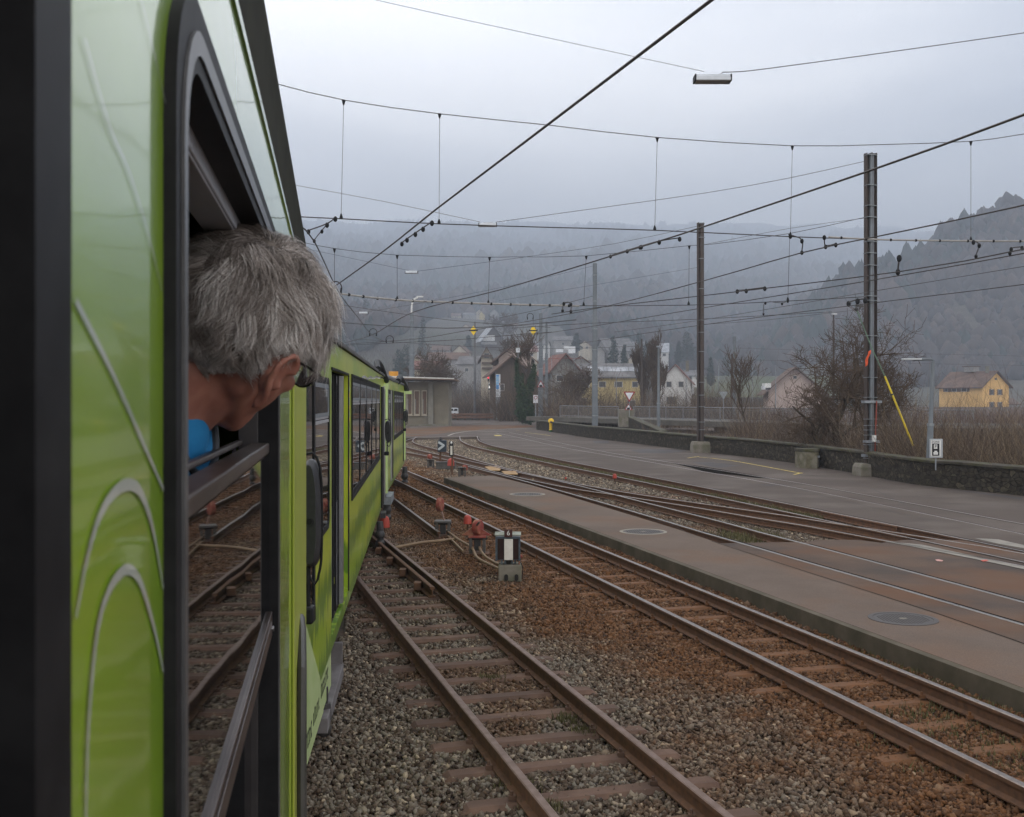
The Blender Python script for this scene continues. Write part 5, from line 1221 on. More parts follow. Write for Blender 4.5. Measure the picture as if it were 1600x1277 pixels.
# span across the yard, first set
def span(top, low, ztop, drops, labels, r=.009, zl=5.75, mtop=thin_m):
    LOW = [U(x, y, zl) for x, y in low]
    def Yat(x):
        for a, b_ in zip(LOW, LOW[1:]):
            xa, xb = CX+F*a.x/a.y, CX+F*b_.x/b_.y
            if xa <= x <= xb: return a.y+(b_.y-a.y)*(x-xa)/(xb-xa)
        return (LOW[0] if x < CX+F*LOW[0].x/LOW[0].y else LOW[-1]).y
    wire(LOW, r, labels[0], wire_m, 'span wire', 'span_wire', 'span wires across the yard')
    TOP = [D(x, y, Yat(x)) for x, y in top]
    wire(TOP, r*.8, labels[1], mtop, 'span wire', 'span_wire', 'span wires across the yard')
    for (x0, y0, x1, y1, lab) in drops:
        Y = Yat(x1); a, b_ = D(x0, y0, Y), D(x1, y1, Y)
        T = thing('dropper', tuple(a), lab, 'dropper', 'droppers between the span wires')
        MB().tube([a, b_], .0042 if Y < 30 else .008, 5).build('rod', thin_m, T)
        k = .038 if Y < 30 else .055
        MB().tube([a, a-Vector((0, 0, k*2.2))], [k*.9, k*.3], 8).build('clamp', black_rubber, T)
        MB().tube([b_+Vector((0, 0, k*2.4)), b_+Vector((0, 0, k)), b_], [k*.2, k*.7, k*.8], 8).build('insulator', black_rubber, T)
    return Yat
YS1 = span([(300, 92), (428, 130), (540, 157), (687, 178), (860, 196), (1027, 215), (1238, 228), (1380, 226), (1517, 221), (1597, 210), (1800, 180)],
     [(330, 330), (470, 339), (533, 342), (686, 350), (860, 355.5), (1023, 360), (1235, 370), (1360, 374), (1517, 377), (1800, 377)], 0,
     [(537, 157, 533, 342, 'leftmost long dropper hanging in the sky near the head'), (687, 178, 686, 350, 'long dropper ending where the thick wire meets the span'), (1027, 215, 1023, 360, 'long dropper left of the first brown mast'), (1238, 228, 1235, 370, 'long dropper between the two brown masts'), (1517, 221, 1517, 377, 'rightmost long dropper above the wooded ridge')],
     ('lower wire of the nearest span running across both brown masts', 'highest span wire sagging across the whole sky'), .010)
YS2 = span([(474, 379), (522.6, 388.5), (620.6, 398.8), (765, 402), (800, 401.5), (916, 400), (1077, 384), (1110, 382), (1234, 365), (1350, 340)],
     [(534, 459.6), (620.6, 469), (763, 475), (873, 478), (1076, 477), (1231, 470.6), (1350, 464)], 0,
     [(522.6, 388.5, 522.6, 455, 'short dropper directly above the loop fitting'), (620.6, 398.8, 620.6, 469, 'short dropper right of the loop fitting'), (765, 402, 763, 475, 'short dropper in the middle of the second span'), (916, 400, 912, 478, 'short dropper beside the lone grey mast'), (1077, 384, 1076, 477, 'short dropper just left of the plain brown mast'), (1234, 366, 1231, 470.6, 'short dropper below the long one between the brown masts')],
     ('lower wire of the second span with pale insulating rods', 'upper wire of the second span fixed to the tallest mast'), .012)
# pale insulating rods with dark joints
def insul(pts, Yf, label, n, r=.022):
    P = [D(x, y, Yf(x)) for x, y in pts]; P = [p+Vector((0, -.03, .0)) for p in P]; T = thing('insulating_rod', tuple(P[0]), label, 'insulator rod', 'insulating rods on the spans')
    MB().tube(smooth_path(P, 1), r, 8).build('rod', rodw_m, T, smooth=True)
    SP = smooth_path(P, .05)
    for k in range(n):
        p = SP[int((k+.5)/n*(len(SP)-1))]; MB().sphere(p, r*1.7, 8, 6).build('joint', black_rubber, T)
insul([(1294, 371), (1360, 374.5), (1420, 376), (1500, 377), (1597, 377.5), (1700, 377.5)], YS1, 'pale rod with dark joints crossing the tallest mast', 10, .017)
insul([(534, 459.6), (620.6, 469), (763, 475), (905, 478.5)], YS2, 'long pale rod on the second span above the village', 13, .03)
# hangers, loops and splices
def fitting(name, label, parts_fn, loc):
    T = thing(name, tuple(loc), label, 'wire fitting', 'fittings on the overhead wires'); parts_fn(T)
def loop(px, py, rpx, z, label):
    c = U(px, py, z); r = rpx/F*c.y
    T = thing('loop_hanger', tuple(c), label, 'wire fitting', 'fittings on the overhead wires')
    MB().tube([c+Vector((r*math.cos(t), 0, r*1.05*math.sin(t))) for t in np.linspace(-.25*PI, 1.05*PI, 16)], r*.10, 6).build('loop', wire_m, T, smooth=True)
    for s_ in (-1, 1): MB().tube([c+Vector((s_*r*.85, 0, -r*.9)), c+Vector((s_*r*.95, 0, 0))], r*.16, 6).build('clamp', black_rubber, T)
loop(524.5, 450, 9.5, 5.55, 'large black loop fitting where two wires meet beside the head')
loop(583, 520, 6, 5.6, 'loop fitting where two far wires cross above the carriage roof')
loop(828.5, 495, 5, 5.6, 'loop fitting above the right yellow diamond sign')
loop(609, 531, 6, 5.6, 'faint loop fitting over the farthest carriage')
def bolts(pts, z, label, r=.022):
    P = [U(x, y, z) for x, y in pts]; T = thing('wire_clamp', tuple(P[0]), label, 'wire fitting', 'fittings on the overhead wires')
    for p in P: MB().sphere(p, (r*1.6, r*1.4, r*2.2), 8, 6).build('clamp_body', black_rubber, T)
    if len(P) > 1: MB().tube(smooth_path([p+Vector((0, 0, r*1.2)) for p in P], .2), r*.5, 6).build('link', wire_m, T)
bolts([(628, 381.5), (636, 375.5), (649, 366.5), (661, 358.5), (675, 349)], 5.52, 'row of clamps where the thick wire passes the nearest span')
bolts([(482, 362.5), (511, 352), (524, 342.5)], 5.6, 'left link tying the train wire to the nearest span'); bolts([(491, 377), (503, 362), (511, 352.5)], 5.58, 'second arm of the link beside the head', .018)
bolts([(1002, 386.5), (1030, 379), (1062, 374)], 5.56, 'long splice left of the plain brown mast'); bolts([(954, 401), (980, 393), (1000, 387)], 5.54, 'splice on the wire above the lone grey mast', .02)
bolts([(1235, 369.5), (1253, 377), (1253, 395)], 5.6, 'hanger between the two brown masts'); bolts([(1288, 371.5), (1290, 386), (1306, 383)], 5.62, 'hanger just left of the tallest mast')
bolts([(1403, 425.5), (1405, 404)], 5.56, 'upright spike fitting right of the tallest mast', .035); bolts([(1152, 455.8), (1166, 455), (1195, 451.3)], 5.56, 'dark double splice between the brown masts', .03)
bolts([(1521, 379), (1530, 384), (1525, 401)], 5.55, 'hanger below the rightmost dropper'); bolts([(1578, 396), (1580, 390), (1597, 388)], 5.55, 'hanger near the right picture edge')
bolts([(1193, 491), (1196, 474), (1222, 475), (1231, 471)], 5.6, 'curved steady arm below the second span'); bolts([(1326, 475), (1340, 471), (1352, 470)], 5.7, 'insulators fixed to the tallest mast', .045)
bolts([(879, 486), (881, 475), (892, 476), (892, 487)], 5.6, 'steady arm left of the lone grey mast', .03)
# lamps slung on span wires
def slung_lamp(px, py, wpx, left, right, Y, yl, yr, label):
    T = thing('hanging_lamp', tuple(D(px, py, Y)), label, 'hanging lamp', 'lamps slung on wires over the yard')
    wd = wpx/F*Y; hh = wd*.20; c = D(px, py, Y)
    b = MB(); vs = []
    for s_, k in ((-1, 1), (1, 1)):
        for y, z in ((-.5, -.45), (-.46, .1), (-.3, .5), (.3, .5), (.46, .1), (.5, -.45)): vs.append(c+Vector((s_*wd/2, y*wd*.42, z*hh)))
    b.add(vs, [(k, k+1, 7+k, 6+k) for k in range(5)]+[(5, 0, 6, 11), tuple(range(6)), tuple(range(6, 12))]); b.build('housing', mat('lamp_grey', (.42, .44, .47), .35, (.34, .36, .38), 6, metal=.3), T, bevel=.01)
    for s_ in (-1, 1): b = MB(); b.box(c+Vector((s_*(wd/2+.008), 0, -.02*hh)), (.025, wd*.40, hh*.95)); b.build('end_cap', black_rubber, T, bevel=.005)
    b = MB(); b.box(c+Vector((0, 0, -hh*.47)), (wd*.94, wd*.36, hh*.08)); b.build('diffuser', mat('diffuser_m', (.22, .20, .18), .3, (.18, .16, .15), 4), T)
    b = MB(); b.box(c+Vector((0, 0, hh*.58)), (wd*.5, wd*.08, hh*.12)); b.tube([c+Vector((wd*.2, 0, hh*.6)), c+Vector((wd*.3, 0, hh*.9))], .008, 5); b.build('hanger', alu, T)
    A = [D(x, y, yl) if i == 0 else D(x, y, Y) for i, (x, y) in enumerate(left)]; B_ = [D(x, y, Y) if i < len(right)-1 else D(x, y, yr) for i, (x, y) in enumerate(right)]
    wire(A, .0045 if Y < 25 else .008, label.split(' ')[0]+' left carrying wire: '+label[:0]+'thin cable to the left of the '+label.split(' ', 1)[1] if False else 'thin cable holding the left end of the '+label, thin_m, 'carrying wire', 'carrying_wire', 'carrying wires of the hanging lamps')
    wire(B_, .008 if Y < 25 else .010, 'twisted cable holding the right end of the '+label, thin_m, 'carrying wire', 'carrying_wire', 'carrying wires of the hanging lamps')
slung_lamp(1113, 123.5, 54, [(430, -40), (600, 3), (850, 58), (1100, 112)], [(1128, 113), (1158, 112), (1202, 107), (1350, 87), (1597, 52), (1750, 28)], 19.3, 19.3, 19.3, 'largest and nearest lamp in the open sky')
slung_lamp(762, 351.5, 27, [(458, 289), (600, 315), (750, 347)], [(774, 347.5), (900, 330), (1100, 302), (1230, 279), (1352, 252)], 38, 38, 37.4, 'second lamp hanging under the nearest span')
slung_lamp(643, 425.5, 19, [(460, 385), (550, 404), (639, 423)], [(652, 424), (800, 404.5), (960, 381), (1090, 353.5)], 53, 53, 52.6, 'third lamp above the lamp arm mast')
slung_lamp(568, 489, 14, [(530, 483), (548, 485.5), (562, 487.5)], [(574, 487), (645, 476), (800, 446), (926, 416)], 75, 75, 74.4, 'smallest lamp close to the carriage roof')
for pts, Y, lab in (([(780, 470), (937, 444), (1090, 418)], 52.5, 'thin stay wire from the plain brown mast into the far yard'), ([(1100, 382.5), (1234, 357), (1352, 341)], 37.5, 'short stay wire between the two brown masts'),
                    ([(780, 497), (860, 480), (926, 463)], 74, 'thin stay wire at the lone grey mast'), ([(800, 513), (930, 505), (1090, 499), (1300, 487.5)], 60, 'level thin wire behind the masts'),
                    ([(1100, 507), (1200, 500), (1350, 483)], 40, 'thin feeder sloping up to the tallest mast'), ([(560, 530), (700, 540), (860, 545), (1000, 541)], 90, 'faint low wire over the village roofs'),
                    ([(1150, 544), (1370, 551), (1700, 559)], 160, 'faint power line above the right fields'), ([(1150, 562), (1370, 567), (1700, 573)], 150, 'lower faint power line above the right fields'), ([(500, 472), (700, 500), (860, 512)], 70, 'faint sloping wire in front of the hillside')):
    wire([D(x, y, Y) for x, y in pts], .007 if Y < 60 else .018, lab, thin_m, 'stay wire', 'stay_wire', 'thin stay wires and lines')
# yellow diamond signs
for px, Y in ((740, 104), (833, 104)):
    c = D(px, 517, Y); T = thing('diamond_sign', tuple(c), 'yellow diamond sign with a black bar on the thin two tone mast' if px == 740 else 'yellow diamond sign with a black bar hanging left of the thick grey mast', 'rail sign', 'yellow diamond rail signs')
    r = 6.8/F*Y; c = c+Vector((0, -.35, 0)); b = MB(); b.prism([(-r*.78, 0), (0, -r*1.1), (r*.78, 0), (0, r*1.1)], .03, c, (1, 0, 0), (0, 0, 1), (0, 1, 0)); b.build('diamond', mat('sign_yellow', (.80, .56, .02), .45, (.7, .48, .02), 3), T)
    b = MB(); b.box(c+Vector((0, -.03, 0)), (r*2, .04, r*.28)); b.build('bar', black_rubber, T)
    if px == 833: MB().tube([c+Vector((0, 0, r)), c+Vector((0, .2, r*2.6))], .02, 5).build('hanger', thin_m, T)
# ================================================================== SIGNALS AND LEVERS
red_m = mat('weight_red', (.23, .042, .034), .65, (.15, .034, .028), 6, bump=.001, col3=(.24, .10, .06), scale3=9)
grey_iron = mat('grey_iron', (.10, .095, .09), .6, (.065, .06, .055), 9, metal=.3, bump=.001)
pl_blue = mat('lantern_frame', (.045, .06, .075), .5, (.10, .12, .13), 12, bump=.0006, mixpow=(.5, .7))
dark_glass = mat('dark_glass', (.022, .012, .012), .2, (.03, .018, .016), 5)
milk = mat('milk_glass', (.62, .60, .55), .45, (.50, .47, .42), 5)
# lantern number 6
c = G(797, 907, -.17); Yc = c.y; zc = c.z
T = thing('switch_lantern', (c.x, c.y, c.z), 'box lantern with a white slot and the number 6 on a concrete base', 'switch lantern', 'lanterns of the hand switches')
px_ = Yc/F
b = MB(); b.box((c.x, c.y+.1, zc+12*px_), (36*px_, 36*px_, 26*px_)); b.build('concrete_base', concrete, T, bevel=.015)
for s_ in (-1, 1): b = MB(); b.prism(rrect(-3*px_, 0, 3*px_, 10*px_, 2.8*px_, 3), .02, (c.x+s_*8*px_+2*px_, c.y+.1-18*px_-.004, zc+1*px_), (1, 0, 0), (0, 0, 1), (0, -1, 0)); b.build('slot', inner_dark, T)
y0 = c.y+.06
def pb(x0, ya, x1, yb, d0, d1, m, nm, par=T, bev=0):
    a, e = D(x0, ya, Yc), D(x1, yb, Yc); b = MB(); b.box(((a.x+e.x)/2, y0+(d0+d1)/2, (a.z+e.z)/2), (abs(e.x-a.x), abs(d1-d0), abs(a.z-e.z))); return b.build(nm, m, par, bevel=bev)
MB().tube([D(794, 876, Yc)+Vector((0, .06, 0)), D(794, 888, Yc)+Vector((0, .06, 0))], [.05, .028], 10).build('spindle', dark_metal, T)
hous = pb(774.5, 838, 812.8, 874.5, -.13, .13, pl_blue, 'housing', bev=.008)
pb(777.5, 841, 787.3, 873, -.138, -.129, dark_glass, 'dark_pane', hous); pb(801.5, 841, 810.2, 873, -.138, -.129, dark_glass, 'dark_pane', hous)
pb(787.9, 841.5, 801.4, 874, -.150, -.129, milk, 'white_slot', hous, .004)
pb(774.2, 838, 777, 875.5, -.15, -.131, pl_blue, 'edge_strip', hous); pb(810.4, 838, 813.1, 875.5, -.15, -.131, pl_blue, 'edge_strip', hous)
b = MB(); q = [D(788, 835.2, Yc)]; a, e = D(773.2, 835, Yc), D(814, 835, Yc); b.tube([Vector((a.x, y0-.12, a.z)), Vector((e.x, y0-.12, e.z))], 2.1*px_, 10); b.tube([Vector((a.x, y0+.1, a.z)), Vector((e.x, y0+.1, e.z))], 2.1*px_, 10); b.build('hood', mat('hood_m', (.36, .38, .34), .55, (.22, .24, .2), 12, bump=.0006), T, smooth=True)
np_ = pb(788, 826.2, 800.6, 838.2, -.165, -.15, mat('plate_brown', (.06, .022, .018), .6, (.045, .018, .015), 9), 'number_plate', T, .002)
text_mesh('number', '6', .105, D(794.4, 832, Yc)*1.0+Vector((0, y0-.167-Yc, 0)), X_, Z_, white_paint, T, .003)
for k, x in enumerate((784, 789.5, 800, 805)): pb(x-1.4, 871, x+1.4, 881, -.12+.02*k, -.08+.02*k, pl_blue, 'lug')
b = MB(); b.tube(smooth_path([D(812, 870, Yc), D(810.5, 888, Yc), D(810, 905, Yc)], .1), .012, 6); b.sphere(D(813.5, 869.5, Yc), 3.1*px_, 10, 7); b.build('red_lever', red_m, T, smooth=True)
b = MB(); b.tube(smooth_path([D(808, 876, Yc), D(814, 880, Yc), D(817, 890, Yc), D(815, 903, Yc)], .05), .008, 6); b.build('cable', black_rubber, T, smooth=True)
# the two point levers with counterweights
def disc_weight(T, c, r, th, ax, m=red_m):
    b = MB(); ax = Vector(ax).normalized(); b.tube([c-ax*th/2, c-ax*(th/2-.012), c+ax*(th/2-.012), c+ax*th/2], [r*.9, r, r, r*.9], 26); b.build('counterweight', m, T, smooth=True)
    b = MB(); b.cyl(c-ax*(th/2+.012), r*.25, .02, 12, axis=ax); b.build('boss', rust_brown, T)
def lever_frame(T, c, k, w_=.40, h_=.30):
    for sx in (-1, 1):
        for sy in (-1, 1): b = MB(); b.box(c+Vector((sx*w_*.42, sy*.13, h_*.45)), (.05, .035, h_*.95)); b.build('leg', grey_iron, T, bevel=.005)
    b = MB(); b.box(c+Vector((0, 0, h_*.93)), (w_*1.1, .34, .035)); b.build('top_plate', k, T, bevel=.005)
    b = MB(); b.box(c+Vector((0, 0, -.005)), (w_*1.5, .42, .03)); b.build('base_plate', rust_brown, T, bevel=.004)
    b = MB(); b.tube([c+Vector((-w_*.6, -.05, h_*.85)), c+Vector((w_*.6, -.05, h_*.85))], .04, 10); b.build('shaft', dark_metal, T, smooth=True)
    b = MB(); b.box(c+Vector((0, 0, h_*.45)), (.12, .14, h_*.6)); b.build('crank', dark_metal, T, bevel=.01)
c = G(692, 838, -.16); T = thing('point_lever', tuple(c), 'point lever whose dull red weight is raised on a thin slanting arm', 'point lever', 'hand levers with red counterweights')
lever_frame(T, c, grey_iron, .29, .33); wc = D(687.5, 788.5, c.y)
disc_weight(T, wc, .140, .10, (1, -.28, 0)); MB().tube([D(694.5, 816, c.y), D(689, 795, c.y)], .016, 8).build('arm', mat('arm_m', (.28, .2, .17), .5, (.2, .12, .1), 9), T)
c = G(746, 864, -.16); T = thing('point_lever', tuple(c), 'point lever with a red weight sitting upright on its red top plate', 'point lever', 'hand levers with red counterweights')
lever_frame(T, c, red_m, .29, .33); wc = D(746.5, 824, c.y-.02); disc_weight(T, wc, .140, .12, (1, -.45, 0))
b = MB(); b.prism([(-.28, 0), (.26, 0), (.10, .10), (-.08, .16)], .05, Vector((c.x, c.y-.05, c.z+.325)), (1, 0, 0), (0, 0, 1), (0, 1, 0)); b.build('bracket', red_m, T); MB().tube([D(745, 821, c.y-.15), D(749, 816, c.y-.2)], .018, 8).build('pin', dark_metal, T)
def red_marker(px, py, hpx, label, zb=-.16):
    c = G(px, py, zb); s_ = c.y/F; T = thing('marker_post', tuple(c), label, 'marker', 'small red capped marker posts')
    MB().tube([c, c+Vector((0, 0, hpx*s_*.55))], .018, 8).build('stem', rust_brown, T)
    r = hpx*s_*.30; z0 = c+Vector((0, 0, hpx*s_*.5)); MB().tube([z0, z0+Vector((0, 0, r*1.2)), z0+Vector((0, 0, r*1.9)), z0+Vector((0, 0, r*2.2))], [r, r, r*.75, r*.2], 12).build('red_cap', mat('cap_red', (.36, .055, .035), .55, (.26, .04, .03), 8), T, smooth=True)
red_marker(730.5, 829, 21, 'red cap between the two nearer counterweights'); red_marker(600.5, 838, 28, 'red cap peeping out below the end of the second carriage')
red_marker(960.5, 753, 11, 'red cap among the gravel by the outer curved track'); red_marker(884, 751, 5, 'tiny red cap lying left of the one in the gravel'); red_marker(704.5, 737, 18, 'red cap under the tall narrow lantern')
# far group
def small_lever(px, pb_, pw, label, ww=8, wy=718):
    c = G(px, pb_, -.16); T = thing('point_lever', tuple(c), label, 'point lever', 'hand levers with red counterweights'); k = c.y/F
    lever_frame(T, c, grey_iron, .26, .36); disc_weight(T, D(pw, wy, c.y), ww*k*.5, .13, (1, -.6, 0)); MB().tube([D(pw, wy+4, c.y), c+Vector((0, 0, .40))], .03, 8).build('arm', rust_brown, T)
small_lever(673, 731, 671.5, 'left far point lever with a small red weight beside the arrow sign', 8, 713.5); small_lever(722, 745, 726.5, 'right far point lever with a red weight at the platform tip', 9, 731)
c = G(697, 733, -.16); T = thing('lever_box', tuple(c), 'low dark metal box lying between the far levers', 'box'); k = c.y/F
b = MB(); b.box(c+Vector((0, 0, .13)), (30*k, .45, .26)); b.build('case', grey_iron, T, bevel=.02); b = MB(); b.box(c+Vector((0, 0, .275)), (30.6*k, .5, .03)); b.build('lid', dark_metal, T, bevel=.005)
# arrow sign
c = G(688, 730, -.16); Ys = c.y; T = thing('arrow_signal', tuple(c), 'dark square signal with a white arrow head on a thin rusty post', 'switch signal')
MB().tube([c, D(688, 706, Ys)], .045, 8).build('post', rust_brown, T)
a, e = D(684.2, 688, Ys), D(697.5, 706, Ys); b = MB(); b.box(((a.x+e.x)/2, Ys, (a.z+e.z)/2), (e.x-a.x, .38, a.z-e.z)); b.build('case', mat('signal_dark', (.02, .03, .045), .5, (.03, .04, .05), 9), T, bevel=.01)
def pxpoly(pts, Y, th, nm, m, T): b = MB(); P = [D(x, y, Y) for x, y in pts]; b.prism([(p.x, p.z) for p in P], th, (0, Y, 0), (1, 0, 0), (0, 0, 1), (0, -1, 0)); return b.build(nm, m, T)
pxpoly([(684.5, 690), (687, 690), (694.8, 695.3), (694.8, 697.2), (687, 703.5), (684.5, 703.5), (684.5, 700.8), (690.5, 696.3), (684.5, 692.8)], Ys-.20, .02, 'arrow', mat('arrow_white', (.40, .43, .44), .5, (.3, .33, .34), 9), T)
b = MB(); b.sphere(D(688.5, 685.6, Ys), .07, 8, 6); b.tube([D(688.5, 688.5, Ys), D(688.5, 683.2, Ys)], .05, 6); b.build('finial', dark_metal, T)
c = G(706.5, 742, -.16); Ys = c.y; T = thing('switch_lantern', tuple(c), 'tall narrow lantern with a white strip on a thin post near the platform tip', 'switch lantern', 'lanterns of the hand switches')
MB().tube([c, D(706.8, 712, Ys)], .035, 8).build('post', rust_dark, T)
a, e = D(702.2, 694, Ys), D(708.4, 713, Ys); b = MB(); b.box(((a.x+e.x)/2, Ys, (a.z+e.z)/2), (e.x-a.x, .2, a.z-e.z)); b.build('case', black_rubber, T, bevel=.01)
pxpoly([(703.7, 697), (706.9, 697), (706.9, 711), (703.7, 711)], Ys-.105, .02, 'white_strip', milk, T)
for x in (703.5, 707): MB().tube([D(x, 694, Ys), D(x, 690, Ys)], .03, 6).build('horn', black_rubber, T)
MB().sphere(D(705.3, 692, Ys), .05, 8, 6).build('finial', white_paint, T)
# tan plates between the rails
tan = mat('tan_board', (.30, .19, .085), .8, (.24, .15, .07), 6)
for pts, lab in (([(757.5, 729.5), (778, 728.5), (783, 732), (781, 735.5), (765, 735.2)], 'left tan board lying between the rails'), ([(783.5, 736.5), (806, 736), (809.5, 741.5), (789, 741.2)], 'right tan board lying between the rails')):
    P = [G(x, y, -.03) for x, y in pts]; b = MB(); b.prism([(p.x, p.y) for p in P], .03, (0, 0, -.05)); tag(b.build('cover_board', tan, bevel=.004), lab, 'board', 'tan boards between the rails')
# painted marks and litter on the asphalt
for pts, m_, lab in (([(1461, 874.8), (1466, 874), (1474, 876), (1472, 877.6), (1464, 877)], mat('salmon', (.5, .28, .24), .8, (.4, .22, .2), 9), 0), ([(1532, 875.6), (1541, 874.6), (1545, 876.5), (1536, 877.8)], mat('salmon_red', (.48, .10, .07), .8, (.36, .09, .07), 9), 0)): paint('painted_mark', pts, m_, .002)
# ================================================================== WALL, BRIDGE, STATION
def stone_mat(name, cols, mortar, scale=3.2, dz=1.5, bumpd=.03):
    m = bpy.data.materials.new(name); m.use_nodes = True; nt = m.node_tree; N = nt.nodes; L = nt.links; p = N['Principled BSDF']; p.inputs['Roughness'].default_value = .92; p.inputs['Specular IOR Level'].default_value = .15
    tc = N.new('ShaderNodeTexCoord'); mp = N.new('ShaderNodeMapping'); mp.inputs['Scale'].default_value = (1, 1, dz); L.new(tc.outputs['Object'], mp.inputs[0])
    ns = N.new('ShaderNodeTexNoise'); ns.inputs['Scale'].default_value = 2.5; L.new(mp.outputs[0], ns.inputs[0])
    ad = N.new('ShaderNodeMix'); ad.data_type = 'RGBA'; ad.inputs[0].default_value = .12; L.new(mp.outputs[0], ad.inputs[6]); L.new(ns.outputs['Color'], ad.inputs[7])
    v = N.new('ShaderNodeTexVoronoi'); v.inputs['Scale'].default_value = scale; L.new(ad.outputs[2], v.inputs[0])
    e = N.new('ShaderNodeTexVoronoi'); e.feature = 'DISTANCE_TO_EDGE'; e.inputs['Scale'].default_value = scale; L.new(ad.outputs[2], e.inputs[0])
    sp = N.new('ShaderNodeSeparateColor'); L.new(v.outputs['Color'], sp.inputs[0])
    r = N.new('ShaderNodeValToRGB'); el = r.color_ramp.elements; el[0].color = (*cols[0], 1); el[1].color = (*cols[-1], 1)
    for k, c in enumerate(cols[1:-1]): x = el.new((k+1)/(len(cols)-1)); x.color = (*c, 1)
    L.new(sp.outputs[0], r.inputs[0])
    mr = N.new('ShaderNodeMapRange'); mr.inputs[1].default_value = .01; mr.inputs[2].default_value = .07; L.new(e.outputs[0], mr.inputs[0])
    mx = N.new('ShaderNodeMix'); mx.data_type = 'RGBA'; L.new(mr.outputs[0], mx.inputs[0]); mx.inputs[6].default_value = (*mortar, 1); L.new(r.outputs[0], mx.inputs[7])
    n2 = N.new('ShaderNodeTexNoise'); n2.inputs['Scale'].default_value = 9; n2.inputs['Detail'].default_value = 8; L.new(tc.outputs['Object'], n2.inputs[0])
    m2 = N.new('ShaderNodeMapRange'); m2.inputs[1].default_value = .3; m2.inputs[2].default_value = .7; m2.inputs[3].default_value = .55; m2.inputs[4].default_value = 1.35; L.new(n2.outputs[0], m2.inputs[0])
    sc_ = N.new('ShaderNodeVectorMath'); sc_.operation = 'SCALE'; L.new(mx.outputs[2], sc_.inputs[0]); L.new(m2.outputs[0], sc_.inputs['Scale']); L.new(sc_.outputs[0], p.inputs['Base Color'])
    b = N.new('ShaderNodeBump'); b.inputs['Strength'].default_value = 1; b.inputs['Distance'].default_value = bumpd; ah = N.new('ShaderNodeMath'); ah.operation = 'MULTIPLY_ADD'; L.new(n2.outputs[0], ah.inputs[0]); ah.inputs[1].default_value = .5; L.new(mr.outputs[0], ah.inputs[2]); L.new(ah.outputs[0], b.inputs['Height']); L.new(b.outputs[0], p.inputs['Normal'])
    return m
wall_m = stone_mat('rubble_wall', [(.026, .022, .017), (.050, .042, .031), (.034, .029, .022), (.078, .066, .047)], (.018, .016, .013), 5.2, 1.6)
cap_m = mat('coping_m', (.072, .063, .050), .9, (.038, .034, .026), 2.5, bump=.01, bscale=14, col3=(.06, .058, .03), scale3=3)
wb = [(838, 671.5), (850, 673), (916, 683.5), (982, 691.5), (1078, 704), (1200, 718), (1319, 736.6), (1431, 757), (1597, 774.5), (1760, 795), (2050, 834)]
WP = smooth_path([G(x, y) for x, y in wb], .8); r_ = random.Random(4)
def wall_strip(P, z0, z1f, th, name, m, label, cat, cap=True, jag=.02):
    T = thing(name, tuple(P[0]), label, cat)
    Q = []; n = len(P); bk = []
    for i, p in enumerate(P):
        t = (P[min(i+1, n-1)]-P[max(i-1, 0)]).normalized(); s_ = Vector((-t.y, t.x, 0)); s_ = s_ if s_.y > 0 else -s_
        Q.append(p); bk.append(p+s_*th)
    b = MB(); vs = []
    for i in range(n):
        zt = z1f(Q[i])+r_.uniform(-jag, jag); jo = Vector((0, r_.uniform(-jag, jag), 0))
        vs += [Q[i]+Vector((0, 0, z0)), Q[i]+jo*.5+Vector((0, 0, z0+(zt-z0)*.5)), Q[i]+jo+Vector((0, 0, zt)), bk[i]+Vector((0, 0, zt)), bk[i]+Vector((0, 0, z0))]
    b.add(vs, [(i*5+k, i*5+k+1, i*5+6+k, i*5+5+k) for i in range(n-1) for k in range(4)]+[(0, 1, 2, 3, 4), tuple((n-1)*5+k for k in range(5))]); b.build('masonry', m, T)
    if cap:
        b = MB(); vs = []
        for i in range(n):
            s_ = (bk[i]-Q[i]).normalized(); zt = z1f(Q[i])+.021+r_.uniform(-.012, .012)
            a = Q[i]-s_*(.05+r_.uniform(-.01, .02)); e = bk[i]+s_*.05
            vs += [a+Vector((0, 0, zt)), a+Vector((0, 0, zt+.07)), (a+e)/2+Vector((0, 0, zt+.11)), e+Vector((0, 0, zt+.07)), e+Vector((0, 0, zt))]
        b.add(vs, [(i*5+k, i*5+(k+1) % 5, i*5+5+(k+1) % 5, i*5+5+k) for i in range(n-1) for k in range(5)]+[(0, 1, 2, 3, 4), tuple((n-1)*5+k for k in range(5))]); b.build('coping', cap_m, T)
    return T
wall_strip(WP, -.1, lambda p: float(np.interp(p.y, [20, 30, 36, 50, 90], [.68, .70, .72, .72, .74])), .42, 'stone_wall', wall_m, 'long low dark rubble stone wall along the far edge of the road', 'wall', jag=.018)
# water trough set against the wall
c0, c1_ = G(1239, 729), G(1290, 733.5); T = thing('stone_trough', tuple((c0+c1_)/2), 'mossy six sided concrete water trough built against the stone wall', 'trough')
mossy = mat('mossy_concrete', (.13, .115, .075), .9, (.075, .068, .04), 5, bump=.006, bscale=20, col3=(.17, .155, .12), scale3=3)
ct = (c0+c1_)/2; wx = (c1_.x-c0.x)/2
oct_ = [(-wx, .1), (-wx*.62, -.32), (wx*.55, -.42), (wx, -.05), (wx, .6), (-wx, .6)]
MB().prism(oct_, .68, (ct.x, ct.y, -.05)).build('basin', mossy, T, bevel=.02); MB().prism([(x*1.08, y*1.05-.01) for x, y in oct_], .12, (ct.x, ct.y, .632)).build('rim', cap_m, T, bevel=.02)
b = MB(); b.box((ct.x+wx*.7, ct.y-.36, .45), (.10, .06, .08)); b.build('spout_plate', grey_metal, T, bevel=.01)
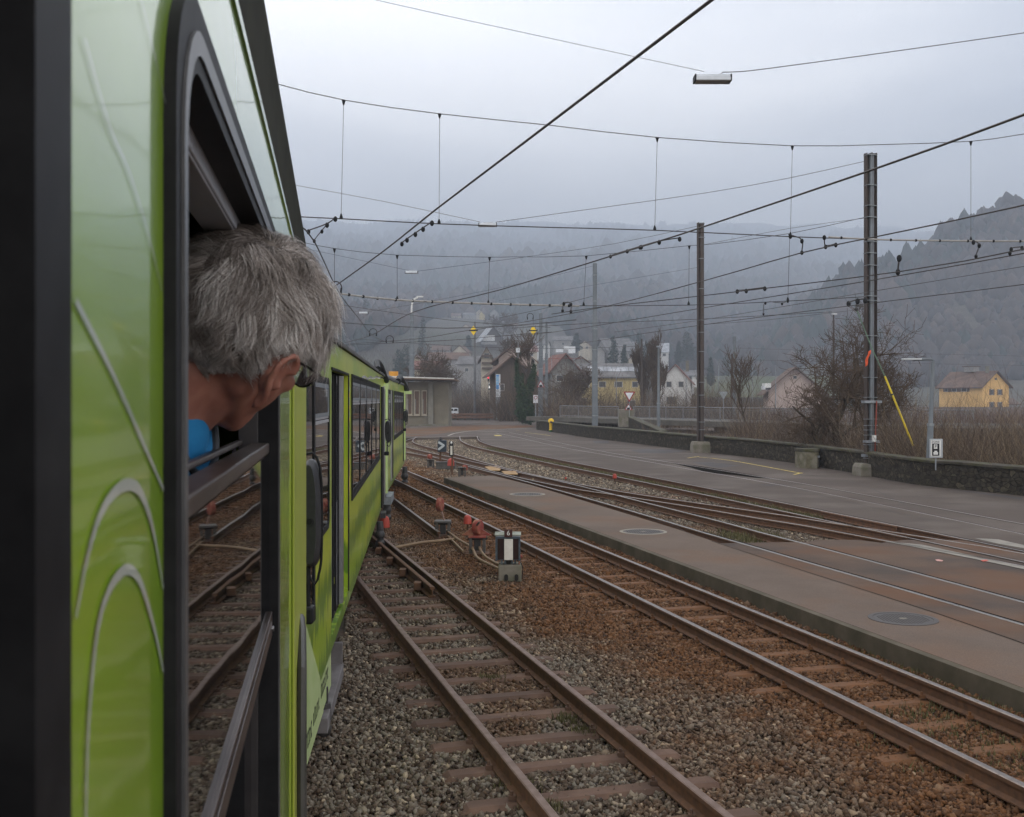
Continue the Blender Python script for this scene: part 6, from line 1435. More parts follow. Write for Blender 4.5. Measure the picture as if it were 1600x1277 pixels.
# hydrant
c = G(861, 675); T = thing('fire_hydrant', tuple(c), 'yellow fire hydrant with a green foot at the left end of the stone wall', 'hydrant')
hy = mat('hydrant_yellow', (.66, .42, .02), .45, (.55, .34, .02), 4); k = c.y/F
MB().tube([c, c+Vector((0, 0, .16))], .17, 12).build('green_foot', mat('hyd_green', (.02, .10, .05), .6, (.02, .07, .04), 5), T)
b = MB(); b.tube([c+Vector((0, 0, .16)), c+Vector((0, 0, .2)), c+Vector((0, 0, .75)), c+Vector((0, 0, .80)), c+Vector((0, 0, .98)), c+Vector((0, 0, 1.08)), c+Vector((0, 0, 1.13))], [.2, .15, .15, .24, .24, .17, .05], 14); b.build('barrel', hy, T, smooth=True)
b = MB(); 
b.tube([c+Vector((0, -.15, .82)), c+Vector((0, -.30, .82))], .09, 10); b.build('outlet', dark_metal, T)
# bridge with a grey railing beyond the wall
rail_g = mat('railing_grey', (.20, .205, .21), .6, (.14, .14, .15), 5, metal=.3)
A, B_ = D(875, 652.5, 100), D(1180, 661, 78)
dirv = (B_-A); T = thing('bridge', tuple(A), 'concrete road bridge with dark underside crossing behind the stone wall', 'bridge')
b = MB(); dn = dirv.normalized(); sd = Vector((-dn.y, dn.x, 0)).normalized(); e2 = A+dirv*1.7
conc_dark = mat('conc_dark', (.11, .10, .088), .9, (.07, .065, .055), 1.2, bump=.01, bscale=9)
vs = [];
for p in (A-dn*6, e2): vs += [p+Vector((0, 0, .02)), p+sd*7+Vector((0, 0, .02)), p+sd*7+Vector((0, 0, -.40)), p+Vector((0, 0, -.40))]
b.add(vs, [(0,1,5,4),(1,2,6,5),(2,3,7,6),(3,0,4,7),(0,3,2,1),(4,5,6,7)]); b.build('deck', conc_dark, T)
for t_ in (.75, 1.6):
    b = MB(); b.box(A+dirv*t_+sd*3.5+Vector((0, 0, -1.2)), (1.4, 6, 1.7)); b.build('pier', conc_dark, T)
def railing(A, B_, h, label, grp='grey railings on the bridge', gap=.16, postgap=2.2, m=rail_g):
    T = thing('railing', tuple(A), label, 'railing', grp); Lr = (B_-A).length; d = (B_-A).normalized()
    MB().tube([A+Vector((0, 0, h)), B_+Vector((0, 0, h))], .045, 6).build('handrail', m, T); MB().tube([A+Vector((0, 0, .14)), B_+Vector((0, 0, .14))], .03, 6).build('bottom_rail', m, T)
    MB().tube([A+Vector((0, 0, h*.84)), B_+Vector((0, 0, h*.84))], .02, 6).build('mid_rail', m, T)
    n = int(Lr/postgap)
    for i in range(n+1): p = A+d*(i*Lr/n); MB().box(p+Vector((0, 0, h/2)), (.07, .07, h)).build('post', m, T)
    b = MB(); k = 0
    while k*gap < Lr: p = A+d*(k*gap); b.box(p+Vector((0, 0, h*.49)), (.022, .022, h*.7)); k += 1
    b.build('bars', m, T); T['_n'] = n; bpy.data.objects[T.children[-1].name]['kind'] = 'stuff' if k > 100 else 'part'
    return T
railing(A+Vector((0, 0, .05)), D(966, 655.2, 93)+Vector((0, 0, .05)), 1.05, 'left section of grey bridge railing between the hydrant and the yield sign')
railing(D(990, 655.6, 91.5)+Vector((0, 0, .05)), A+dirv*1.7+Vector((0, 0, .05)), 1.05, 'right section of grey bridge railing running behind the plain brown mast')
b = MB(); p = D(967, 668, 90); q = D(991, 640, 90); b.box(((p.x+q.x)/2, 90.3, (p.z+q.z)/2), (q.x-p.x, .9, q.z-p.z)); tag(b.build('bridge_pillar', concrete, bevel=.05), 'squat concrete pillar in the gap of the bridge railing', 'pillar')
# sloping inner wall behind the main one
WP2 = smooth_path([D(982, 672, 86), D(1010, 682, 78), D(1033, 690, 72)], 1.5)
wall_strip(WP2, -1.2, lambda p: .9*0+float(np.interp(p.y, [70, 88], [.95, 1.75]))*.6, .5, 'ramp_wall', wall_m, 'short sloping stone wall behind the long one near the yield sign', 'wall', jag=.03)
# guard rail, stone pillar, totem, cars on the left
grail = mat('guard_rust', (.17, .085, .05), .7, (.11, .06, .04), 2, bump=.002)
T = thing('guard_rail', tuple(D(727, 655, 148)), 'rusty brown two beam guard rail across the far side of the road', 'guard rail')
for yy in (648, 652.5): b = MB(); a, e = D(678, yy, 148), D(774, yy-.3, 148); b.box((a+e)/2, (e.x-a.x, .12, .30)); b.build('beam', grail, T, bevel=.03)
for x in np.linspace(681, 772, 9): b = MB(); p = D(x, 652, 148.3); b.box(p+Vector((0, 0, -.15)), (.12, .12, 1.1)); b.build('post', rust_dark, T)
b = MB(); a, e = D(779, 655.5, 140), D(786.5, 636, 140); b.box(((a.x+e.x)/2, 140, (a.z+e.z)/2), (e.x-a.x, .7, e.z-a.z)); tag(b.build('gate_pillar', mat('pillar_tan', (.24, .2, .15), .9, (.16, .135, .10), 1, bump=.01, bscale=5), bevel=.04), 'tan stone pillar at the right end of the guard rail', 'pillar')
b = MB(); a, e = D(774.5, 656, 141), D(791, 653.6, 141); b.box(((a.x+e.x)/2, 141, (a.z+e.z)/2), (e.x-a.x, .5, .25)); tag(b.build('kerb_stone', concrete, bevel=.03), 'low pale kerb in front of the tan pillar', 'kerb')
Yt = 139; T = thing('information_totem', tuple(D(778, 655, Yt)), 'tall blue and white information sign on a grey post beside the tan pillar', 'sign')
def pr(x0, y0, x1, y1, Y, m, nm, T, th=.12): a, e = D(x0, y1, Y), D(x1, y0, Y); b = MB(); b.box(((a.x+e.x)/2, Y, (a.z+e.z)/2), (e.x-a.x, th, e.z-a.z)); return b.build(nm, m, T)
sblue = mat('sign_blue', (.05, .22, .50), .5, (.06, .25, .55), 3); lb = mat('sign_light_blue', (.22, .42, .62), .5, (.18, .36, .55), 3); swhite = mat('sign_white', (.62, .64, .66), .5, (.5, .52, .55), 3)
pr(774.8, 585, 781.8, 620.5, Yt, swhite, 'panel', T, .25)
for k, (y0, y1, m_) in enumerate(((586, 588.7, sblue), (589.2, 592, lb), (592.5, 596.5, lb), (597, 601, lb), (601.5, 608.2, sblue))): pr(775.2, y0, 779.6, y1, Yt-.14, m_, 'blue_field', T, .02)
for y0, y1 in ((609, 613), (614.5, 619)): pr(775.6, y0, 778.6, y1, Yt-.14, mat('sign_grey2', (.30, .32, .34), .6, (.5, .5, .5), 20), 'grey_field', T, .02)
pr(780.0, 598.5, 781.5, 602.5, Yt-.14, red_m, 'red_mark', T, .02); pr(774.6, 621, 781, 630.5, Yt, grey_metal, 'lower_box', T, .3); pr(775.5, 630.5, 777, 655, Yt, grey_metal, 'post', T, .12)
# station shelter
Ys = 111
wallc = mat('render_tan', (.165, .145, .11), .9, (.135, .118, .09), .8, bump=.004, bscale=12, col3=(.19, .17, .13), scale3=.6)
T = thing('station_building', tuple(D(660, 667, Ys)), 'small flat roofed tan station building with a wide pale edged canopy', 'station building')
def bx(x0, y0, x1, y1, Y0, dep, m, nm, par=T, zb=None, bev=0):
    a, e = D(x0, y1, Y0), D(x1, y0, Y0); z0 = a.z if zb is None else zb; b = MB(); b.box(((a.x+e.x)/2, Y0+dep/2, (z0+e.z)/2), (e.x-a.x, dep, e.z-z0)); return b.build(nm, m, par, bevel=bev)
MB().add([], []) 
bx(612, 596.5, 700.5, 664, Ys, 6, wallc, 'wall', zb=-.2); bx(669, 596.5, 678, 664, Ys-1.2, 1.15, mat('column_grey', (.13, .125, .105), .9, (.10, .1, .085), 2), 'column', zb=-.2) if False else None
bx(669.2, 599.5, 676.5, 664, Ys-.45, .40, mat('column_grey', (.20, .19, .16), .9, (.15, .14, .12), 2), 'column', zb=-.2)
roofm = mat('canopy_under', (.17, .115, .08), .9, (.14, .095, .07), 1)
# canopy slab, thicker at the building, tapering outward to the right
a0 = D(604, 596.8, Ys); z_top = D(0, 588.6, Ys).z; xr = D(712, 590, Ys).x
b = MB(); b.add([(a0.x, Ys-3.2, z_top-.02), (xr, Ys-3.2, z_top-.25), (xr, Ys+7, z_top-.25), (a0.x, Ys+7, z_top-.02), (a0.x, Ys-3.2, z_top-.30), (xr, Ys-3.2, z_top-.42), (xr, Ys+7, z_top-.42), (a0.x, Ys+7, z_top-.30)], [(0,1,2,3),(7,6,5,4),(0,4,5,1),(1,5,6,2),(2,6,7,3),(3,7,4,0)]); cn = b.build('canopy', roofm, T)
b = MB(); b.add([(a0.x, Ys-3.26, z_top+.0), (xr, Ys-3.26, z_top-.23), (xr, Ys-3.21, z_top-.23), (a0.x, Ys-3.21, z_top+.0), (a0.x, Ys-3.26, z_top-.13), (xr, Ys-3.26, z_top-.33), (xr, Ys-3.21, z_top-.33), (a0.x, Ys-3.21, z_top-.13)], [(0,1,2,3),(7,6,5,4),(0,4,5,1),(1,5,6,2),(2,6,7,3),(3,7,4,0)]); b.build('fascia', mat('fascia_w', (.55, .55, .52), .5, (.45, .45, .42), 3), cn)
b = MB(); a_ = D(609, 586, Ys-3); b.box((a_.x+.4, Ys-3, a_.z), (.9, .5, .7)); b.build('orange_box', mat('orange_box', (.60, .28, .02), .6, (.5, .22, .02), 3), cn)
for x0, x1 in ((635.2, 644.2), (646.8, 655.8), (658.8, 667.3)):
    f = bx(x0, 610, x1, 648.6, Ys-.12, .10, mat('frame_cream', (.42, .37, .29), .7, (.34, .30, .24), 3), 'window', T)
    bx(x0+1.3, 611.6, x1-1.3, 647, Ys-.16, .035, mat('brown_blind', (.12, .075, .05), .6, (.09, .055, .04), 4), 'pane', f); bx(x0+1.3, 624, x0+2.9, 647, Ys-.19, .025, mat('curtain_g', (.22, .21, .19), .8, (.17, .16, .15), 4), 'curtain', f)
    bx(x0-.4, 648.8, x1+.4, 650, Ys-.26, .22, mat('frame_cream', (.42, .37, .29)), 'sill', f)
bx(632.5, 597.5, 636.5, 608, Ys-.2, .15, mat('plaque', (.30, .33, .38), .4, (.25, .28, .33), 3), 'wall_plaque')
bx(616, 664, 704, 667.2, Ys-2.2, 2.1, concrete, 'plinth', zb=-.05)
# vehicles
def vehicle(px, py_b, Y, wpx, hpx, label, colr, van=True, rot=0):
    c = D(px, py_b, Y); k = Y/F; w_ = wpx*k; h_ = hpx*k; T = thing('parked_van' if van else 'parked_car', tuple(c), label, 'van' if van else 'car')
    prof = [(-.5, .18), (-.5, .55), (-.44, .62), (-.30, .98), (-.2, 1), (.42, 1), (.48, .95), (.5, .5), (.5, .18)] if van else [(-.5, .2), (-.5, .5), (-.28, .58), (-.12, .98), (.22, 1), (.40, .6), (.5, .55), (.5, .2)]
    b = MB(); b.prism([(x*w_, z*h_) for x, z in prof], 1.7, (c.x, c.y+.85, c.z), (1, 0, 0), (0, 0, 1), (0, -1, 0)); body = b.build('body', colr, T, bevel=.05)
    for x0, x1 in (((-.30, -.08), (-.05, .2), (.23, .44)) if van else ((-.17, .02), (.05, .25))):
        b = MB(); b.prism([(x0*w_-.0, .64*h_), (x1*w_, .64*h_), (x1*w_, .90*h_), (x0*w_+.06*w_, .90*h_)], .02, (c.x, c.y-.865, c.z), (1, 0, 0), (0, 0, 1), (0, -1, 0)); b.build('window', pane_m, T)
    for x in (-.30, .30):
        b = MB(); b.cyl((c.x+x*w_, c.y-.90, c.z+.19*h_), .19*h_, .22, 16, axis=(0, 1, 0)); b.build('wheel', black_rubber, T)
    return T
carw = mat('car_white', (.60, .62, .65), .35, (.55, .57, .6), 2, coat=.6)
vehicle(703, 650, 158, 27, 12.5, 'white estate car behind the guard rail right of the station building', carw, True)
vehicle(681, 650, 160, 9, 14, 'dark van half hidden behind the station column', mat('car_dark', (.05, .06, .08), .4, (.04, .05, .06), 2, coat=.5), True)
T = thing('oncoming_van', tuple(D(768, 612, 175)), 'white van driving toward us with lit headlamps below the brown roofs', 'van'); 
pr(763, 598.5, 774.3, 607.5, 175, carw, 'body', T, 2.5); pr(764, 599.5, 773.3, 602.3, 173.7, pane_m, 'windscreen', T, .02); pr(763.5, 607.5, 773.8, 609.3, 175, black_rubber, 'bumper', T, 2.4)
hl = bpy.data.materials.new('headlamp_lit'); hl.use_nodes = True; hl.node_tree.nodes['Principled BSDF'].inputs['Emission Color'].default_value = (1, .95, .85, 1); hl.node_tree.nodes['Principled BSDF'].inputs['Emission Strength'].default_value = 1.6
for x in (765, 772.2): pr(x-1, 604, x+1, 606.3, 173.7, hl, 'headlamp', T, .05)
tl = bpy.data.materials.new('traffic_red'); tl.use_nodes = True; q_ = tl.node_tree.nodes['Principled BSDF']; q_.inputs['Base Color'].default_value = (.5, .01, .02, 1); q_.inputs['Emission Color'].default_value = (1, .03, .06, 1); q_.inputs['Emission Strength'].default_value = 1.5
T = thing('traffic_light', tuple(D(763, 620, 165)), 'red traffic light on a thin post above the oncoming van', 'traffic light'); MB().tube([D(763, 640, 165), D(763, 588, 165)], .05, 6).build('post', dark_metal, T); pr(761.8, 588, 764.4, 596, 164.9, black_rubber, 'case', T, .2); MB().sphere(D(763, 590.5, 164.7), .13, 10, 8).build('red_lens', tl, T)
# road signs
def tri_sign(px, py, w_, h_, Y, up, label, border, face, pole_to, marks=None):
    T = thing('warning_sign' if up else 'yield_sign', tuple(D(px, py, Y)), label, 'road sign'); s_ = 1 if up else -1
    def tr(k, dy=0): return [(px-w_/2*k, py+s_*h_/3*k), (px+w_/2*k, py+s_*h_/3*k), (px, py-s_*h_*2/3*k)]
    pxpoly(tr(1), Y, .04, 'border', border, T); pxpoly(tr(.68), Y-.05, .02, 'face', face, T)
    if marks: marks(T)
    if pole_to: MB().tube([D(px, py, Y+.06), D(px, pole_to, Y+.06)], .035, 8).build('post', grey_metal, T)
    return T
sred = mat('sign_red', (.28, .03, .03), .5, (.22, .025, .025), 5)
tri_sign(983.3, 617.5, 19, 16.5, 88, False, 'upright red bordered yield sign standing at the bridge pillar', sred, swhite, 672)
tri_sign(982, 637.5, 12.5, 10.5, 88.1, True, 'small red bordered triangle right under the yield sign', sred, swhite, None, lambda T: pr(979.8, 637, 984.2, 640, 88.0, black_rubber, 'symbol', T, .02))
tri_sign(845, 601.5, 12.5, 11.5, m4.y-.45, True, 'red bordered warning triangle with a train symbol on the thick grey mast', sred, swhite, None, lambda T: pr(842.8, 601.5, 847.2, 604.5, m4.y-.56, black_rubber, 'symbol', T, .02))
tri_sign(1130.3, 616.5, 14, 12.5, 96, False, 'grey back of a yield sign seen beside the short grey post', grey_metal, mat('sign_back', (.20, .215, .22), .6, (.17, .18, .19), 4), 660)
T = thing('no_parking_sign', tuple(D(837, 625, 108)), 'white board with a red ring on a post left of the thick grey mast', 'road sign'); pr(833.3, 617.5, 840.5, 629.8, 108, swhite, 'board', T, .05); MB().tube([D(837, 621.5, 107.9)+Vector((.15*math.cos(t), 0, .15*math.sin(t))) for t in np.linspace(0, 2*PI, 15)[:-1]], .035, 6, closed=True).build('red_ring', sred, T); MB().tube([D(837, 629, 108.1), D(837, 658, 108.1)], .05, 8).build('post', grey_metal, T)
T = thing('number_board', tuple(D(809, 547, 100)), 'small white board with a number above the ivy tree', 'sign'); pr(806.2, 543.6, 812.2, 550.8, 100, swhite, 'board', T, .05); text_mesh('number', '15', .30, D(809.2, 547.3, 99.96), X_, Z_, black_rubber, T); MB().tube([D(809.5, 534, 100.1), D(809.5, 560, 100.1)], .03, 6).build('post', grey_metal, T)
T = thing('round_sign', tuple(D(853, 620, m5.y-.4)), 'two round grey sign backs stacked on the thinner grey mast', 'road sign')
for yy, rr in ((619, 4.0), (633, 3.2)): MB().tube([D(853, yy, m5.y-.5), D(853, yy, m5.y-.42)], rr/F*m5.y, 16).build('disc', mat('sign_back', (.2, .2, .2)), T)
# ================================================================== HOUSES
_hw = {}
def hmat(nm, c, s_=.6): return mat(nm, c, .9, tuple(k*.82 for k in c), s_, bump=.01, bscale=3)
def tile(nm, c): return mat(nm, c, .85, tuple(k*.6 for k in c), 1.5, bump=.03, bscale=5, stretch=(1, 1, 2.2), col3=tuple(k*1.25 for k in c), scale3=.4)
def house(px, Y, w_, d_, z0, he, hr, rot, wm, rm, label, ridge='x', wins=(), gwins=(), over=.6, chim=(), nm='house', shutters=None, cat='house'):
    """w_ along local x, d_ along local y, front faces the camera; ridge along x or y; wins: (x,z,w,h) on the front; gwins on the right side wall"""
    X = (px-CX)/F*Y; T = thing(nm, (X, Y, z0), label, cat)
    R = Matrix.Rotation(math.radians(rot), 3, 'Z'); O = Vector((X, Y, z0)); P = lambda x, y, z: O+R @ Vector((x, y, z))
    hw, hd = w_/2, d_/2; b = MB()
    if ridge == 'x':
        vs = [P(x, y, z) for x in (-hw, hw) for y, z in ((-hd, -4), (-hd, he), (0, hr), (hd, he), (hd, -4))]
        b.add(vs, [(0, 1, 2, 3, 4), (9, 8, 7, 6, 5), (0, 5, 6, 1), (3, 8, 9, 4), (1, 6, 7, 2), (2, 7, 8, 3), (4, 9, 5, 0)])
    else:
        vs = [P(x, y, z) for y in (-hd, hd) for x, z in ((-hw, -4), (-hw, he), (0, hr), (hw, he), (hw, -4))]
        b.add(vs, [(0, 1, 2, 3, 4), (9, 8, 7, 6, 5), (0, 5, 6, 1), (3, 8, 9, 4), (1, 6, 7, 2), (2, 7, 8, 3), (4, 9, 5, 0)])
    b.build('wall', wm, T); b = MB(); o = over; th = .22
    if ridge == 'x':
        sl = (hr-he)/hd; 
        for s_ in (-1, 1):
            a = [(-hw-o, 0, hr+.05), (hw+o, 0, hr+.05), (hw+o, s_*(hd+o), he-sl*o+.05), (-hw-o, s_*(hd+o), he-sl*o+.05)]
            vs = [P(*q) for q in a]+[P(q[0], q[1], q[2]+th) for q in a]; b.add(vs, [(0,1,2,3),(4,5,6,7),(0,1,5,4),(1,2,6,5),(2,3,7,6),(3,0,4,7)])
    else:
        sl = (hr-he)/hw
        for s_ in (-1, 1):
            a = [(0, -hd-o, hr+.05), (0, hd+o, hr+.05), (s_*(hw+o), hd+o, he-sl*o+.05), (s_*(hw+o), -hd-o, he-sl*o+.05)]
            vs = [P(*q) for q in a]+[P(q[0], q[1], q[2]+th) for q in a]; b.add(vs, [(0,1,2,3),(4,5,6,7),(0,1,5,4),(1,2,6,5),(2,3,7,6),(3,0,4,7)])
    rf = b.build('roof', rm, T)
    wd_ = mat('window_dark', (.035, .038, .045), .3, (.05, .052, .06), 2); fr_ = mat('window_frame', (.42, .41, .38), .6, (.36, .35, .33), 3)
    def win(c, ax, n_, w2, h2):
        f = MB(); f.add([c+ax*sx*w2/2+Vector((0, 0, sz*h2/2))+n_*e for e in (0, .06) for sx, sz in ((-1, -1), (1, -1), (1, 1), (-1, 1))], [(0,1,2,3),(4,5,6,7),(0,1,5,4),(1,2,6,5),(2,3,7,6),(3,0,4,7)]); fo = f.build('window', fr_, T)
        k = .82; f = MB(); f.add([c+ax*sx*w2/2*k+Vector((0, 0, sz*h2/2*k))+n_*.075 for sx, sz in ((-1, -1), (1, -1), (1, 1), (-1, 1))], [(0, 1, 2, 3)]); f.build('pane', wd_, fo)
        if shutters:
            for s_ in (-1, 1): f = MB(); c2 = c+ax*s_*(w2*.5+w2*.22)+n_*.05; f.add([c2+ax*sx*w2*.2+Vector((0, 0, sz*h2/2))+n_*e for e in (0, .05) for sx, sz in ((-1, -1), (1, -1), (1, 1), (-1, 1))], [(0,1,2,3),(4,5,6,7),(0,1,5,4),(1,2,6,5),(2,3,7,6),(3,0,4,7)]); f.build('shutter', shutters, fo)
    for x, z, w2, h2 in wins: win(P(x, -hd, z), R @ Vector((1, 0, 0)), R @ Vector((0, -1, 0)), w2, h2)
    for y, z, w2, h2 in gwins: win(P(hw, y, z), R @ Vector((0, 1, 0)), R @ Vector((1, 0, 0)), w2, h2)
    for x, y, z, s_, h2 in chim: b = MB(); b.box(P(x, y, z), (s_, s_, h2)); b.box(P(x, y, z+h2/2+.06), (s_*1.3, s_*1.3, .12)); b.build('chimney', concrete, rf)
    return T, P, rf
yellow = hmat('house_yellow', (.50, .40, .18)); orange = hmat('house_orange', (.66, .40, .14)); hwhite = hmat('house_white', (.58, .57, .55)); hcream = hmat('house_cream', (.42, .37, .29)); hgrey = hmat('house_grey', (.26, .25, .24)); hpink = hmat('house_pinkish', (.42, .33, .29)); hwood = mat('house_wood', (.10, .072, .055), .85, (.07, .05, .04), 3, stretch=(6, 6, 1))
rbrown = tile('roof_brown', (.105, .065, .048)); rred = tile('roof_red', (.15, .068, .052)); rgrey = tile('roof_grey_t', (.12, .115, .115)); rlight = tile('roof_light', (.30, .31, .33)); rdark = tile('roof_dark', (.05, .043, .04))
# long yellow building with solar panels
T, P, rf = house(944, 200, 13.2, 9, 0, 7.1, 9.4, 2, yellow, rgrey, 'long yellow building with white panels along its grey roof', 'x', [(-4.2, 5.6, 1.9, 1.1), (-.9, 5.6, 1.4, 1.1), (2.1, 5.6, 1.6, 1.1), (5.2, 5.6, 1.2, 1.1), (-4.6, 2.2, 1.6, 1.8), (4.5, 1.6, 1.6, 2.4)], over=.8)
for k in range(6): b = MB(); x0 = -3.4+k*1.55; b.add([P(x, y, z+.36) for x, y, z in ((x0, -3.2, 9.4-3.2*.511), (x0+1.45, -3.2, 9.4-3.2*.511), (x0+1.45, -1.5, 9.4-1.5*.511), (x0, -1.5, 9.4-1.5*.511))]+[P(x, y, z+.28) for x, y, z in ((x0, -3.2, 9.4-3.2*.511), (x0+1.45, -3.2, 9.4-3.2*.511), (x0+1.45, -1.5, 9.4-1.5*.511), (x0, -1.5, 9.4-1.5*.511))], [(0,1,2,3),(4,5,6,7),(0,1,5,4),(1,2,6,5),(2,3,7,6),(3,0,4,7)]); b.build('solar_panel', rlight, rf)
house(905, 212, 5.4, 8, 0, 9.2, 11.2, 0, hgrey, rbrown, 'small gabled house peeping over the left of the long yellow building', 'y', [(.0, 9.1, .9, 1.0)], over=.5)
house(1057, 225, 6.2, 9, 0, 6.6, 10.0, -12, hwhite, rred, 'white chalet with a steep red brown gable right of the yellow building', 'y', [(-1.3, 6.0, 1.2, 1.3), (1.2, 6.0, 1.2, 1.3), (-.8, 2.6, 2.4, 1.8)], [(1, 5, 1.2, 1.2)], .7, [(2.2, 1.2, 9.9, .6, 2.2)])
# farmhouse on the right: long side left, yellow gable right
Yf = 255; T, P, rf = house(1521, Yf, 13.0, 8.6, 0, 6.0, 9.4, -66, orange, rbrown, 'orange yellow farmhouse with a big brown roof behind the brush at the right', 'x', [(-4.2, 5.2, 1.0, 1.0), (-1.8, 5.2, 1.6, 1.0), (1.2, 5.2, 1.8, 1.0)], [(-1.3, 4.6, .9, 1.4), (1.3, 4.6, .9, 1.4), (-1.3, 1.6, .9, 1.4), (1.3, 1.6, .9, 1.4), (0, 7.7, .4, .5)], .7, [(4.6, -.6, 9.9, .7, 1.5)], shutters=mat('shutter_m', (.12, .07, .05), .8, (.09, .055, .04), 4))
b = MB(); b.box(P(-.6, 0, 10.15), (2.9, 1.8, 1.2), math.radians(-66)); b.build('ridge_hut', hgrey, rf); b = MB(); b.box(P(-.6, 0, 10.85), (3.5, 2.4, .2), math.radians(-66)); b.build('ridge_hut_roof', rbrown, rf)
house(1237, 200, 9.6, 10, 0, 4.5, 8.6, -8, hpink, rbrown, 'pale gabled barn half hidden behind the big bare tree', 'y', [(0, 6.9, .7, .6)], over=1.2)
T = thing('white_truck', tuple(D(1198, 607, 190)), 'small white box truck left of the pale barn', 'truck'); pr(1193, 599.2, 1202.5, 606, 190, white_paint, 'box', T, 2.2); pr(1191.5, 603.5, 1194, 609, 189, carw, 'cab', T, 2); pr(1193, 606.5, 1202, 609, 189.5, black_rubber, 'chassis', T, 1.8)
tz = lambda px, Y: terr1((px-CX)/F*Y, Y)
def hz_of(py, Y): return H+(HY-py)/F*Y
def hillhouse(px, Y, wpx, yb, ye, yr, d_, rot, wm, rm, label, ridge, wins=(), over=.5, **k):
    z0 = hz_of(yb, Y); w_ = wpx/F*Y; return house(px, Y, w_, d_, z0, hz_of(ye, Y)-z0, hz_of(yr, Y)-z0, rot, wm, rm, label, ridge, wins, over=over, **k)
T, P, rf = hillhouse(1132, 650, 60, 556, 548.5, 544, 9, 6, hwhite, rlight, 'row of long low white buildings on the field edge left of the short grey post', 'x', [(-10, 1.4, 2, 1.2), (-4, 1.4, 2, 1.2), (3, 1.4, 2, 1.2), (9, 1.4, 2, 1.2)])
T, P, rf = hillhouse(1031, 440, 26, 560, 551, 537.5, 10, -10, hwhite, rlight, 'house with a pale sloping roof among conifers left of the plain brown mast', 'x', [(-2, 1.2, 1.4, 1.2), (2, 1.2, 1.4, 1.2)])
hillhouse(960, 400, 42, 567, 548, 530, 12, 18, hgrey, rgrey, 'large house with a grey sloping roof behind the long yellow building', 'x', [(1, 2.5, 1.6, 1.3), (4, 2.5, 1.6, 1.3)], 1)
hillhouse(936, 395, 14, 575, 552, 543, 10, 0, hgrey, rgrey, 'tall grey side wing left of the large grey roofed house', 'y', [])
# construction house with red roof and white hoardings
T, P, rf = hillhouse(873, 190, 46, 640, 581, 556, 9, 12, mat('scaffold_grey', (.20, .19, .175), .9, (.13, .12, .11), 2, bump=.02, bscale=3), rred, 'red roofed house under repair with white boards on its roof', 'y', [(-1, 5.5, 1.4, 1.2), (1.4, 5.5, 1.4, 1.2), (0, 3.0, 1.6, 1.2)], .8)
for x0, y0, x1, y1 in ((868.5, 545.5, 880, 550.5), (881, 541, 888, 546), (888, 541.5, 899, 552)): pr(x0, y0, x1, y1, 186, swhite, 'hoarding', T, .1)
for x in (852, 862, 897, 908): MB().tube([D(x, 640, 185), D(x, 552, 185)], .05, 5).build('scaffold_pole', grey_metal, T)
for yy in (560, 585, 605): MB().tube([D(850, yy, 185), D(910, yy, 185)], .05, 5).build('scaffold_rail', red_m if yy == 560 else grey_metal, T)
hillhouse(808, 170, 50, 640, 562, 541, 10, -4, hpink, rbrown, 'pinkish gabled house with a broad brown roof behind the ivy tree', 'y', [(-1.5, 6, 1, 1.2), (1.2, 6, 1, 1.2)], 1.2)
hillhouse(795, 150, 52, 650, 582, 560, 8, 6, hwood, rbrown, 'dark wooden house with a brown gable in front of the pinkish one', 'y', [(-1.5, 4, 1, 1)], 1.0)
hillhouse(826, 145, 26, 650, 592, 577, 7, 0, hwood, rdark, 'low dark shed with a pale roof edge beside the ivy tree', 'y', [], .8)
T, P, rf = hillhouse(761, 230, 17, 600, 560, 545.5, 8, 0, hcream, rbrown, 'narrow chalet with wooden balconies right of the thin two tone mast', 'y', [(0, 6, 1.2, 1.1)], .7)
for yy in (555, 566, 574): pr(752.8, yy, 769.5, yy+3, 225.5, hwood, 'balcony', T, .9)
T, P, rf = hillhouse(766, 500, 26, 538, 527, 511.5, 12, 14, hwood, rlight, 'dark and white chalet on the slope above the village', 'y', [], 2.2)
pr(754, 524, 773, 533, 492.5, hwhite, 'white_front', T, .4); pr(752, 534.5, 776, 538.5, 492.3, hgrey, 'base_wall', T, .4)
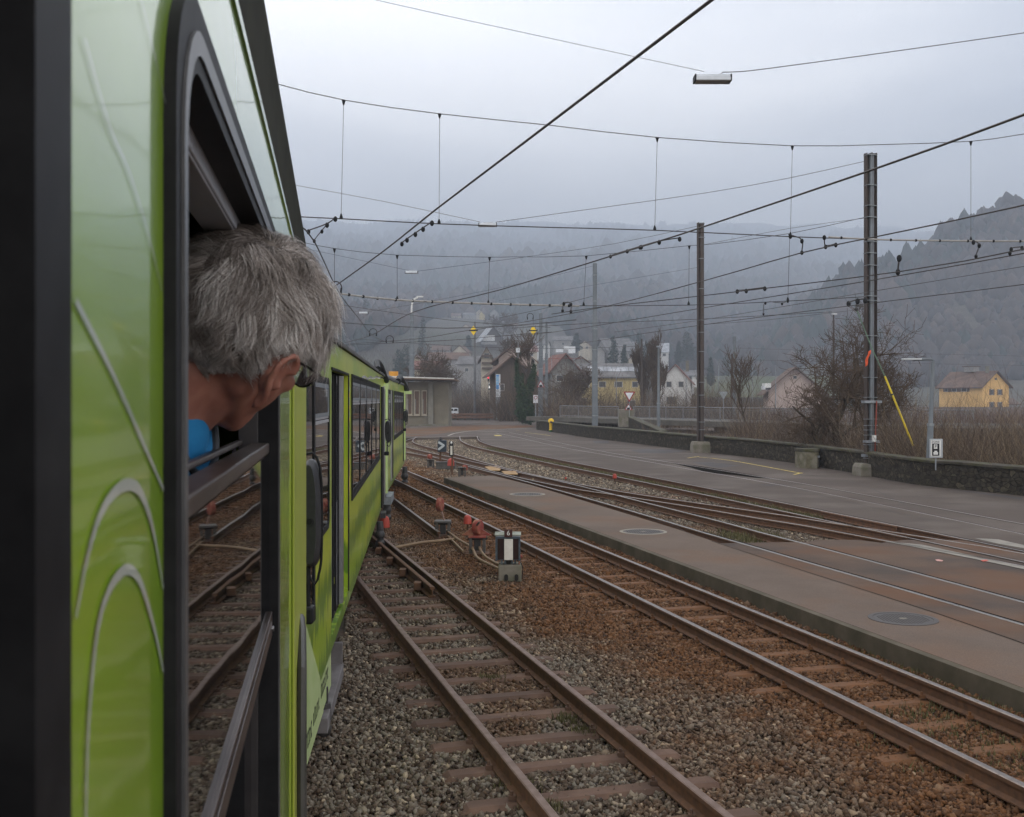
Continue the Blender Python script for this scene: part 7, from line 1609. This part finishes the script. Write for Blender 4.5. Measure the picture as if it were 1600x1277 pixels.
for px, Y, w_, yb, ye, yr, wm, rm, lab, rg in ((748, 820, 9, 499, 489, 484.5, hcream, rbrown, 'tiny cream house highest on the hillside', 'y'), (753.5, 800, 6, 501, 491, 487.5, yellow, rbrown, 'tiny bright yellow house beside the cream one high on the hillside', 'y'), (773, 830, 11, 500, 490, 485, hgrey, rgrey, 'tiny grey house right of the tiny yellow one', 'y'), (735, 820, 20, 499, 493, 489, hgrey, rgrey, 'long low grey house left of the tiny cream one', 'x'), (713, 810, 14, 500, 494.5, 490, hcream, rbrown, 'low cottage at the left end of the hilltop hamlet', 'x'),
    (880, 480, 30, 541, 533, 526, hgrey, rgrey, 'wide dark house with a pale balcony line above the red roof', 'x'), (668, 225, 40, 600, 578, 566, hcream, rred, 'house with a long pinkish red roof above the station building', 'x'), (654, 250, 14, 590, 566, 557, hcream, rbrown, 'cream gable rising behind the pinkish red roof', 'y'),
    (700, 330, 60, 585, 563, 552, hgrey, rbrown, 'row of dull brown roofed houses left of the two tone mast', 'x'), (735, 300, 30, 592, 570, 558, hgrey, rgrey, 'grey roofed house left of the narrow chalet', 'x'), (1000, 470, 22, 548, 541, 535, hgrey, rgrey, 'low grey house between the conifers', 'x'), (548, 300, 16, 600, 577, 571, hgrey, rlight, 'pale slanting roof behind the carriage roof line', 'x'), (1395, 640, 8, 586, 583, 581, hwhite, rlight, 'tiny white hut in the fields right of the tallest mast', 'x'), (1410, 300, 14, 634, 628, 624, hgrey, rlight, 'low pale shed in the brush right of the tallest mast', 'x'), (1560, 300, 40, 640, 632, 624, hgrey, rbrown, 'low brown roofed barn behind the farmhouse', 'x')):
    hillhouse(px, Y, w_, yb, ye, yr, 9, random.uniform(-12, 12), wm, rm, lab, rg, [(0, max(.8, hz_of(ye, Y)-hz_of(yb, Y)-1.6), 1.2, 1.1)] if w_ > 8 else [])
for px, Y, w_, yb, ye, yr, wm, rm, lab, rg in ((722, 420, 22, 560, 551, 541, hcream, rbrown, 'cream house with a brown roof left of the two tone mast top', 'y'), (690, 460, 26, 556, 548, 541, hgrey, rbrown, 'long grey house low on the left slope above the bare trees', 'x'), (822, 380, 30, 562, 550, 541, hcream, rred, 'cream house with a reddish roof behind the number board', 'x'),
    (845, 450, 24, 548, 540, 533, hwhite, rgrey, 'white house with a grey roof behind the two grey masts', 'x'), (915, 460, 18, 549, 541, 534, hcream, rbrown, 'small cream house just right of the lone grey mast foot of the slope', 'y'), (800, 620, 16, 518, 511, 506, hgrey, rbrown, 'small grey chalet above the right yellow diamond sign', 'x'), (730, 640, 14, 520, 513, 508, hcream, rbrown, 'small cream chalet on the slope just left of the left yellow diamond sign', 'y'), (790, 260, 30, 600, 575, 562, hgrey, rbrown, 'grey house wedged between the narrow chalet and the pinkish gable', 'x'),
    (988, 360, 20, 580, 566, 556, hcream, rbrown, 'cream house peeking above the right end of the long yellow building', 'y'), (1085, 330, 26, 596, 588, 580, hwhite, rgrey, 'low white house with a grey roof right of the white chalet', 'x')):
    hillhouse(px, Y, w_, yb, ye, yr, 8, random.uniform(-15, 15), wm, rm, lab, rg, [(-w_/F*Y*.22, (hz_of(ye, Y)-hz_of(yb, Y))*.6, 1.1, 1.1), (w_/F*Y*.22, (hz_of(ye, Y)-hz_of(yb, Y))*.6, 1.1, 1.1)])
# retaining wall and road embankment right of the bridge, vineyard posts
b = MB(); a, e = D(1560, 690, 70), D(1760, 700, 60); b.add([D(1540, 672, 72), D(1800, 676, 60), D(1800, 712, 60), D(1540, 705, 72), D(1540, 672, 74), D(1800, 676, 62), D(1800, 712, 62), D(1540, 705, 74)], [(0,1,2,3),(4,5,6,7),(0,1,5,4),(1,2,6,5),(2,3,7,6),(3,0,4,7)]); tag(b.build('embankment_wall', concrete), 'pale concrete embankment wall behind the brush at the right edge', 'wall')
b = MB(); b.add([D(1420, 660, 84), D(1800, 666, 72), D(1800, 671, 72), D(1420, 664.5, 84), D(1420, 660, 87), D(1800, 666, 75), D(1800, 671, 75), D(1420, 664.5, 87)], [(0,1,2,3),(4,5,6,7),(0,1,5,4),(1,2,6,5),(2,3,7,6),(3,0,4,7)]); tag(b.build('road_parapet', mat('parapet_m', (.22, .22, .22), .8, (.17, .17, .17), 2)), 'long pale parapet line through the brush at the right', 'parapet')
vine = mat('vineyard_m', (.060, .036, .027), .95, (.085, .052, .038), .5, bump=.1, bscale=3, col3=(.045, .032, .022), scale3=.2)
g_ = MB()
for (x0, x1, Y0, Y1, z0, z1) in ((1010, 1900, 112, 215, -.2, 1.3),):
    g_.add([((x0-CX)/F*Y0, Y0, z0), ((x1-CX)/F*Y0, Y0, z0), ((x1-CX)/F*Y1, Y1, z1), ((x0-CX)/F*Y1, Y1, z1)], [(0, 1, 2, 3)])
struct(g_.build('vineyard_field', vine))
grn = mat('green_field', (.055, .068, .026), .95, (.07, .075, .034), .02, bump=.05, bscale=1, col3=(.05, .05, .03), scale3=.03)
g_ = MB(); n = 24; vs = []
for i in range(n+1):
    px = 1085+(1310-1085)*i/n
    for Y in (250, 300, 360, 420): X = (px-CX)/F*Y; vs.append((X, Y, max(terr1(X, Y), hz_of(np.interp(Y, [250, 300, 360, 420], [622, 612, 600, 588]), Y))+.15))
g_.add(vs, [(i*4+k, i*4+k+1, i*4+5+k, i*4+4+k) for i in range(n) for k in range(3)]); struct(g_.build('green_meadow', grn, smooth=True))
# ================================================================== TREES AND BRUSH
def tree_geo(base, h, seed, spread=.5, levels=4, kids=(4, 4, 4, 5), r0=None, up=.15, trunk_frac=.3, wob=.12, min_r=.012, lean=0):
    rr = random.Random(seed); big = MB(); twig = MB()
    def grow(p, d, L_, r, lev):
        n = 4; pts = [p]; dd = d.copy()
        for k in range(n):
            dd = (dd+Vector((rr.gauss(0, wob), rr.gauss(0, wob), rr.gauss(0, wob)+up*.3))).normalized(); pts.append(pts[-1]+dd*L_/n)
        rs = [max(min_r, r*(1-.55*k/n)) for k in range(n+1)]
        (big if lev < 2 else twig).tube(pts, rs, 7 if lev < 2 else (4 if lev < 3 else 3), cap=False)
        if lev >= levels: return
        for k in range(kids[lev]):
            f = rr.uniform(.35, 1) if lev else rr.uniform(trunk_frac*1.6, 1)
            q = pts[int(f*n)].lerp(pts[min(n, int(f*n)+1)], rr.random()); out = Vector((rr.gauss(0, 1), rr.gauss(0, 1), rr.gauss(0, .75))).normalized(); nd = (dd*(1-spread)+out*spread*1.25+Vector((0, 0, up))).normalized(); grow(q, nd, L_*rr.uniform(.55, .78), r*.5*rr.uniform(.8, 1.1), lev+1)
    grow(Vector(base), Vector((lean, 0, 1)).normalized(), h*.45, r0 or h*.022, 0); return big, twig
bark = mat('bark', (.040, .030, .022), .95, (.065, .05, .035), 3, bump=.01, bscale=12); twig_m = mat('twig', (.055, .038, .028), .95, (.085, .058, .038), 1.2)
twig_pale = mat('twig_pale', (.13, .095, .055), .95, (.09, .065, .04), 1.2)
def bare_tree(px, pyb, Y, h, seed, label, tm=twig_m, **k):
    b0_ = D(px, pyb, Y); T = thing('bare_tree', tuple(b0_), label, 'tree', 'bare winter trees'); big, tw = tree_geo(b0_, h, seed, **k); big.build('trunk', bark, T, smooth=True, flip=False); tw.build('crown', tm, T, flip=False); return T
bare_tree(1306, 706, 44, 6.0, 3, 'big wide bare tree with a tangled crown left of the tallest mast', spread=.5, levels=5, kids=(9, 5, 5, 4, 4), r0=.17, up=.10, trunk_frac=.02, min_r=.0075)
bare_tree(1285, 710, 43, 3.6, 13, 'second dense bare tree leaning left under the big wide one', spread=.58, levels=5, kids=(6, 5, 4, 4, 3), r0=.12, up=.08, trunk_frac=.05, lean=-.15, min_r=.0075)
bare_tree(1345, 705, 46, 4.8, 14, 'bare tree close behind the tallest mast', spread=.55, levels=5, kids=(6, 5, 4, 4, 3), r0=.13, up=.12, trunk_frac=.05, lean=.1, min_r=.0075)
bare_tree(1172, 686, 62, 5.2, 5, 'thin birch like bare tree left of the pale barn', spread=.4, levels=4, kids=(6, 4, 4, 4), r0=.07, up=.2, min_r=.009)
bare_tree(690, 640, 135, 8.5, 6, 'spreading bare tree right of the station canopy', spread=.55, levels=5, kids=(5, 5, 4, 4, 4), r0=.3, up=.12, min_r=.020)
bare_tree(672, 640, 140, 7.5, 16, 'smaller bare tree just behind the station column', spread=.55, levels=5, kids=(5, 4, 4, 4, 4), r0=.22, up=.12, min_r=.020)
bare_tree(1024, 655, 125, 9.5, 7, 'dense upright brown tree between the yellow building and white chalet', spread=.30, levels=5, kids=(8, 5, 5, 4, 4), r0=.16, up=.5, trunk_frac=.02, min_r=.020)
bare_tree(1010, 650, 128, 8.0, 17, 'fine twigged shrub left of the dense upright brown tree', spread=.32, levels=5, kids=(7, 5, 4, 4, 4), r0=.13, up=.5, trunk_frac=.02, min_r=.020)
bare_tree(880, 655, 120, 9.5, 8, 'bare tree with long low limbs right of the thin grey mast', spread=.7, levels=4, kids=(5, 5, 5, 5), r0=.24, up=.05, lean=.25, min_r=.020)
bare_tree(905, 655, 124, 6.5, 18, 'bare tree beside the lone grey mast', spread=.5, levels=5, kids=(5, 4, 4, 4, 4), r0=.18, up=.2, min_r=.020)
bare_tree(800, 600, 210, 9, 20, 'bare tree between the village roofs above the ivy tree', spread=.5, levels=5, kids=(4, 4, 4, 4, 4), r0=.24, up=.2, min_r=.04)
bare_tree(785, 545, 470, 18, 21, 'bare tree right of the dark and white chalet', spread=.55, levels=5, kids=(4, 4, 4, 4, 4), r0=.4, up=.2, min_r=.08)
# foliage clump crowns
def leafy(name, centers, label, seed, cols, n=2600, leaf=.10, cat='tree', grp=None, trunk=None, T=None):
    r = np.random.default_rng(seed); V = []; A_ = []
    tot = sum(c[1][0]*c[1][2] for c in centers)
    for c, rad in centers:
        k = int(n*rad[0]*rad[2]/tot); d = r.normal(size=(k, 3)); d /= np.linalg.norm(d, axis=1)[:, None]; rr_ = r.uniform(.25, 1, k)**.45
        rr_ = rr_*(1+.22*np.sin(d[:, 0]*7+seed)*np.cos(d[:, 2]*6+seed*2))
        P = np.array(tuple(c))+d*rr_[:, None]*np.array(rad)
        for i in range(3): V.append(P+r.normal(0, leaf, (k, 3)))
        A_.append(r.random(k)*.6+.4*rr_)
    V3 = []; idx = 0
    for i in range(0, len(V), 3): V3.append(np.stack(V[i:i+3], 1).reshape(-1, 3))
    V3 = np.concatenate(V3); at = np.repeat(np.concatenate(A_), 3)
    m = attr_mat('leaf_'+name+str(seed), cols)
    if T is None: T = thing(name, tuple(centers[0][0]), label, cat, grp)
    o = np_mesh('crown', V3-np.array(T['_o']), np.arange(len(V3)).reshape(-1, 3), m, {'rnd': at}); o.parent = T
    if trunk: MB().tube(trunk[0], trunk[1], 8).build('trunk', bark, T, smooth=True)
    return T
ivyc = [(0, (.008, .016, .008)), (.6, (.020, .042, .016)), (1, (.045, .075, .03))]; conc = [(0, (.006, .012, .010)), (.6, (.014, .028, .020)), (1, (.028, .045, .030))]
Yi = 112; k = Yi/F
def cpx(x, y, Y, rx, ry): return (D(x, y, Y), (rx/F*Y, rx/F*Y*.9, ry/F*Y))
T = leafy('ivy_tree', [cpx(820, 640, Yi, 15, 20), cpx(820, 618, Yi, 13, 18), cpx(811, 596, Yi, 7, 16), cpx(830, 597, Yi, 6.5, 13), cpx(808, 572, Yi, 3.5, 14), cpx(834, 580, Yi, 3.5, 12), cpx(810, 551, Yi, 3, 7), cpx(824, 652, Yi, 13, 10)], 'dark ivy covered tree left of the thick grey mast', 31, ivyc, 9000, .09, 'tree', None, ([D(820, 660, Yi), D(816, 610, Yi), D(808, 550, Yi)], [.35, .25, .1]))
big, tw = tree_geo(D(820, 612, Yi), 7.5, 32, spread=.5, levels=4, kids=(5, 4, 4, 4), r0=.13, up=.3, min_r=.024); 
tb = big.build('trunk', bark, T, flip=False); tw.build('crown', twig_m, T, flip=False)
for i, (x, yb, yt, Y, w_, lab) in enumerate(((660, 575, 500, 420, 12, 'dark conifer left of the grey mast behind the train'), (637, 585, 540, 300, 22, 'dark conifer clump above the station roof at left'), (625, 590, 548, 290, 16, 'broad dark conifer just above the carriage roofs'), (571, 545, 470, 560, 10, 'tall dark conifer on the left slope'), (590, 560, 500, 520, 14, 'dark conifer near the loop wires'), (958, 572, 527, 300, 12, 'dark pointed conifer in front of the grey roofed house'), (975, 572, 540, 290, 7, 'slim conifer right of the pointed one'), (999, 565, 522, 400, 14, 'big dark conifer left of the pale sloping roof'), (1011, 570, 535, 390, 10, 'smaller conifer beneath the big dark one'), (1074, 562, 520, 420, 16, 'large rounded conifer left of the plain brown mast'), (1060, 565, 535, 410, 8, 'small conifer beside the large rounded one'), (900, 548, 522, 430, 10, 'round evergreen above the red roofed house'), (732, 550, 525, 480, 9, 'round evergreen left of the dark and white chalet'), (1110, 600, 560, 330, 9, 'bushy evergreen below the long white buildings'), (1340, 640, 562, 120, 22, 'dark evergreen partly hidden by the big bare tree'))):
    cs = []; n_ = 6
    for q in range(n_):
        u = (q+.5)/n_; cs.append(cpx(x+random.uniform(-1, 1)*w_*.12, yb+(yt-yb)*u, Y, w_*(1-u*.75)*random.uniform(.85, 1.1), (yb-yt)/n_*.85))
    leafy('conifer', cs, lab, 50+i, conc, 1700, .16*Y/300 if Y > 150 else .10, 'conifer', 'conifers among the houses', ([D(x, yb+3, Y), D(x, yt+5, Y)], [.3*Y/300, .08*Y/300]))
# brush: many fine twigs as masses
def brush(name, n, fx, label, seed, cols, hmin, hmax, w0, cat='brush', lean=.5):
    r = np.random.default_rng(seed); P = np.array([fx(r) for _ in range(n)]); hh = r.uniform(hmin, hmax, n)*(.25+1.25*vnoise(P[:, 0], P[:, 1], 3.1, seed)*vnoise(P[:, 0], P[:, 1], .9, seed+1)**.5); a = r.uniform(0, 2*PI, n)
    d = np.stack([r.normal(0, lean, n), r.normal(0, lean, n), np.ones(n)], 1); d2 = d+r.normal(0, .42, (n, 3)); side = np.stack([np.cos(a), np.sin(a), 0*a], 1)*(w0*P[:, 3:4])
    p0 = P[:, :3]; p1 = p0+d*hh[:, None]*.55; p2 = p1+d2*hh[:, None]*.45
    V = np.stack([p0-side, p0+side, p1+side*.6, p1-side*.6, p2+side*.25, p2-side*.25], 1).reshape(-1, 3)
    f = np.array([[0, 1, 2, 3], [3, 2, 4, 5]]); Fs = (f[None]+(np.arange(n)*6)[:, None, None]).reshape(-1, 4)
    o = np_mesh(name, V, Fs, attr_mat('brush_'+str(seed), cols), {'rnd': np.repeat(r.random(n), 6)}); tag(o, label, cat, kind='stuff')
bc = [(0, (.032, .022, .017)), (.4, (.070, .047, .035)), (.75, (.12, .085, .058)), (1, (.22, .17, .11))]
def wallY(px): return float(np.interp(px, [1078, 1200, 1319, 1431, 1597, 1760, 2050], [G(0, 704).y, G(0, 718).y, G(0, 736.6).y, G(0, 757).y, G(0, 774.5).y, G(0, 795).y, G(0, 834).y]))
def f1(r):
    px = r.uniform(1150, 1780); Y = wallY(px)+r.uniform(1.2, 24)
    return ((px-CX)/F*Y, Y, -.5, .0035+Y*.00012)
brush('brush', 22000, f1, 'tangle of brown winter brush behind the stone wall at the right', 71, bc, 1.1, 3.5, 1)
def f1b(r):
    px = r.uniform(1385, 1780); Y = wallY(px)+r.uniform(1.0, 9); return ((px-CX)/F*Y, Y, -.3, .004+Y*.00015)
brush('brush', 8500, f1b, 'taller tan twigs rising right behind the street lamp', 72, [(0, (.035, .024, .018)), (.5, (.085, .058, .040)), (1, (.24, .18, .11))], 1.1, 3.7, 1)
def f2(r):
    px = r.uniform(855, 1180); Y = r.uniform(100, 128); return ((px-CX)/F*Y, Y, .0, .016)
brush('brush', 9000, f2, 'brown brush behind the grey bridge railing', 73, bc, 2.0, 6.0, 1)
def f3(r):
    px = r.uniform(676, 850); Y = r.uniform(160, 180) if px < 780 else r.uniform(132, 150); return ((px-CX)/F*Y, Y, -.1, .022)
brush('brush', 9000, f3, 'reddish brown brush behind the guard rail and ivy tree', 74, bc, 2.0, 6.0, 1)
def f4(r):
    px = r.uniform(1040, 1800); Y = r.uniform(112, 210); return ((px-CX)/F*Y, Y, -.2, .018)
brush('vineyard', 22000, f4, 'red brown vineyard rows covering the flat ground below the fields', 75, [(0, (.045, .024, .020)), (.5, (.075, .040, .032)), (1, (.11, .065, .05))], .8, 1.9, 1, 'vineyard', .2)
def f5(r):
    px = r.uniform(980, 1180); Y = r.uniform(66, 84); return ((px-CX)/F*Y, Y, -.5, .012)
brush('brush', 6000, f5, 'low dark scrub between the stone wall and the bridge', 76, bc, .5, 1.5, 1)
def f6(r):
    px = r.uniform(560, 1100); Y = r.uniform(235, 520); X = (px-CX)/F*Y; return (X, Y, terr1(X, Y)-.3, .05)
brush('scrub', 16000, f6, 'bare hedges and scrub filling the gaps between the village houses', 77, [(0, (.03, .02, .017)), (.5, (.055, .038, .030)), (1, (.09, .062, .045))], 2.0, 6.5, 1)
